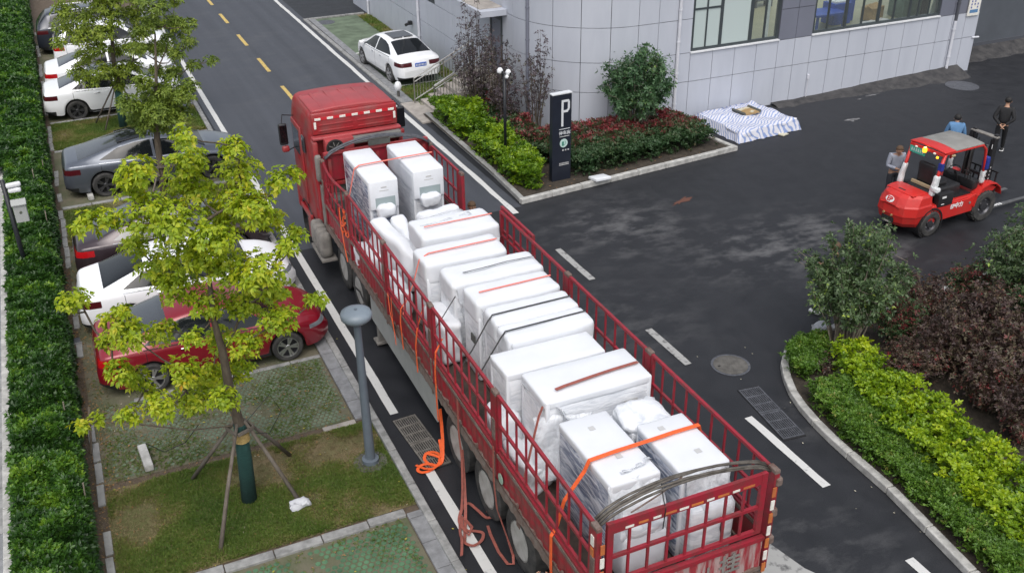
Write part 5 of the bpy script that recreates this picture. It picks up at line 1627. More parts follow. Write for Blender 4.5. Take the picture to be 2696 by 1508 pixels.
# round door emblem
mat('emblem_green', (.30, .42, .34), .7, var=.3)
MB().lathe([(.085, 0), (.085, -.006), (.01, -.007)], 'X', c=(-.052, 2.75, 1.52), n=20).build('emblem_disc', 'emblem_green', TR)
for k in range(6): MB().tube([(-.04, 2.2 - .02 * k, 1.32), (-.05, 2.2 - .02 * k, 1.1)], .008, 4).build('chain_link', 'rust', TR)
# ------------------------------------------------------------------ wrapped machines on the bed (world coordinates)
ZB = 1.32
def machine(name, label, x0, x1, y0, y1, z1, front=True, seed=0, foam_w='foam', film='film_wrap', group=None, top=True, base=True):
    cx_, cy_ = (x0 + x1) / 2, (y0 + y1) / 2
    g = thing(name, label, 'machine', (cx_, cy_, ZB), -.0145, group)
    w, d, h = x1 - x0, y1 - y0, z1 - ZB
    MB().rbox((0, 0, h * (.47 if top else .42)), (w * .98, d * .97, h * (.94 if top else .84)), .04, 10, nz=.018, nf=2.5, seed=seed).build('wrapped_body', film, g, smooth='all')
    if top: MB().rbox((0, 0, h - .08), (w, d, .15), .045, 8, nz=.006, seed=seed + 1).build('foam_top', foam_w, g, smooth='all')
    for sx in (-1, 1):
        for sy in (-1, 1):
            MB().rbox((sx * (w / 2 - .045), sy * (d / 2 - .04), h * (.5 if top else .42)), (.07, .07, h * (.98 if top else .80)), .02, 5, nz=.006, seed=seed + 3).build('corner_foam', foam_w if sy < 0 else 'foam_mottled', g, smooth='all')
    if base: MB().box((0, 0, .04), (w * .94, d * .94, .08)).build('pallet_base', 'stake', g)
    return g, w, d, h
def sheet(parent, w, h, loc, rz=0.0, amp=.06, m='film_clear', seed=0, rx=0.0, nx=14, nz=12, name='film_sheet', th=.004):
    """crumpled hanging sheet"""
    V = []; F = []
    for i in range(nx + 1):
        for j in range(nz + 1):
            u, v = i / nx - .5, j / nz
            n_ = noise.noise_vector(Vector((u * 5 + seed, v * 4, seed * 1.7)))
            n2 = noise.noise(Vector((u * 17 + seed, v * 5, seed)))
            V.append((u * w + n_.x * amp, n_.y * amp + n2 * amp * .4 - .03 * v, -v * h + n_.z * amp * .6))
    for i in range(nx):
        for j in range(nz):
            a = i * (nz + 1) + j
            F.append((a, a + 1, a + nz + 2, a + nz + 1))
    me = bpy.data.meshes.new(name); me.from_pydata(V, [], F); me.materials.append(MATS[m]); me.shade_smooth()
    o = link(name, me, parent)
    o.location = loc; o.rotation_euler = (rx, 0, rz)
    s = o.modifiers.new('thick', 'SOLIDIFY'); s.thickness = .003
    return o
def logos(g, pts, z):
    for x, y in pts: MB().box((x, y, z), (.085, .085, .003)).build('printed_label', 'label_grey', g)

# rear pair
g, w, d, h = machine('wrapped_machine', 'tall film-wrapped machine with flat foam top, rear left corner of the truck bed', 5.02, 5.76, 8.15, 9.62, 2.76, seed=1, group='wrapped machines standing on the truck')
logos(g, [(-.02, .42), (.02, -.25)], h + .001)
MB().rbox((.0, -d / 2 - .10, .42), (w * .86, .42, .74), .05, 6, nz=.02, seed=9).build('front_unit', 'foam_mottled', g, smooth='all')
MB().rbox((.02, -d / 2 - .02, 1.00), (w * .80, .34, .5), .12, 8, nz=.04, seed=5, fn=lambda p: Vector((p.x, p.y - .16 * (p.z < 0), p.z))).build('film_bulge', 'film_light', g, smooth='all')
sheet(g, w * .98, .75, (0, -d / 2 + .05, h - .01), amp=.07, seed=2, rx=-.45)
sheet(g, .5, .35, (.12, -d / 2 + .16, h + .05), rz=.2, amp=.05, seed=8, rx=1.0)
g, w, d, h = machine('wrapped_machine', 'tall film-wrapped machine with flat foam top, rear right corner of the truck bed', 5.95, 6.68, 7.96, 9.12, 2.76, seed=12, group='wrapped machines standing on the truck')
logos(g, [(-.1, .36), (.08, -.25)], h + .001)
MB().rbox((.02, -d / 2 - .08, .50), (w * .9, .30, .92), .06, 6, nz=.015, seed=19).build('front_unit', 'film_light', g, smooth='all')
MB().rbox((.08, -d / 2 - .17, .93), (w * .62, .28, .30), .12, 6, nz=.01, seed=29).build('foam_tray', 'foam', g, smooth='all')
MB().tube([(.12, -d / 2 - .26, .78), (.10, -d / 2 - .27, .60), (.14, -d / 2 - .26, .45)], .008, 5).build('cable', 'hub_black', g)
MB().box((-.15, -d / 2 - .235, .28), (.16, .01, .10)).build('dark_label', 'tarp_grey', g)
sheet(g, w * .9, .55, (0, -d / 2 - .02, h - .03), amp=.05, seed=21, rx=-.12)
# low lumpy object behind the right one
g, w, d, h = machine('wrapped_block', 'lower crumpled wrapped block right behind the rear right machine', 5.95, 6.62, 9.18, 9.78, 2.55, seed=31)
MB().rbox((0, 0, h + .02), (w * 1.04, d * 1.02, .22), .10, 8, nz=.07, nf=4, seed=33).build('crumpled_film', 'film_light', g, smooth='all')
# crosswise big box before the rear pair
g, w, d, h = machine('wrapped_crate', 'large wrapped box lying across the bed with one old red strap over it', 5.05, 6.78, 10.02, 10.86, 2.80, seed=41, film='film_light')
MB().rbox((.25, -d / 2 - .01, h * .45), (1.1, .03, .55), .01, 4).build('side_panel', 'foam_mottled', g)
MB().box((.5, -d / 2 - .03, h * .72), (.22, .006, .22)).build('printed_label', 'label_grey', g)
sheet(g, .9, 1.1, (-w / 2 + .08, -.1, h - .1), rz=-pi / 2 + .25, amp=.10, seed=44, rx=.55)
sheet(g, .8, 1.0, (-w / 2 + .25, -d / 2 - .02, h - .25), rz=-.3, amp=.09, seed=46, rx=-.25)
MB().rbox((-.35, -d / 2 - .28, .42), (.8, .5, .7), .12, 8, nz=.06, seed=47).build('film_bundle', 'film_light', g, smooth='all')
MB().rbox((-.95, -.12, .25), (.38, .75, .45), .10, 10, nz=.06, nf=4, seed=48).build('foam_bundle', 'foam', g, smooth='all')
# box behind it, lower left end shown
g, w, d, h = machine('wrapped_crate', 'wrapped box lying across the bed just ahead of the one with the red strap', 4.88, 6.55, 10.98, 11.62, 2.74, seed=51, film='film_light')
sheet(g, .6, .9, (-w / 2 + .02, 0, h - .1), rz=-pi / 2 + .1, amp=.09, seed=54, rx=.35)
MB().rbox((-.85, -.2, .40), (.4, .6, .7), .10, 10, nz=.06, nf=4, seed=58).build('foam_bundle', 'foam', g, smooth='all')
xs = [('wrapped_crate', 'wrapped box crossing the bed under the rear black strap', 5.25, 6.72, 11.66, 12.18, 2.84, 61),
      ('wrapped_crate', 'wrapped box crossing the bed under the middle black strap', 5.28, 6.74, 12.20, 12.78, 2.84, 71),
      ('wrapped_crate', 'wrapped rounded box crossing the bed with a thin pink strap, fourth from the front machines', 5.25, 6.76, 12.90, 13.58, 2.84, 81),
      ('wrapped_crate', 'wrapped box crossing the bed under a loose black strap, third from the front machines', 5.15, 6.86, 13.75, 14.45, 2.80, 91),
      ('wrapped_crate', 'wrapped box crossing the bed with a pink strap and a tall white left end', 4.98, 6.55, 14.60, 15.35, 2.82, 101),
      ('wrapped_crate', 'wrapped box crossing the bed just behind the two front machines', 5.30, 6.84, 15.58, 16.50, 2.84, 111)]
for nme, lab, x0, x1, y0, y1, z1, sd in xs:
    g, w, d, h = machine(nme, lab, x0, x1, y0, y1, z1, seed=sd, film='film_light', foam_w='foam', top=False)
    MB().rbox((0, 0, h - .20), (w * 1.02, d * 1.0, .44), .085, 14, nz=.016, nf=2.6, seed=sd + 3).build('foam_cover', 'foam', g, smooth='all')
    if sd in (91, 81, 71, 61):
        sheet(g, d * 1.1, .7, (-w / 2 + .03, 0, h - .06), rz=-pi / 2, amp=.07, seed=sd, rx=.25)
        MB().box((-w / 2 - .01, -.1, h * .5), (.02, .16, .14)).build('dark_opening', 'tarp_grey', g)
    if sd == 91: MB().rbox((-w / 2 - .12, -.1, .45), (.4, .9, .8), .09, 10, nz=.06, nf=4, seed=95).build('foam_bundle', 'foam', g, smooth='all')
    if sd == 111: sheet(g, 1.1, .5, (-.1, .1, h + .03), rz=.1, amp=.03, seed=115, rx=1.45)
# front pair, tops slope back, hollow display opening with a padded lump
for nme, x0, x1, y0, y1, z1, sd, lab in (('wrapped_machine', 5.02, 5.66, 18.05, 19.95, 3.12, 121, 'tall white machine with a padded opening, front left of the truck bed'),
                                          ('wrapped_machine', 6.02, 6.72, 18.2, 19.95, 3.12, 131, 'tall white machine with a padded opening, front right of the truck bed')):
    g, w, d, h = machine(nme, lab, x0, x1, y0, y1, z1, seed=sd, film='film_light' if sd > 125 else 'film_wrap', group='wrapped machines standing on the truck')
    fr = MB().rbox((0, -d / 2 - .01, h - .33), (w * .96, .06, .62), .02, 4).build('front_panel', 'foam_mottled', g, smooth=True)
    MB().box((0, -d / 2 - .042, h - .16), (.12, .006, .03)).box((0, -d / 2 - .042, h - .23), (.2, .006, .015)).build('printed_label', 'label_grey', fr)
    MB().box((.02, -d / 2 - .038, h - .55), (w * .66, .01, .34)).build('display_recess', 'recess', fr)
    MB().rbox((-.0, -d / 2 - .10, h - .66), (w * .62, .22, .30), .09, 10, nz=.03, nf=6, seed=sd).build('padding_lump', 'foam', g, smooth='all')
    if sd == 121: sheet(g, d * .9, 1.0, (-w / 2 + .04, 0, h - .1), rz=-pi / 2, amp=.06, seed=sd + 8, rx=.15)
    if sd == 131: MB().rbox((0, 0, h - .30), (w * 1.01, d * 1.0, .5), .06, 8, nz=.02, seed=140).build('foam_cover', 'foam', g, smooth='all')
# leaning foam bundles between
def bundle(label, loc, size, rz, rx, sd, m='foam'):
    o = MB().rbox((0, 0, 0), size, min(size) * .34, 12, nz=.055, nf=2.8, seed=sd).build('foam_bundle', m, smooth='all')
    o.location = loc; o.rotation_euler = (rx, .0, rz)
    return tag(o, label, 'foam bundle', 'foam bundles stuffed between the machines')
bundle('long white foam bundle leaning toward the left rail behind the front machines', (5.15, 16.95, 1.95), (.34, 1.5, .9), .28, .25, 201)
bundle('white foam bundle between the left leaning bundle and the crosswise boxes', (5.45, 17.05, 1.98), (.30, 1.3, .85), .05, .22, 202)
bundle('pointed white foam sheet standing before the front right machine', (6.15, 17.0, 2.25), (.9, .22, .9), .1, -.25, 203, 'foam')
bundle('small rounded foam bundle low by the left rail', (4.85, 17.55, 1.65), (.5, .9, .55), .1, .0, 204, 'foam_mottled')
bundle('white foam bundle low at the left rail beside the tall-ended box', (4.80, 15.9, 1.65), (.35, 1.1, .6), -.1, .0, 205)
bundle('white foam bundle at the left rail near the rear machines', (4.85, 10.35, 1.55), (.35, .9, .5), .1, 0, 206)

# ------------------------------------------------------------------ straps
def strap(label, pts, w, m, up=(0, 0, 1), th=.008, grp=None, name='cargo_strap'):
    o = MB().ribbon(pts, w, th, up).build(name, m)
    return tag(o, label, 'strap', grp)
strap('bright orange strap across both rear machines down to the left side board', [(6.74, 8.72, 2.55), (6.70, 8.72, 2.79), (6.3, 8.72, 2.795), (5.9, 8.71, 2.793), (5.4, 8.70, 2.80), (5.0, 8.69, 2.79), (4.93, 8.68, 2.65), (4.62, 8.64, 2.3), (4.50, 8.60, 1.95), (4.395, 8.56, 1.86), (4.375, 8.52, 1.4), (4.385, 8.5, .98)], .065, 'strap_orange', up=[(1, 0, 0), (.7, 0, .7), (0, 0, 1), (0, 0, 1), (0, 0, 1), (-.5, 0, .8), (-.9, 0, .3), (-.8, 0, .4), (-.9, 0, .2), (-1, 0, .1), (-1, 0, 0), (-1, 0, 0)])
strap('old red strap over the large crosswise box', [(6.72, 10.35, 2.83), (6.3, 10.33, 2.835), (5.9, 10.30, 2.835), (5.45, 10.25, 2.84), (5.30, 10.23, 2.835)], .055, 'strap_old')
strap('old red strap rising from the left rail to the big wrapped box', [(4.50, 9.6, 1.95), (4.70, 9.8, 2.25), (4.95, 10.05, 2.6), (5.08, 10.15, 2.72)], .05, 'strap_old', up=(-1, 0, .4))
strap('pink strap over the front pair of machines', [(6.74, 18.95, 3.16), (6.1, 18.93, 3.165), (5.7, 18.92, 3.16), (5.1, 18.9, 3.16), (4.98, 18.89, 3.1), (4.80, 18.83, 2.5), (4.66, 18.8, 2.05)], .05, 'strap_pink', up=[(0, 0, 1)] * 4 + [(-.7, 0, .7), (-1, 0, .2), (-1, 0, .1)])
strap('thin pink strap over the box just behind the front machines', [(6.86, 16.02, 2.885), (5.45, 15.98, 2.90)], .03, 'strap_pink')
strap('thin pink strap over the tall-ended box and down to the left rail', [(6.5, 14.98, 2.875), (5.15, 14.95, 2.88), (4.97, 14.94, 2.80), (4.80, 14.85, 2.4), (4.58, 14.75, 2.05), (4.52, 14.7, 1.9)], .035, 'strap_pink', up=[(0, 0, 1), (0, 0, 1), (-.6, 0, .8), (-1, 0, .2), (-1, 0, .2), (-1, 0, 0)])
strap('loose black strap over the third crosswise box', [(6.86, 14.1, 2.84), (6.3, 14.08, 2.865), (5.9, 14.06, 2.855), (5.45, 14.05, 2.85)], .035, 'strap_black', up=(0, .4, 1))
strap('black cord from the third crosswise box down to the left rail', [(5.18, 13.75, 2.6), (4.85, 13.65, 2.25), (4.6, 13.6, 2.0)], .02, 'strap_black', up=(-1, 0, .5))
strap('thin pink strap over the rounded fourth box', [(6.74, 13.25, 2.885), (5.4, 13.22, 2.89)], .03, 'strap_pink')
strap('middle black strap over a crosswise box and down to the left rail', [(6.72, 12.47, 2.88), (5.3, 12.45, 2.885), (5.22, 12.44, 2.8), (4.9, 12.35, 2.4), (4.6, 12.3, 2.05)], .03, 'strap_black', up=[(0, 0, 1), (0, 0, 1), (-.6, 0, .8), (-1, 0, .3), (-1, 0, .2)])
strap('rear black strap over a crosswise box and down to the left rail', [(6.70, 11.93, 2.88), (5.28, 11.9, 2.885), (5.2, 11.89, 2.8), (4.9, 11.85, 2.4), (4.6, 11.82, 2.0)], .03, 'strap_black', up=[(0, 0, 1), (0, 0, 1), (-.6, 0, .8), (-1, 0, .3), (-1, 0, .2)])
strap('orange strap hooked inside the right rail near the pink strap', [(6.62, 15.05, 2.5), (6.85, 14.9, 2.35), (7.05, 14.8, 2.2)], .05, 'strap_orange', up=(1, 0, 1))
# hanging straps on the left outside
def tangle(label, c, n, r, m, w, sd, up=(-1, 0, 0)):
    rg = random.Random(sd); mb = MB()
    for i in range(n):
        p = [Vector(c) + Vector((rg.uniform(-.02, .02), rg.uniform(-r, r), rg.uniform(-r, r)))]
        for k in range(5): p.append(p[-1] + Vector((rg.uniform(-.02, .02), rg.uniform(-r, r) * .6, rg.uniform(-r, r) * .6)))
        mb.ribbon(p, w, .006, up)
    return tag(mb.build('strap_knot', m), label, 'strap')
tangle('knot of orange straps on the front left side gate', (4.56, 18.35, 2.1), 8, .20, 'strap_orange', .035, 5)
strap('orange strap hanging diagonally from the knot on the front left gate', [(4.58, 18.9, 2.3), (4.52, 18.65, 2.0), (4.50, 18.45, 1.65), (4.50, 18.3, 1.3)], .07, 'strap_orange', up=(-1, 0, 0))
strap('folded orange strap hanging on the left side board near the second post', [(4.50, 15.5, 1.95), (4.47, 15.35, 1.65), (4.46, 15.1, 1.3), (4.45, 15.05, 1.1)], .10, 'strap_orange', up=(-1, .2, 0))
strap('second orange strap end beside the folded one on the left board', [(4.50, 15.3, 1.95), (4.46, 15.18, 1.6), (4.44, 15.02, 1.25)], .06, 'strap_orange', up=(-1, .4, 0))
strap('orange strap looped over the left board between second and third posts', [(4.72, 14.9, 2.15), (4.50, 14.75, 2.0), (4.46, 14.7, 1.75), (4.45, 14.6, 1.25)], .045, 'strap_orange', up=(-1, 0, .1))
strap('narrow orange strap on the left board nearer the third post', [(4.75, 14.2, 2.3), (4.52, 13.95, 2.0), (4.46, 13.9, 1.7), (4.45, 13.85, 1.2)], .045, 'strap_orange', up=(-1, 0, .1))
strap('long orange strap hanging down over the side board ahead of the trailer wheels', [(4.60, 12.9, 2.38), (4.44, 12.82, 2.2), (4.40, 12.78, 1.85), (4.38, 12.72, 1.3), (4.38, 12.70, .95)], .05, 'strap_orange', up=(-1, 0, .05))
# orange heap on the drain
mb = MB()
mb.ribbon([(4.50, 12.92, 1.0), (4.50, 12.88, .6), (4.47, 12.80, .28), (4.42, 12.72, .08), (4.33, 12.68, .03), (4.22, 12.75, .025), (4.17, 12.92, .03), (4.25, 13.05, .05), (4.38, 13.03, .05), (4.44, 12.90, .05), (4.36, 12.72, .045), (4.18, 12.62, .03), (4.02, 12.62, .03), (3.97, 12.72, .025), (4.06, 12.80, .035), (4.20, 12.76, .05), (4.30, 12.64, .05)], .055, .006, (0, 0, 1))
mb.ribbon([(4.44, 12.86, .09), (4.34, 12.66, .06), (4.20, 12.60, .06), (4.08, 12.66, .06), (3.98, 12.84, .04)], .055, .006, (.1, .1, 1))
mb.ribbon([(4.47, 12.95, .35), (4.46, 12.85, .16), (4.40, 12.78, .10), (4.34, 12.9, .09), (4.26, 13.0, .08)], .05, .006, (-.3, 0, 1))
tag(mb.build('strap_heap', 'strap_orange'), 'bright orange strap fallen in loops on the left drain grate', 'strap')
# old red straps on the road
mb = MB()
mb.ribbon([(4.42, 11.85, 1.9), (4.40, 11.80, 1.3), (4.40, 11.72, .9), (4.33, 11.55, .45), (4.25, 11.42, .12), (4.15, 11.25, .04), (4.05, 11.0, .03), (3.98, 10.75, .13), (3.90, 10.55, .13), (3.84, 10.42, .13)], .05, .006, (-.6, 0, .8))
mb.ribbon([(4.44, 11.80, .95), (4.38, 11.60, .5), (4.30, 11.38, .14), (4.20, 11.15, .04), (4.08, 10.88, .04), (4.02, 10.72, .06), (4.12, 10.62, .05), (4.28, 10.68, .04), (4.36, 10.82, .04), (4.26, 10.92, .04), (4.16, 10.98, .04), (4.12, 11.2, .05), (4.25, 11.42, .08), (4.38, 11.45, .14), (4.48, 11.28, .08), (4.55, 11.12, .04), (4.66, 11.10, .05), (4.68, 11.2, .06), (4.60, 11.24, .06)], .05, .006, (0, 0, 1))
mb.ribbon([(4.20, 11.3, .06), (4.10, 11.05, .07), (4.14, 10.85, .06), (4.25, 11.0, .06), (4.22, 11.25, .05)], .05, .006, (.1, 0, 1))
tag(mb.build('strap_heap', 'strap_old'), 'old brown-red strap tangled on the white edge line beside the trailer wheels', 'strap')
strap('old red strap hanging between the two rear trailer wheels to the ground and back', [(4.40, 10.42, 2.0), (4.38, 10.38, 1.4), (4.40, 10.33, .9), (4.52, 10.22, .35), (4.56, 10.12, .10), (4.52, 10.02, .03), (4.44, 10.06, .03), (4.42, 10.35, .03), (4.46, 10.75, .03), (4.50, 10.95, .03)], .045, 'strap_old', up=[(-1, 0, 0), (-1, 0, 0), (-1, 0, 0), (-.8, 0, .5), (-.5, 0, .8), (0, 0, 1), (0, 0, 1), (0, 0, 1), (0, 0, 1), (0, 0, 1)])
# ------------------------------------------------------------------ passenger cars
def lerp_tab(tab, s):
    if s <= tab[0][0]: return tab[0][1]
    for (a, va), (b, vb) in zip(tab, tab[1:]):
        if s <= b:
            t = (s - a) / (b - a)
            return va + (vb - va) * t
    return tab[-1][1]

SEDAN = dict(L=4.62, zt=[(0, .60), (.04, .84), (.10, 1.01), (.38, 1.055), (.60, 1.10), (.95, 1.235), (1.35, 1.37), (1.8, 1.44), (2.3, 1.455), (2.7, 1.42), (2.95, 1.35), (3.3, 1.16), (3.62, .985), (4.0, .92), (4.35, .82), (4.52, .70), (4.62, .52)],
             zs=[(0, .58), (.06, .83), (.15, .95), (.5, .97), (1.2, .95), (3.4, .90), (3.7, .87), (4.1, .80), (4.4, .70), (4.62, .50)],
             w=[(0, .66), (.06, .76), (.2, .84), (.6, .89), (1.5, .90), (3.4, .90), (4.0, .87), (4.35, .78), (4.54, .62), (4.62, .50)],
             wh=[.97, 3.66], R=.325, side=[[(.92, 1.02), (1.40, 1.27), (1.72, 1.345), (2.22, 1.375), (2.22, .96)], [(2.29, .96), (2.29, 1.38), (2.72, 1.335), (3.40, .94)]],
             ws=[(3.60, .70), (2.96, .55)], rg=[(.56, .66), (1.44, .54)], belt=.94)
FAST = dict(L=4.95, zt=[(0, .62), (.05, .90), (.12, 1.03), (.4, 1.07), (.65, 1.12), (1.1, 1.25), (1.6, 1.37), (2.1, 1.44), (2.5, 1.45), (2.9, 1.41), (3.15, 1.34), (3.5, 1.16), (3.85, .98), (4.3, .91), (4.7, .80), (4.86, .68), (4.95, .50)],
            zs=[(0, .60), (.06, .87), (.15, .98), (.6, .98), (1.4, .94), (3.6, .89), (3.9, .86), (4.4, .78), (4.75, .68), (4.95, .48)],
            w=[(0, .70), (.06, .80), (.2, .88), (.6, .92), (1.5, .93), (3.7, .93), (4.3, .90), (4.7, .80), (4.87, .65), (4.95, .52)],
            wh=[1.02, 3.92], R=.345, side=[[(.98, 1.04), (1.5, 1.26), (2.0, 1.35), (2.38, 1.365), (2.38, .95)], [(2.45, .95), (2.45, 1.365), (2.9, 1.32), (3.6, .93)]],
            ws=[(3.82, .72), (3.16, .56)], rg=[(.45, .66), (1.65, .54)], belt=.94)
SUV = dict(L=4.65, zt=[(0, .62), (.04, .95), (.10, 1.15), (.3, 1.42), (.5, 1.60), (.8, 1.66), (1.6, 1.70), (2.3, 1.69), (2.7, 1.62), (2.95, 1.50), (3.3, 1.27), (3.55, 1.12), (4.0, 1.06), (4.4, .96), (4.57, .80), (4.65, .60)],
           zs=[(0, .60), (.05, .9), (.12, 1.08), (.5, 1.08), (1.2, 1.06), (3.4, 1.0), (3.7, .98), (4.2, .90), (4.5, .76), (4.65, .56)],
           w=[(0, .74), (.06, .82), (.2, .89), (.6, .92), (1.5, .93), (3.4, .93), (4.0, .90), (4.4, .82), (4.58, .70), (4.65, .58)],
           wh=[.95, 3.65], R=.36, side=[[(.50, 1.12), (.66, 1.52), (1.6, 1.60), (2.12, 1.60), (2.12, 1.07)], [(2.20, 1.07), (2.20, 1.60), (2.62, 1.54), (3.32, 1.05)]],
           ws=[(3.52, .74), (2.95, .60)], rg=[(.16, .70), (.48, .60)], belt=1.06)

def car_shell_mesh(P):
    L = P['L']
    st = set([0, .03, .07, .13, .2, .32, .45] + list(np.arange(.6, L - .3, .22)) + [L - .3, L - .2, L - .12, L - .06, L - .02, L])
    for c in P['wh']:
        for a in (-.40, -.385, -.34, -.26, -.14, 0, .14, .26, .34, .385, .40): st.add(round(c + a * P['R'] / .325 * .98, 3))
    st = sorted(st)
    st = [s for i, s in enumerate(st) if i == 0 or s - st[i - 1] > .012]
    Ra = P['R'] + .055
    verts = []; n = 0
    rows = []
    for s in st:
        zt, zs, w = lerp_tab(P['zt'], s), lerp_tab(P['zs'], s), lerp_tab(P['w'], s)
        zb = .20 + .12 * max(0, 1 - s / .35) + .08 * max(0, 1 - (L - s) / .3)
        arch = 0
        for c in P['wh']:
            d = abs(s - c)
            if d < Ra: zb = max(zb, P['R'] + math.sqrt(Ra * Ra - d * d)); arch = 1
        cab = min(1, max(0, (zt - zs - .08) / .32))
        zs2 = max(zs, zb + .08)
        p = [(w * .92, zb), (w * .985 if not arch else w * .99, max(.40, zb + .015)), (w, max(.60, zb + .03) if zs2 > .66 else (zb + zs2) / 2), (w * .985, zs2 - .06), (w * .955, zs2)]
        y5 = (w * .80) * (1 - cab) + (w * .70) * cab; z5 = zt - .02 * (1 - cab) - .075 * cab
        z5 = max(z5, zs2 + .004)
        p += [((w * .90) * (1 - cab) + (w * .925) * cab, zs2 + (z5 - zs2) * .10 + .004), (y5, z5), (y5 * .88, zt - .008 - .018 * cab), (y5 * .5, zt + .004), (0, zt + .010)]
        row = [(s, -y, z) for y, z in p] + [(s, y, z) for y, z in p[-2::-1]]
        rows.append(row)
    m = len(rows[0])
    verts = [v for r in rows for v in r]
    faces = []
    for i in range(len(rows) - 1):
        for j in range(m - 1):
            faces.append((i * m + j, i * m + j + 1, (i + 1) * m + j + 1, (i + 1) * m + j))
    faces.append(tuple(range(m))); faces.append(tuple(range((len(rows) - 1) * m, len(rows) * m))[::-1])
    me = bpy.data.meshes.new('shell'); me.from_pydata(verts, [], faces)
    o = bpy.data.objects.new('tmp', me); COL.objects.link(o)
    s = o.modifiers.new('s', 'SUBSURF'); s.levels = 1; s.render_levels = 1
    dg = bpy.context.evaluated_depsgraph_get()
    out = bpy.data.meshes.new_from_object(o.evaluated_get(dg))
    bpy.data.objects.remove(o); bpy.data.meshes.remove(me)
    return out

def car_parts(P):
    """returns dict part name -> list of meshes (each mesh one part), in car coordinates (x 0..L rear to front)"""
    L = P['L']
    base = car_shell_mesh(P)
    bm = bmesh.new(); bm.from_mesh(base)
    cuts = []
    def cut(co, no, f):
        geom = [x for x in bm.faces if f(x.calc_center_median())]
        es = set(e for x in geom for e in x.edges); vs = set(v for x in geom for v in x.verts)
        bmesh.ops.bisect_plane(bm, geom=list(geom) + list(es) + list(vs), plane_co=co, plane_no=no)
    allp = []
    for poly in P['side']:
        for a, b in zip(poly, poly[1:] + poly[:1]):
            dx, dz = b[0] - a[0], b[1] - a[1]
            x0, x1 = min(a[0], b[0]) - .12, max(a[0], b[0]) + .12
            z0, z1 = min(a[1], b[1]) - .12, max(a[1], b[1]) + .12
            cut((a[0], 0, a[1]), (dz, 0, -dx), lambda c: x0 < c.x < x1 and z0 < c.z < z1)
    def quad(t):
        (xa, ya), (xb, yb) = t
        return [(xa, ya), (xb, yb), (xb, -yb), (xa, -ya)]
    wsq, rgq = quad(P['ws']), quad(P['rg'])
    for q in (wsq, rgq):
        for a, b in zip(q, q[1:] + q[:1]):
            x0, x1 = min(a[0], b[0]) - .1, max(a[0], b[0]) + .1; y0, y1 = min(a[1], b[1]) - .1, max(a[1], b[1]) + .1
            cut((a[0], a[1], 0), (b[1] - a[1], a[0] - b[0], 0), lambda c: x0 < c.x < x1 and y0 < c.y < y1 and c.z > P['belt'] - .02)
    bz = P['belt']
    tl = (.46, .34, bz - .20, bz - .05); hl = (L - .46, .42, .61 if bz < 1 else .74, .70 if bz < 1 else .85)
    cut((tl[0], 0, 0), (1, 0, 0), lambda c: c.x < .5 and tl[2] - .05 < c.z < tl[3] + .05)
    for z in tl[2:]: cut((0, 0, z), (0, 0, 1), lambda c: c.x < .5)
    for y in (-tl[1], tl[1]): cut((0, y, 0), (0, 1, 0), lambda c: c.x < .4 and c.z < tl[3] + .1)
    cut((hl[0], 0, 0), (1, 0, 0), lambda c: c.x > L - .7 and hl[2] - .05 < c.z < hl[3] + .05)
    for z in (hl[2], hl[3], .34): cut((0, 0, z), (0, 0, 1), lambda c: c.x > L - .7)
    for y in (-hl[1], hl[1]): cut((0, y, 0), (0, 1, 0), lambda c: c.x > L - .5)
    cut((0, 0, .36), (0, 0, 1), lambda c: c.x < .3)
    seams = [P['side'][0][-1][0] + .035, P['side'][0][0][0] + .02, P['side'][1][-1][0] + .03]
    for sx in seams:
        for d in (-.006, .006): cut((sx + d, 0, 0), (1, 0, 0), lambda c: abs(c.x - sx) < .3 and .27 < c.z < bz + .05)
    cut((0, 0, .30), (0, 0, 1), lambda c: .2 < c.x < L - .3)
    cls = {}
    for f in bm.faces:
        c = f.calc_center_median(); n = f.normal
        k = 'body'
        if abs(c.y) > .35:
            for i, poly in enumerate(P['side']):
                if c.z > P['belt'] - .03 and inpoly(c.x, c.z, poly): k = ('side_window', i * 2 + (c.y > 0))
        if k == 'body' and c.z > P['belt'] - .02:
            if inpoly(c.x, c.y, wsq) and c.z > .9: k = ('windscreen', 0)
            elif inpoly(c.x, c.y, rgq) and c.z > .95: k = ('rear_window', 0)
        if k == 'body' and c.x < tl[0] and abs(c.y) > tl[1] and tl[2] < c.z < tl[3]: k = ('tail_light', int(c.y > 0))
        if k == 'body' and c.x > hl[0] and abs(c.y) > hl[1] and hl[2] < c.z < hl[3]: k = ('headlight', int(c.y > 0))
        if k == 'body' and c.x > L - .35 and abs(c.y) < hl[1] and .34 < c.z < hl[2]: k = ('grille', 0)
        if k == 'body' and c.x < .3 and c.z < .36: k = ('rear_valance', 0)
        if k == 'body' and (.30 < c.z < bz - .02) and abs(c.y) > .6:
            for sx in seams:
                if abs(c.x - sx) < .0062: k = ('door_gap', 0)
        cls.setdefault(k if k != 'body' else ('body', 0), []).append([v.co.copy() for v in f.verts])
    bm.free()
    out = {}
    for (nm, _), polys in cls.items():
        vs = {}; V = []; F = []
        for pl in polys:
            idx = []
            for co in pl:
                key = (round(co.x, 4), round(co.y, 4), round(co.z, 4))
                if key not in vs: vs[key] = len(V); V.append((co.x - L / 2, co.y, co.z))
                idx.append(vs[key])
            if len(set(idx)) > 2: F.append(tuple(dict.fromkeys(idx)))
        me = bpy.data.meshes.new(nm); me.from_pydata(V, [], F); me.shade_smooth(); me.set_sharp_from_angle(angle=radians(50))
        out.setdefault(nm, []).append(me)
    return out

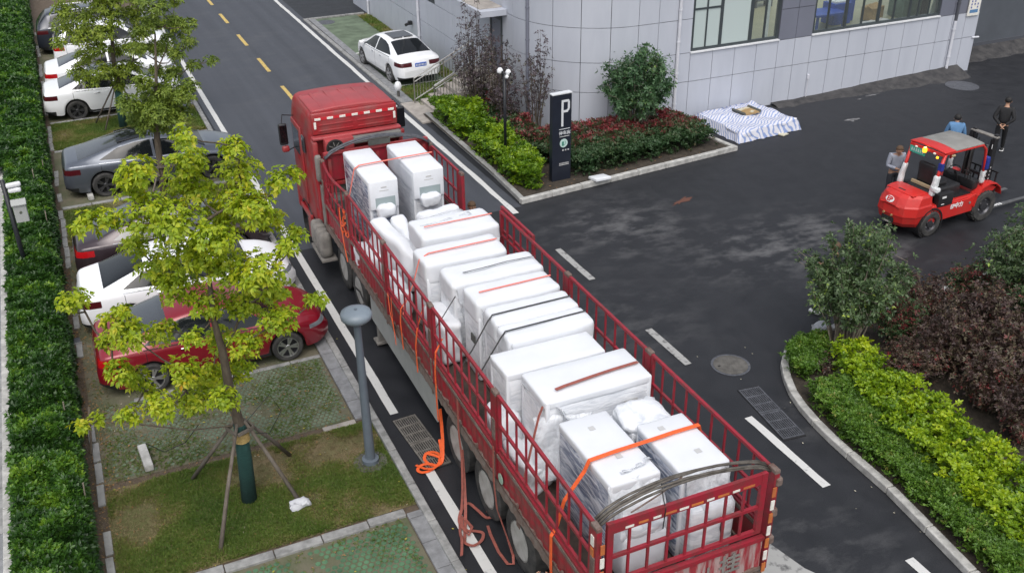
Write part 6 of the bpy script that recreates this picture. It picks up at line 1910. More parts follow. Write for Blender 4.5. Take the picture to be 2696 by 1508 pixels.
CARCACHE = {}
def make_car(style, label, x, y, rz, pmat, rim='rim_silver', glass='car_glass', rear_glass=None, tail='lamp_red', sunroof=False, spokes=5, scale=1.0, plate=True, fin=True, roofdark=False, cat='car', rails=False):
    P = {'sedan': SEDAN, 'fast': FAST, 'suv': SUV}[style]
    if style not in CARCACHE: CARCACHE[style] = car_parts(P)
    L = P['L']
    g = thing('parked_car', label, cat, (x, y, 0), rz, 'cars parked in the bays')
    g.scale = (scale, 1, 1)
    mm = {'body': pmat, 'side_window': glass, 'windscreen': glass, 'rear_window': rear_glass or glass, 'tail_light': tail, 'headlight': 'lamp_clear', 'grille': 'black_plastic', 'rear_valance': 'black_plastic', 'door_gap': 'seam'}
    for nm, meshes in CARCACHE[style].items():
        for me in meshes:
            m2 = me.copy(); m2.materials.clear(); m2.materials.append(MATS[mm[nm]])
            link(nm, m2, g)
    # chrome line under the windows and roof edge
    z = P['belt'] - .005
    for s in (-1, 1):
        xs_ = np.linspace(P['side'][0][0][0] - .02, P['side'][1][-1][0] + .02, 8)
        MB().tube([(q - L / 2, s * (lerp_tab(P['w'], q) * .958), lerp_tab(P['zs'], q) + .008) for q in xs_], .009, 5).build('window_trim', 'chrome' if pmat != 'paint_red' else 'black_plastic', g)
        for q in (P['side'][0][-1][0] - .55, P['side'][1][-1][0] - .95):
            MB().rbox((q - L / 2, s * (lerp_tab(P['w'], q) * .995), P['belt'] - .09), (.17, .04, .03), .012, 3).build('door_handle', 'chrome', g, smooth='all')
        q = P['side'][1][-1][0] - .12
        mr = MB().rbox((q - L / 2, s * (lerp_tab(P['w'], q) + .09), P['belt'] + .06), (.16, .2, .13), .05, 5).build('wing_mirror', pmat, g, smooth='all')
        MB().box((q - L / 2 + .02, s * (lerp_tab(P['w'], q) * .97), P['belt'] + .02), (.08, .14, .03)).build('mirror_foot', 'black_plastic', mr)
    # inner dark body so that the arches read
    MB().box((0, 0, .48), (L - .7, 1.30, .42)).build('underbody', 'black_plastic', g)
    MB().box((0, 0, .30), (P['wh'][1] - P['wh'][0] - .7, 1.70, .16)).build('sill', 'black_plastic', g)
    if sunroof: MB().rbox((1.95 - L / 2, 0, lerp_tab(P['zt'], 1.95) + .006), (.85, .80, .02), .01, 4).build('sunroof', 'car_glass_grey', g)
    if roofdark: MB().rbox((2.15 - L / 2, 0, lerp_tab(P['zt'], 2.15) + .002), (1.25, 1.0, .03), .015, 6, fn=lambda p: Vector((p.x, p.y, p.z - .05 * (p.x / .6) ** 2 - .02 * (p.y / .5) ** 2))).build('glass_roof', 'car_glass', g, smooth='all')
    if fin: MB().prism([(1.50 - L / 2, .0), (1.52 - L / 2, .02), (1.68 - L / 2, .004), (1.68 - L / 2, -.004), (1.52 - L / 2, -.02)], lerp_tab(P['zt'], 1.5), lerp_tab(P['zt'], 1.5) + .06).build('roof_fin', pmat, g)
    if rails:
        for s in (-1, 1): MB().tube([(.7 - L / 2, s * .62, 1.60), (1.0 - L / 2, s * .62, 1.68), (2.3 - L / 2, s * .60, 1.68), (2.6 - L / 2, s * .60, 1.62)], .018, 6).build('roof_rail', 'chrome', g, smooth='all')
    if plate:
        pz = P['belt'] - .16 if style != 'fast' else .62
        pb = MB().box((-L / 2 - .012 + .04, 0, pz), (.02, .44, .14)).build('number_plate', 'car_plate_blue', g)
        for k in range(7): MB().box((-L / 2 - .024 + .04, -.17 + k * .057, pz), (.003, .03, .075)).build('plate_character', 'white_mark', pb)
    # wheels
    R = P['R']
    for cx_ in P['wh']:
        for s in (-1, 1):
            yw = s * (lerp_tab(P['w'], cx_) - .015)
            wg = link('wheel', None, g); wg.location = (cx_ - L / 2, yw, R); wg.empty_display_size = .1
            MB().lathe([(R * .66, 0), (R * .70, s * .006), (R * .90, s * .008), (R * .985, -s * .02), (R, -s * .05), (R, -s * .17), (R * .96, -s * .2), (R * .6, -s * .2)], 'Y', n=36, cap=False).build('tyre', 'tyre', wg, smooth=True)
            MB().lathe([(R * .68, 0), (R * .665, -s * .015), (R * .62, -s * .05), (R * .60, -s * .12), (.02, -s * .12)], 'Y', n=32, cap=False).build('rim_barrel', 'hub_black' if rim != 'rim_silver' else 'rim_dark', wg, smooth=True)
            mb = MB()
            for k in range(spokes):
                a = 2 * pi * k / spokes
                for off_ in ((-.16, .16) if spokes == 5 else (0,)):
                    p0 = Vector((cos(a) * R * .12, -s * .02, sin(a) * R * .12)); p1 = Vector((cos(a + off_) * R * .64, -s * .012, sin(a + off_) * R * .64))
                    mb.ribbon([p0, p1], R * .12, .02, (0, s, 0))
            mb.lathe([(R * .17, -s * .005), (R * .15, s * .0), (.01, s * .002)], 'Y', n=14, cap=False)
            mb.lathe([(R * .67, -s * .002), (R * .69, s * .004), (R * .645, s * .002), (R * .64, -s * .03)], 'Y', n=32, cap=False)
            mb.build('rim_spokes', rim, wg)
    return g

make_car('sedan', 'dark red sedan parked under the yellow-green tree, nearest in the left row', 1.52, 17.95, 0.0, 'paint_red', 'rim_silver', rear_glass='car_glass_grey', scale=.965, plate=False)
make_car('sedan', 'white sedan behind the dark red one, its dark rear window towards the hedge', 1.42, 20.45, 0.0, 'paint_white', 'rim_dark', tail='lamp_dark_red', plate=False, scale=.985)
make_car('sedan', 'dark brown sedan mostly hidden behind the yellow-green tree crown', 1.45, 23.0, 0.0, 'paint_brown', 'rim_silver', glass='car_glass_grey', scale=.97, plate=False)
make_car('fast', 'grey fastback saloon parked before the grass bed', 1.72, 28.45, 0.0, 'paint_grey', 'rim_dark', rear_glass='car_glass_grey', roofdark=True, tail='lamp_dark_red', fin=False, plate=False)
make_car('sedan', 'white sedan with a sunroof beside the light green tree', 1.35, 35.70, 0.0, 'paint_white', 'rim_dark', rear_glass='car_glass_grey', sunroof=True, tail='lamp_dark_red', scale=1.02, plate=False)
make_car('sedan', 'white sedan with a bright red tail lamp behind the sunroof sedan', 1.40, 38.45, 0.0, 'paint_white', 'rim_silver', rear_glass='car_glass_grey', scale=.98, plate=False)
make_car('suv', 'white hatchback with roof rails in the upper left row', 1.75, 41.75, 0.0, 'paint_white', 'rim_dark', rails=False, tail='lamp_red', scale=.93, plate=False)
make_car('suv', 'dark blue-grey large estate car, farthest in the left row', 1.5, 44.75, 0.0, 'paint_dark', 'rim_dark', tail='lamp_dark_red', scale=1.04, rails=True, plate=False)
make_car('sedan', 'white sedan alone by the building, its blue number plate facing the steps', 11.42, 35.55, pi / 2 + .075, 'paint_white', 'rim_silver', sunroof=True, tail='lamp_dark_red', spokes=5)
# ------------------------------------------------------------------ forklift
FK = thing('forklift', 'red forklift truck with an orange beacon, white-wrapped posts and lowered forks', 'forklift', (19.46, 16.44, 0), .055)
mb = MB()
def cwring(z, rear, hw, ch_, front=-.98):
    return [(front, -hw, z), (rear + ch_ * 1.6, -hw, z), (rear + ch_ * .35, -hw + ch_ * .9, z), (rear, -hw * .30, z), (rear, hw * .30, z), (rear + ch_ * .35, hw - ch_ * .9, z), (rear + ch_ * 1.6, hw, z), (front, hw, z)]
lev = [cwring(.30, -1.66, .50, .20), cwring(.42, -1.76, .545, .20), cwring(.58, -1.80, .57, .20), cwring(.62, -1.815, .585, .20), cwring(.84, -1.80, .585, .21), cwring(.88, -1.785, .565, .21), cwring(1.06, -1.70, .54, .22), cwring(1.12, -1.60, .50, .20)]
n_ = 8
V = [p for r in lev for p in r]; F = [tuple(range(n_))[::-1], tuple(range(len(V) - n_, len(V)))]
for i in range(len(lev) - 1):
    for k in range(n_): F.append((i * n_ + k, i * n_ + (k + 1) % n_, (i + 1) * n_ + (k + 1) % n_, (i + 1) * n_ + k))
cwb = mb.add(V, F).build('counterweight', 'fork_red', FK, bevel=.016)
MB().rbox((-1.28, 0, 1.125), (.50, .84, .03), .012, 4).build('top_panel', 'fork_red', cwb, smooth=True)
MB().box((-1.40, .05, 1.142), (.05, .20, .006)).build('vent_slot', 'hub_black', cwb)
MB().box((-1.80, 0, .47), (.05, .34, .13)).build('tow_recess', 'hub_black', cwb)
MB().rbox((-1.83, 0, .41), (.05, .28, .04), .015, 3).build('tow_plate', 'dust_grey', cwb)
for s in (-1, 1): MB().cyl((-1.80, s * .12, .60), (-1.84, s * .12, .60), .03, n=10).build('bolt_head', 'carton', cwb)
for s in (-1, 1): MB().box((-1.80, s * .06, .845), (.03, .5, .012)).build('crease_line', 'fork_red', cwb)
lg = MB().lathe([(.10, 0), (.10, -.006), (.01, -.007)], 'X', n=28).build('logo_disc', 'white_mark', cwb)
lg.location = (-1.755, .06, .955); lg.scale = (1, 1.25, .82); lg.rotation_euler = (0, .44, 0)
lt = text_mesh('logo_letters', 'EP', .16, 'fork_red', cwb, (-1.768, .06, .958), (pi / 2, 0, -pi / 2), .002, bold=.006)
lt.rotation_euler = (pi / 2 - .44, 0, -pi / 2)
ch = MB().prism([(-1.0, -.55), (1.02, -.52), (1.02, .52), (-1.0, .55)], .34, .80).build('chassis', 'fork_red', FK, bevel=.03)
MB().rbox((-.35, 0, .93), (1.15, .72, .38), .06, 6).build('engine_hood', 'fork_black', FK, smooth='all')
# side skirts dropping to the step
for s in (-1, 1):
    MB().hexa([(-.98, s * .56, .34), (.55, s * .56, .36), (1.35, s * .56, .86), (1.05, s * .56, .98), (.35, s * .56, .74), (-.98, s * .56, .78)],
              [(-.98, s * .49, .34), (.55, s * .49, .36), (1.35, s * .49, .86), (1.05, s * .49, .98), (.35, s * .49, .74), (-.98, s * .49, .78)]).build('side_panel', 'fork_red', FK, bevel=.012)
    # front fender arch
    pts = [(.52, .50), (.58, .78), (.75, .95), (.98, 1.02), (1.22, .98), (1.40, .84), (1.46, .66)]
    mb = MB()
    for a, b in zip(pts, pts[1:]):
        mb.hexa([(a[0], s * .40, a[1]), (a[0], s * .64, a[1]), (b[0], s * .64, b[1]), (b[0], s * .40, b[1])], [(a[0], s * .40, a[1] + .03), (a[0], s * .64, a[1] + .03), (b[0], s * .64, b[1] + .03), (b[0], s * .40, b[1] + .03)])
    mb.build('fender', 'fork_red', FK)
    MB().rbox((-.52, s * .50, .90), (.52, .16, .34), .02, 3).build('side_box', 'fork_black', FK, smooth=True)
sp = -1
MB().box((-.60, -.583, .98), (.14, .004, .05)).box((-.62, -.583, .80), (.10, .004, .02)).build('box_marking', 'white_mark', FK)
text_mesh('side_lettering', 'EP中力', .15, 'white_mark', FK, (-.05, -.564, .64), (pi / 2, 0, 0), .002, bold=.006)
MB().lathe([(.035, 0), (.035, -.01), (.01, -.012)], 'Y', c=(.42, -.565, .62), n=12).build('cap', 'dust_grey', FK)
def fwheel(x, s, R, wd, nm='wheel'):
    w = link(nm, None, FK); w.location = (x, s * .60, R); w.empty_display_size = .1
    mb = MB().lathe([(R * .55, 0), (R * .62, s * .01), (R * .92, s * .01), (R, -s * .03), (R, -s * (wd - .03)), (R * .9, -s * wd), (R * .5, -s * wd)], 'Y', n=30, cap=False)
    for k in range(22):
        a = 2 * pi * k / 22
        mb.box((cos(a) * R * .995, -s * wd * .5, sin(a) * R * .995), (.05, wd * .8, .03), ry=-a + pi / 2 + .0)
    mb.build('tyre', 'tyre', w)
    MB().lathe([(R * .56, s * .0), (R * .5, -s * .05), (R * .3, -s * .06), (R * .28, -s * .02), (.01, -s * .01)], 'Y', n=24, cap=False).build('rim', 'rim_dark', w, smooth=True)
    for k in range(5): MB().cyl((cos(k * 1.257) * R * .38, s * .0 - s * .03, sin(k * 1.257) * R * .38), (cos(k * 1.257) * R * .38, -s * .07, sin(k * 1.257) * R * .38), .02, n=6).build('wheel_nut', 'rim_silver', w)
for s in (-1, 1):
    MB().lathe([(.37, 0), (.41, 0), (.41, -s * .20), (.37, -s * .20)], 'Y', c=(-.92, s * .588, .34), n=28, cap=False).build('wheel_arch', 'fork_black', FK)
    fwheel(-.92, s, .33, .22); fwheel(.98, s, .41, .26)
# seat and controls
MB().rbox((-.42, 0, 1.17), (.52, .50, .12), .05, 5).build('seat_cushion', 'fork_black', FK, smooth='all')
MB().rbox((-.68, 0, 1.44), (.13, .48, .55), .05, 6, fn=lambda p: Vector((p.x - .18 * max(0, p.z) * .6, p.y, p.z))).build('backrest', 'fork_black', FK, smooth='all')
MB().box((-.80, .0, 1.17), (.05, .62, .07)).build('seat_board', 'seat_tan', FK)
MB().tube([(.55, 0, .95), (.35, 0, 1.30)], .03, 8).build('steering_column', 'fork_black', FK)
mb = MB(); mb.tube([(.33 + .10 * cos(a), .17 * sin(a), 1.32 + .10 * cos(a)) for a in np.linspace(0, 2 * pi, 21)], .014, 6); mb.cyl((.33, -.16, 1.32), (.33, .16, 1.32), .012)
mb.build('steering_wheel', 'fork_black', FK, smooth='all')
MB().rbox((.62, 0, 1.02), (.22, .95, .26), .05, 4).build('dashboard', 'fork_black', FK, smooth=True)
MB().box((.15, 0, .82), (.75, .9, .03)).build('floor_mat', 'fork_black', FK)
for k in range(3): MB().tube([(.50, -.22 - k * .08, 1.1), (.46, -.22 - k * .08, 1.34)], .010, 5).cyl((.46, -.22 - k * .08, 1.33), (.455, -.22 - k * .08, 1.37), .02).build('lever', 'hub_black', FK)
# overhead guard
for s in (-1, 1):
    MB().tube([(-1.02, s * .50, 1.08), (-.78, s * .50, 2.10)], .042, 8).build('rear_post', 'fork_red', FK, smooth='all')
    MB().tube([(.80, s * .50, .95), (.74, s * .50, 1.6), (.66, s * .50, 1.98), (.52, s * .50, 2.10), (.40, s * .50, 2.13)], .036, 8).build('front_post', 'fork_red', FK, smooth='all')
    MB().rbox((-.955, s * .50, 1.34), (.13, .13, .50), .04, 6, nz=.03, nf=5, seed=5 + s, fn=lambda p: Vector((p.x + .23 * p.z, p.y, p.z))).build('post_wrap', 'wrap_white', FK, smooth='all')
    MB().rbox((.775, s * .50, 1.22), (.12, .12, .34), .04, 6, nz=.03, nf=5, seed=15 + s).build('post_wrap', 'wrap_white', FK, smooth='all')
    MB().box((-.12, s * .50, 2.115), (1.30, .07, .05)).build('guard_side_rail', 'fork_red', FK, bevel=.01)
MB().rbox((-.975, -.56, 1.26), (.16, .22, .12), .04, 5, nz=.03, nf=6, seed=77).build('post_wrap', 'wrap_white', FK, smooth='all')
MB().box((-.86, -.505, 1.80), (.10, .10, .18)).build('tape_band', 'blue_tape', FK)
MB().rbox((.77, -.50, 1.60), (.11, .16, .34), .03, 5, nz=.02, seed=60).build('tape_band', 'blue_tape', FK, smooth='all')
roof = MB().rbox((.02, 0, 2.15), (1.02, 1.06, .035), .015, 8, fn=lambda p: Vector((p.x, p.y, p.z + .04 * (1 - (p.y / .53) ** 2)))).build('roof_sheet', 'roof_grey', FK, smooth='all')
MB().rbox((-.66, 0, 2.15), (.38, 1.08, .045), .02, 6, fn=lambda p: Vector((p.x, p.y, p.z + .035 * (1 - (p.y / .53) ** 2)))).build('roof_rear_plate', 'fork_red', FK, smooth='all')
MB().box((-.84, 0, 2.09), (.05, 1.02, .07)).build('roof_rear_beam', 'fork_red', FK, bevel=.01)
MB().box((-.86, .26, 1.98), (.02, .46, .16)).build('number_plate', 'plate_green', FK)
for k in range(6): MB().box((-.873, .42 - k * .065, 1.98), (.004, .035, .08)).build('plate_character', 'sign_mint', FK)
MB().lathe([(.045, 0), (.055, .03), (.055, .09), (.03, .11), (.01, .115)], 'Z', c=(-.90, .02, 2.02), n=16).build('beacon', 'amber', FK, smooth=True)
MB().lathe([(.03, .115), (.035, .12), (.01, .135)], 'Z', c=(-.90, .02, 2.02), n=10).build('beacon_core', 'amber_core', FK, smooth=True)
for y in (.30, -.26): MB().rbox((-.88, y, 2.07), (.05, .07, .05), .02, 3).build('rear_lamp', 'reflect_white', FK)
MB().rbox((-.88, -.36, 2.0), (.05, .06, .06), .02, 3).build('rear_lamp', 'amber', FK)
MB().rbox((-.55, -.55, 2.05), (.12, .05, .05), .02, 3).build('side_lamp', 'seat_tan', FK)
# mast, carriage, forks
for s in (-1, 1):
    MB().box((1.42, s * .34, 1.10), (.14, .08, 2.06)).build('mast_rail', 'fork_black', FK, bevel=.008)
    MB().box((1.44, s * .26, 1.08), (.10, .06, 1.95)).build('inner_rail', 'fork_black', FK)
    MB().cyl((1.36, s * .20, .5), (1.36, s * .20, 1.9), .035, n=10).build('lift_cylinder', 'fork_steel', FK, smooth=True)
MB().rbox((1.44, 0, 2.13), (.14, .80, .05), .02, 4).build('mast_crosshead', 'dust_grey', FK, smooth=True)
for y in (-.32, .32): MB().rbox((1.46, y, 2.17), (.10, .10, .06), .02, 3).build('chain_guide', 'fork_black', FK)
for z in (.35, 1.1, 1.85): MB().box((1.40, 0, z), (.07, .62, .07)).build('cross_bar', 'fork_black', FK)
mb = MB()
for k in range(6): mb.box((1.348 + 0, -.34, .80 + k * .11), (.004, .03, .05))
mb.box((1.348, -.34, 1.9), (.004, .02, .12)).build('mast_lettering', 'white_mark', FK)
mb = MB()
for k in range(5): mb.box((1.42, -.382, .95 + k * .10), (.03, .004, .04), ry=.3)
mb.build('mast_lettering', 'label_grey', FK)
cg = MB().box((1.56, 0, .42), (.06, 1.05, .10)).build('carriage', 'fork_black', FK)
MB().box((1.56, 0, .82), (.06, 1.05, .10)).build('carriage_bar', 'fork_black', cg)
for k in range(7): MB().box((1.57, -.48 + k * .16, 1.02), (.035, .03, .40)).build('load_guard_bar', 'fork_black', cg)
MB().box((1.57, 0, 1.23), (.04, 1.05, .04)).build('guard_top_bar', 'fork_black', cg)
for s in (-1, 1): MB().box((1.56, s * .51, .62), (.07, .04, .50)).build('carriage_side', 'fork_black', cg)
for s in (-1, 1):
    f = MB().box((1.62, s * .32, .48), (.05, .13, .78)).add([(1.60, s * .32 - .065, .12), (1.60, s * .32 + .065, .12), (1.60, s * .32 + .065, .165), (1.60, s * .32 - .065, .165), (3.30, s * .32 - .05, .125), (3.30, s * .32 + .05, .125), (3.30, s * .32 + .05, .137), (3.30, s * .32 - .05, .137)],
        [(0, 1, 2, 3), (4, 7, 6, 5), (0, 4, 5, 1), (1, 5, 6, 2), (2, 6, 7, 3), (3, 7, 4, 0)]).build('fork', 'fork_steel', FK)
mb = MB()
for k in range(5): mb.box((1.85 + k * .10, -.32, .162 - k * .002), (.06, .09, .004))
mb.build('fork_lettering', 'white_mark', FK)
MB().tube([(1.4, .30, 1.75), (1.30, .30, 1.4), (1.32, .28, .8)], .02, 6).tube([(1.4, .1, 2.0), (1.28, .12, 1.6), (1.32, .1, .7)], .018, 6).build('hydraulic_hose', 'hub_black', FK)

for o in list(FK.children):
    if o.name.split('.')[0] in ('mast_rail', 'inner_rail', 'lift_cylinder', 'mast_crosshead', 'chain_guide', 'cross_bar', 'mast_lettering', 'hydraulic_hose', 'carriage', 'fork', 'fork_lettering'):
        o.location.x -= .24

# ------------------------------------------------------------------ lamps, poles, sign, small things
def garden_lamp(x, y, label):
    g = thing('garden_lamp', label, 'street lamp', (x, y, 0), 0, 'grey mushroom-topped garden lamps')
    MB().lathe([(.30, -.01), (.30, .035), (.27, .045)], n=24).build('concrete_foot', 'cover_concrete', g)
    MB().lathe([(.145, .045), (.145, .12), (.10, .13)], n=24).build('base_collar', 'lamp_paint', g, smooth=True)
    for k in range(4): MB().cyl((cos(k * pi / 2 + .5) * .19, sin(k * pi / 2 + .5) * .19, .04), (cos(k * pi / 2 + .5) * .19, sin(k * pi / 2 + .5) * .19, .10), .014, n=6).build('bolt', 'steel_dull', g)
    MB().lathe([(.085, .13), (.062, 2.55), (.058, 2.88)], n=24).build('post', 'lamp_paint', g, smooth=True)
    MB().lathe([(.05, 2.85), (.19, 2.86), (.245, 2.91), (.255, 2.97), (.235, 3.02), (.15, 3.05), (.05, 3.06), (.01, 3.06)], n=36).build('cap', 'lamp_cap', g, smooth='all')
    MB().lathe([(.025, 3.056), (.03, 3.068), (.01, 3.07)], n=12).build('cap_knob', 'lamp_paint', g)
    return g
garden_lamp(3.31, 13.27, 'grey mushroom-topped garden lamp in the near grass bed beside the truck')
garden_lamp(3.30, 33.35, 'grey garden lamp in the far grass bed by the white sunroof sedan')

cp = thing('camera_pole', 'dark pole with two white cameras and a grey box, standing in the hedge', 'camera pole', (-1.80, 22.4, 0))
MB().tube([(0, 0, 0), (0, 0, 2.78)], .05, 12).build('post', 'pole_black', cp, smooth='all')
bxx = MB().box((.20, -.05, 2.02), (.26, .20, .40)).build('equipment_box', 'box_grey', cp, bevel=.008)
MB().prism([(.05, -.19), (.35, -.19), (.35, .09), (.05, .09)], 2.225, 2.245).build('box_roof', 'box_grey', bxx)
MB().hexa([(.05, -.19, 2.245), (.35, -.19, 2.245), (.35, .09, 2.245), (.05, .09, 2.245)], [(.05, -.06, 2.33), (.35, -.06, 2.33), (.35, -.04, 2.33), (.05, -.04, 2.33)]).build('box_gable', 'box_grey', bxx)
MB().lathe([(.03, 0), (.03, -.004)], 'Y', c=(.2, -.152, 2.05), n=14).build('lock', 'steel', bxx)
for z, a, ln in ((2.66, .15, .30), (2.54, -.05, .26)):
    MB().rbox((.17 + .02, -.04, z), (ln, .11, .10), .035, 5, rz=a).build('camera_body', 'cam_white', cp, smooth='all')
MB().tube([(0, 0, 2.6), (.1, 0, 2.6)], .02).build('camera_arm', 'cam_white', cp)

c2p = thing('camera_pole', 'slim black pole with three white cameras in the planter, left of the parking sign', 'camera pole', (11.11, 24.82, 0))
MB().lathe([(.10, .1), (.10, .5), (.055, .56)], n=14).build('base_sleeve', 'pole_black', c2p, smooth=True)
MB().tube([(0, 0, .1), (0, 0, 2.74)], .045, 12).build('post', 'pole_black', c2p, smooth='all')
for (dx, dy, z, r, s) in ((-.12, .03, 2.84, .085, 1), (.11, -.02, 2.78, .08, 1), (.03, -.11, 2.68, .055, 1)):
    o = MB().lathe([(.01, r), (r * .6, r * .85), (r, r * .2), (r, -r * .5), (r * .85, -r * .8), (r * .3, -r)], n=18, c=(dx, dy, z)).build('camera_dome', 'cam_white', c2p, smooth='all')
    MB().cyl((dx + .03, dy - r * .75, z - r * .4), (dx + .035, dy - r * 1.02, z - r * .45), r * .42, n=12).build('lens', 'black_plastic', o)
    MB().tube([(0, 0, 2.66), (dx, dy, z - r * .6)], .018, 6).build('camera_arm', 'pole_black', c2p)

ps = thing('parking_sign', 'tall dark navy parking sign with a large white P beside the planter kerb', 'sign', (11.93, 22.93, 0), .06)
bd = MB().box((0, 0, 1.34), (.60, .16, 2.48)).build('sign_body', 'sign_navy', ps, bevel=.006)
MB().box((0, 0, 2.60), (.62, .18, .03)).build('top_cap', 'sign_white', ps)
# the large P, built from its outline
fy = -.085
V = MB()
sw = .062
V.box((.005, fy, 2.05), (sw, .012, .74)).box((.115, fy, 2.39), (.17, .012, sw)).box((.105, fy, 2.10), (.15, .012, sw)).box((.205, fy, 2.265), (sw, .012, .21))
V.box((.185, fy + .001, 2.135), (.075, .011, .058), ry=-.75)
V.box((.19, fy + .001, 2.385), (.055, .011, .05), ry=.4)
V.build('letter_p', 'sign_white', bd)
MB().box((.08, fy, 1.60), (.34, .006, .014)).build('rule', 'sign_white', bd)
text_mesh('sign_characters', '停车库', .125, 'sign_white', bd, (.09, fy - .001, 1.48), (pi / 2, 0, 0), .002, bold=.002)
MB().box((.08, fy, 1.385), (.32, .004, .018)).build('small_text_line', 'label_grey', bd)
MB().lathe([(.125, 0), (.125, -.006), (.01, -.006)], 'Y', c=(.06, fy + .004, 1.19), n=28).build('round_symbol', 'sign_mint', bd)
MB().box((.03, fy - .006, 1.18), (.06, .006, .12)).box((.03, fy - .0095, 1.205), (.035, .002, .04)).build('charger_symbol', 'sign_green', bd)
MB().tube([(.065, fy - .006, 1.14), (.10, fy - .006, 1.15), (.11, fy - .006, 1.22), (.095, fy - .006, 1.25)], .006, 5).build('cable_symbol', 'sign_green', bd)
mb = MB()
for k in range(3): MB().box((.04 + k * .085, fy, .985), (.048, .004, .04)).build('small_character', 'label_grey', bd)
mb = MB()
for k in range(7): mb.box((-.06 + k * .045, fy, .60), (.030, .004, .032)); mb.box((-.06 + k * .045, fy, .555), (.040, .004, .02))
mb.build('small_characters', 'label_grey', bd)
bk = MB().rbox((0, 0, .11), (.52, .40, .09), .02, 5).build('foam_slab', 'foam', smooth='all'); bk.location = (12.88, 22.32, .08); bk.rotation_euler = (-.12, .05, .1)
tag(bk, 'white foam block lying on the planter kerb right of the parking sign', 'foam block')
sm = thing('small_globe_lamp', 'small pale globe lamp low at the kerb behind the truck cab', 'lamp', (10.33, 32.2, 0))
MB().cyl((0, 0, .0), (0, 0, .30), .05).build('stem', 'cover_concrete', sm); MB().lathe([(.01, .62), (.09, .58), (.14, .45), (.10, .33), (.05, .29)], n=18).build('globe', 'cam_white', sm, smooth='all')

# tarp covered pallet stack
pt = thing('covered_pallet_stack', 'low stack under a blue and white striped tarpaulin by the wall', 'covered stack', (19.45, 24.45, 0), .08)
MB().rbox((0, 0, .17), (2.35, 2.2, .34), .06, 18, nz=.085, nf=1.9, seed=3).build('stack', 'striped_tarp', pt, smooth='all')
V = []; F = []
n = 84
per = []
for i in range(n):
    t = i / n * 4
    k = int(t); f = t - k
    c = [(-1.2, -1.12), (1.2, -1.12), (1.2, 1.12), (-1.2, 1.12)]
    a, b = c[k], c[(k + 1) % 4]
    per.append((a[0] + (b[0] - a[0]) * f, a[1] + (b[1] - a[1]) * f))
for i, (x, y) in enumerate(per):
    r = 1 + .03 * noise.noise(Vector((i * .9, 1, 0)))
    V += [(x * .97, y * .97, .33), (x * (1.0 + .05 * noise.noise(Vector((i * .45, 3, 0)))), y * (1.0 + .05 * noise.noise(Vector((i * .5, 4, 0)))), .22 + .05 * noise.noise(Vector((i * .8, 7, 0)))), (x * (1.07 + .12 * noise.noise(Vector((i * .6, 5, 0)))), y * (1.05 + .08 * noise.noise(Vector((i * .7, 9, 0)))), .015 + .02 * abs(noise.noise(Vector((i * .8, 2, 0)))))]
for i in range(n):
    a, b = 3 * i, 3 * ((i + 1) % n)
    F += [(a, a + 1, b + 1, b), (a + 1, a + 2, b + 2, b + 1)]
me = bpy.data.meshes.new('tarp_skirt'); me.from_pydata(V, [], F); me.materials.append(MATS['striped_tarp']); me.shade_smooth(); link('tarp_skirt', me, pt)
cb = thing('flat_carton', 'brown opened carton lying on the striped tarpaulin', 'carton', (19.65, 24.75, .36), .1)
MB().box((0, 0, .02), (.62, .58, .04)).build('carton_base', 'carton', cb)
for sx in (-1, 1): MB().box((sx * .33, 0, .05), (.06, .6, .09), ry=sx * .5).build('flap', 'tarp_grey', cb)
MB().box((-.1, .15, .05), (.25, .12, .02), rz=.3).box((.15, .18, .05), (.2, .08, .02), rz=-.2).box((.08, -.18, .05), (.16, .1, .02), rz=.5).build('torn_lining', 'petal_pale', cb)
o = MB().box((0, 0, .03), (.28, .2, .03), rz=.3).build('torn_carton_piece', 'petal_pale'); o.location = (20.0, 23.25, .0); tag(o, 'pale torn carton scrap at the front edge of the striped tarpaulin', 'scrap')
# bags
def crumple(label, loc, size, sd, m='bag_white', name='plastic_bag', cat='plastic bag'):
    o = MB().rbox((0, 0, size[2] * .42), size, min(size) * .4, 9, nz=min(size) * .32, nf=1.1 / min(size), seed=sd).build(name, m, smooth=True)
    o.location = loc
    return tag(o, label, cat)
crumple('crumpled white plastic bag on the near grass bed', (1.93, 12.68, .02), (.34, .18, .14), 5)
crumple('crumpled white bag on the kerb at the tip of the island', (13.0, 13.25, .13), (.34, .22, .18), 8)
o = MB().box((0, 0, .02), (.5, .07, .03), rz=.35).build('white_lath', 'white_mark'); o.location = (15.7, 13.35, .15); tag(o, 'white lath lying on the far kerb of the island', 'lath')
for i, (x, y) in enumerate(((3.1, 12.2), (1.55, 13.0), (.35, 11.8), (2.55, 13.7), (1.9, 12.2))):
    pass

# ------------------------------------------------------------------ people
def skin_obj(name, chains, m, parent, sub=2):
    """chains: list of lists of (point, radius); first vertex of chain may coincide with an earlier one"""
    V = []; R = []; E = []
    key = {}
    for ch_ in chains:
        prev = None
        for p, r in ch_:
            k = tuple(round(c, 3) for c in p)
            if k not in key:
                key[k] = len(V); V.append(p); R.append(r)
            i = key[k]
            if prev is not None and prev != i: E.append((prev, i))
            prev = i
    me = bpy.data.meshes.new(name); me.from_pydata(V, E, [])
    me.materials.append(MATS[m])
    o = link(name, me, parent)
    sk = o.modifiers.new('skin', 'SKIN'); sk.use_smooth_shade = True
    lay = me.skin_vertices[0] if len(me.skin_vertices) else None
    for i, r in enumerate(R):
        rr = r if isinstance(r, tuple) else (r, r)
        lay.data[i].radius = rr
    lay.data[0].use_root = True
    s = o.modifiers.new('sub', 'SUBSURF'); s.levels = sub; s.render_levels = sub
    return o

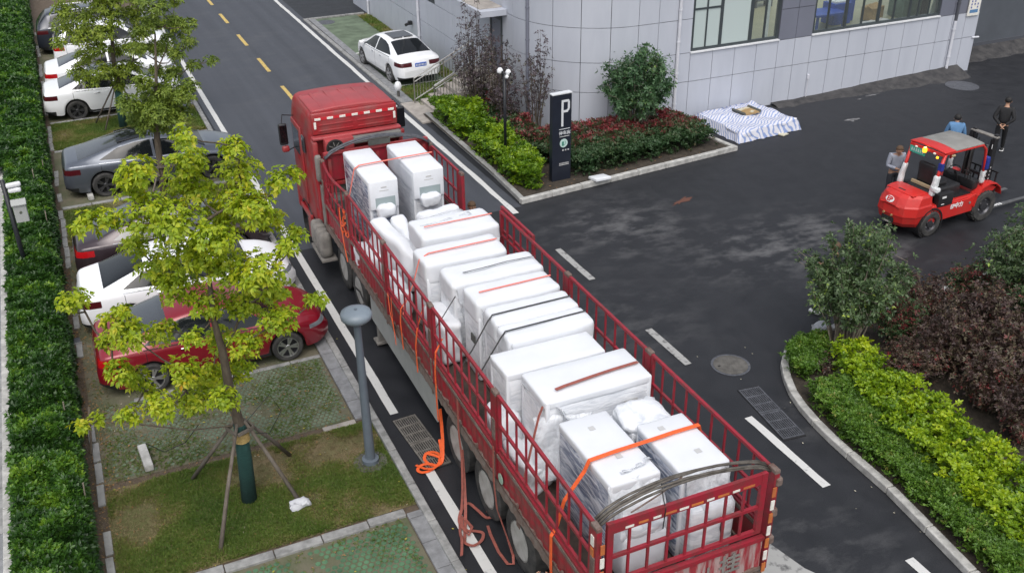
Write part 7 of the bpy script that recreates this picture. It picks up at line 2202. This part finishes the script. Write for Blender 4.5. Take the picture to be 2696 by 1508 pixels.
def mixp(a, b, t): return tuple(a[i] + (b[i] - a[i]) * t for i in range(3))
def person(label, loc, rz, J, top, legs, hair, skin_='skin', shoes='shoe_black', sleeves=1.0, lean=0.0, group=None, jacket=1.12, only=None, cap=None, glove=None, short_hair=True):
    """J: dict of joints in metres, x to the right, y forward"""
    D = dict(pel=(0, 0, .93), sp=(0, .0, 1.10), ch=(0, .01, 1.32), nk=(0, .02, 1.47), hd=(0, .04, 1.60), hd2=(0, .035, 1.69), shR=(.17, .01, 1.40), shL=(-.17, .01, 1.40), elR=(.24, -.02, 1.12), elL=(-.24, -.02, 1.12), wrR=(.25, .06, .88), wrL=(-.25, .06, .88),
             hpR=(.09, 0, .90), hpL=(-.09, 0, .90), knR=(.10, .03, .50), knL=(-.10, .03, .50), anR=(.11, -.01, .09), anL=(-.11, -.01, .09))
    D.update(J)
    g = thing('person', label, 'person', loc, rz, group)
    def hand(w, e):
        d = Vector(w) - Vector(e); d.normalize()
        s = d.orthogonal().normalized() if abs(d.z) < .3 else Vector((0, 1, 0)) - d * d.y
        s.normalize(); n = d.cross(s)
        palm = Vector(w) + d * .06
        out = [[(w, .022), (tuple(palm), (.034, .018))]]
        for k, (o_, ln) in enumerate(((-.027, .062), (-.009, .072), (.009, .068), (.026, .054))):
            b = palm + s * o_ + d * .012
            out.append([(tuple(palm), (.034, .018)), (tuple(b + d * .02), .0105), (tuple(b + d * ln * .6 + n * .008), .009), (tuple(b + d * ln + n * .022), .007)])
        out.append([(w, .022), (tuple(Vector(w) + s * -.03 + d * .03), .012), (tuple(Vector(w) + s * -.048 + d * .062 + n * .01), .009)])
        return out
    body = [[(D['pel'], (.13, .10)), (D['sp'], (.12, .09)), (D['ch'], (.14, .10)), (D['nk'], .058), (mixp(D['nk'], D['hd'], .45), .055), (mixp(D['nk'], D['hd'], .75), .068), (D['hd'], .088), (D['hd2'], .078)]]
    for s in 'RL':
        body.append([(D['ch'], (.14, .10)), (D['sh' + s], .05), (D['el' + s], .038), (D['wr' + s], .024)])
        body += [[(D['wr' + s], .024)] + c[1:] if c[0][0] == D['wr' + s] else c for c in hand(D['wr' + s], D['el' + s])]
        body.append([(D['pel'], (.13, .10)), (D['hp' + s], .085), (D['kn' + s], .055), (D['an' + s], .038)])
    b = skin_obj('body', body, skin_, g)
    # face
    h = Vector(D['hd']); fwd = Vector((0, 1, 0))
    if 'face' in D: fwd = Vector(D['face']).normalized()
    rt = fwd.cross(Vector((0, 0, 1))).normalized()
    MB().hexa([h + fwd * .086 + rt * .012 + Vector((0, 0, -.02)), h + fwd * .086 - rt * .012 + Vector((0, 0, -.02)), h + fwd * .080 + Vector((0, 0, .03))], [h + fwd * .108 + rt * .006 + Vector((0, 0, -.018)), h + fwd * .108 - rt * .006 + Vector((0, 0, -.018)), h + fwd * .09 + Vector((0, 0, .02))]).build('nose', skin_, b)
    for s in (-1, 1):
        e = h + fwd * .078 + rt * s * .032 + Vector((0, 0, .022))
        MB().rbox(e, (.02, .014, .012), .005, 2).build('eye', 'hub_black', b)
        MB().rbox(h + rt * s * .088, (.018, .03, .05), .008, 3).build('ear', skin_, b)
    MB().rbox(h + fwd * .084 + Vector((0, 0, -.052)), (.045, .012, .012), .005, 2).build('mouth', 'skin_tan', b)
    c0 = h + Vector((0, 0, .045)) - fwd * .012
    def hf(p):
        q = p.normalized() * .098 if p.length > 1e-4 else p
        d_ = q.dot(fwd)
        if q.z < 0: q = q - fwd * max(0, d_) * 1.0
        q.z = max(q.z, -.06)
        return q
    MB().rbox(c0, (.2, .2, .2), .09, 8, fn=hf).build('hair' if not cap else 'cap', cap or hair, b, smooth='all')
    # clothes
    j = jacket
    up = [[(mixp(D['pel'], D['sp'], .0), (.155 * j, .125 * j)), (D['sp'], (.15 * j, .115 * j)), (D['ch'], (.165 * j, .125 * j)), (mixp(D['ch'], D['nk'], .75), (.085, .075))]]
    for s in 'RL':
        a = [(D['ch'], (.165 * j, .125 * j)), (D['sh' + s], .075 * j), (mixp(D['sh' + s], D['el' + s], .5), .062 * j)]
        if sleeves > .5: a += [(D['el' + s], .054 * j), (mixp(D['el' + s], D['wr' + s], .5), .048), (mixp(D['el' + s], D['wr' + s], .93), .040)]
        else: a += [(mixp(D['sh' + s], D['el' + s], .85), .060)]
        up.append(a)
    skin_obj('jacket' if sleeves > .5 else 'shirt', up, top, g)
    lo = [[(D['pel'], (.145, .12)), (mixp(D['pel'], D['sp'], .3), (.14, .115))]]
    for s in 'RL':
        lo.append([(D['pel'], (.145, .12)), (D['hp' + s], .098), (mixp(D['hp' + s], D['kn' + s], .5), .085), (D['kn' + s], .070), (mixp(D['kn' + s], D['an' + s], .6), .062), (mixp(D['kn' + s], D['an' + s], .97), .056)])
    skin_obj('trousers', lo, legs, g)
    for s in 'RL':
        a = D['an' + s]; t = D.get('toe' + s, (0, .0, 0))
        MB().rbox((a[0] + t[0], a[1] + .06 + t[1], a[2] - .04), (.10, .27, .10), .045, 6, rz=0).build('shoe', shoes, g, smooth='all')
        if shoes == 'shoe_black' and 'sole' in D: MB().rbox((a[0], a[1] + .06, a[2] - .085), (.108, .285, .03), .012, 4).build('shoe_sole', 'shoe_white', g, smooth='all')
    if glove: skin_obj('glove', [[(mixp(D['wrR'], D['elR'], .15), .030), (D['wrR'], .032), (tuple(Vector(D['wrR']) + (Vector(D['wrR']) - Vector(D['elR'])).normalized() * .09), (.045, .03))]], glove, g)
    return g

person('man in black walking away with his hands clasped behind his back', (24.62, 19.15, 0), -.95, dict(elR=(.27, -.10, 1.14), wrR=(.06, -.19, .95), elL=(-.27, -.10, 1.14), wrL=(-.04, -.20, .93), knR=(.10, .16, .52), anR=(.11, .30, .12), knL=(-.09, -.05, .50), anL=(-.10, -.32, .15), hd=(0, .05, 1.60), sole=1), 'cloth_black', 'cloth_black', 'hair_black', shoes='shoe_black')
person('man in a light blue shirt standing behind the forklift mast', (22.25, 18.75, 0), -.7, dict(nk=(0, .05, 1.43), hd=(.0, .09, 1.55), hd2=(0, .10, 1.64), ch=(0, .03, 1.30), elR=(.26, .05, 1.10), wrR=(.20, .26, 1.02), elL=(-.25, .05, 1.10), wrL=(-.15, .26, 1.02)), 'cloth_blue', 'cloth_dark', 'hair_black', jacket=1.1)
person('older man in a grey shirt looking at his hands, left of the forklift', (19.12, 17.75, 0), 2.75, dict(nk=(0, .05, 1.43), hd=(0, .10, 1.54), hd2=(0, .12, 1.63), elR=(.23, .05, 1.12), wrR=(.08, .28, 1.12), elL=(-.23, .05, 1.12), wrL=(-.07, .30, 1.10)), 'cloth_grey', 'cloth_dark', 'hair_brown', skin_='skin', jacket=1.1)
person('person in teal trousers and white shoes hidden behind the island bush', (13.72, 13.85, 0), .4, dict(elR=(.26, .08, 1.12), wrR=(.18, .30, 1.08), knL=(-.10, .12, .5), anL=(-.12, .16, .09)), 'cloth_dark', 'cloth_teal', 'hair_brown', shoes='shoe_white')
person('person beyond the truck bed, only the brown-haired head showing', (7.72, 19.17, 0), 2.6, dict(hd2=(0, .035, 1.68)), 'cloth_grey', 'cloth_dark', 'hair_brown')
person('worker in dark clothes with a grey glove pulling the orange strap at the truck side', (4.02, 8.05, 0), -.35, dict(nk=(.0, .12, 1.38), hd=(.02, .18, 1.50), hd2=(.03, .19, 1.59), ch=(0, .07, 1.25), sp=(0, .02, 1.08), shR=(.17, .08, 1.33), shL=(-.17, .08, 1.33), elL=(-.30, .30, 1.20), wrL=(-.06, .52, 1.22), elR=(.28, .25, 1.08), wrR=(.18, .46, 1.22)), 'cloth_navy', 'cloth_dark', 'hair_black', skin_='skin', sleeves=0, cap='cap_dark', glove='glove_grey')
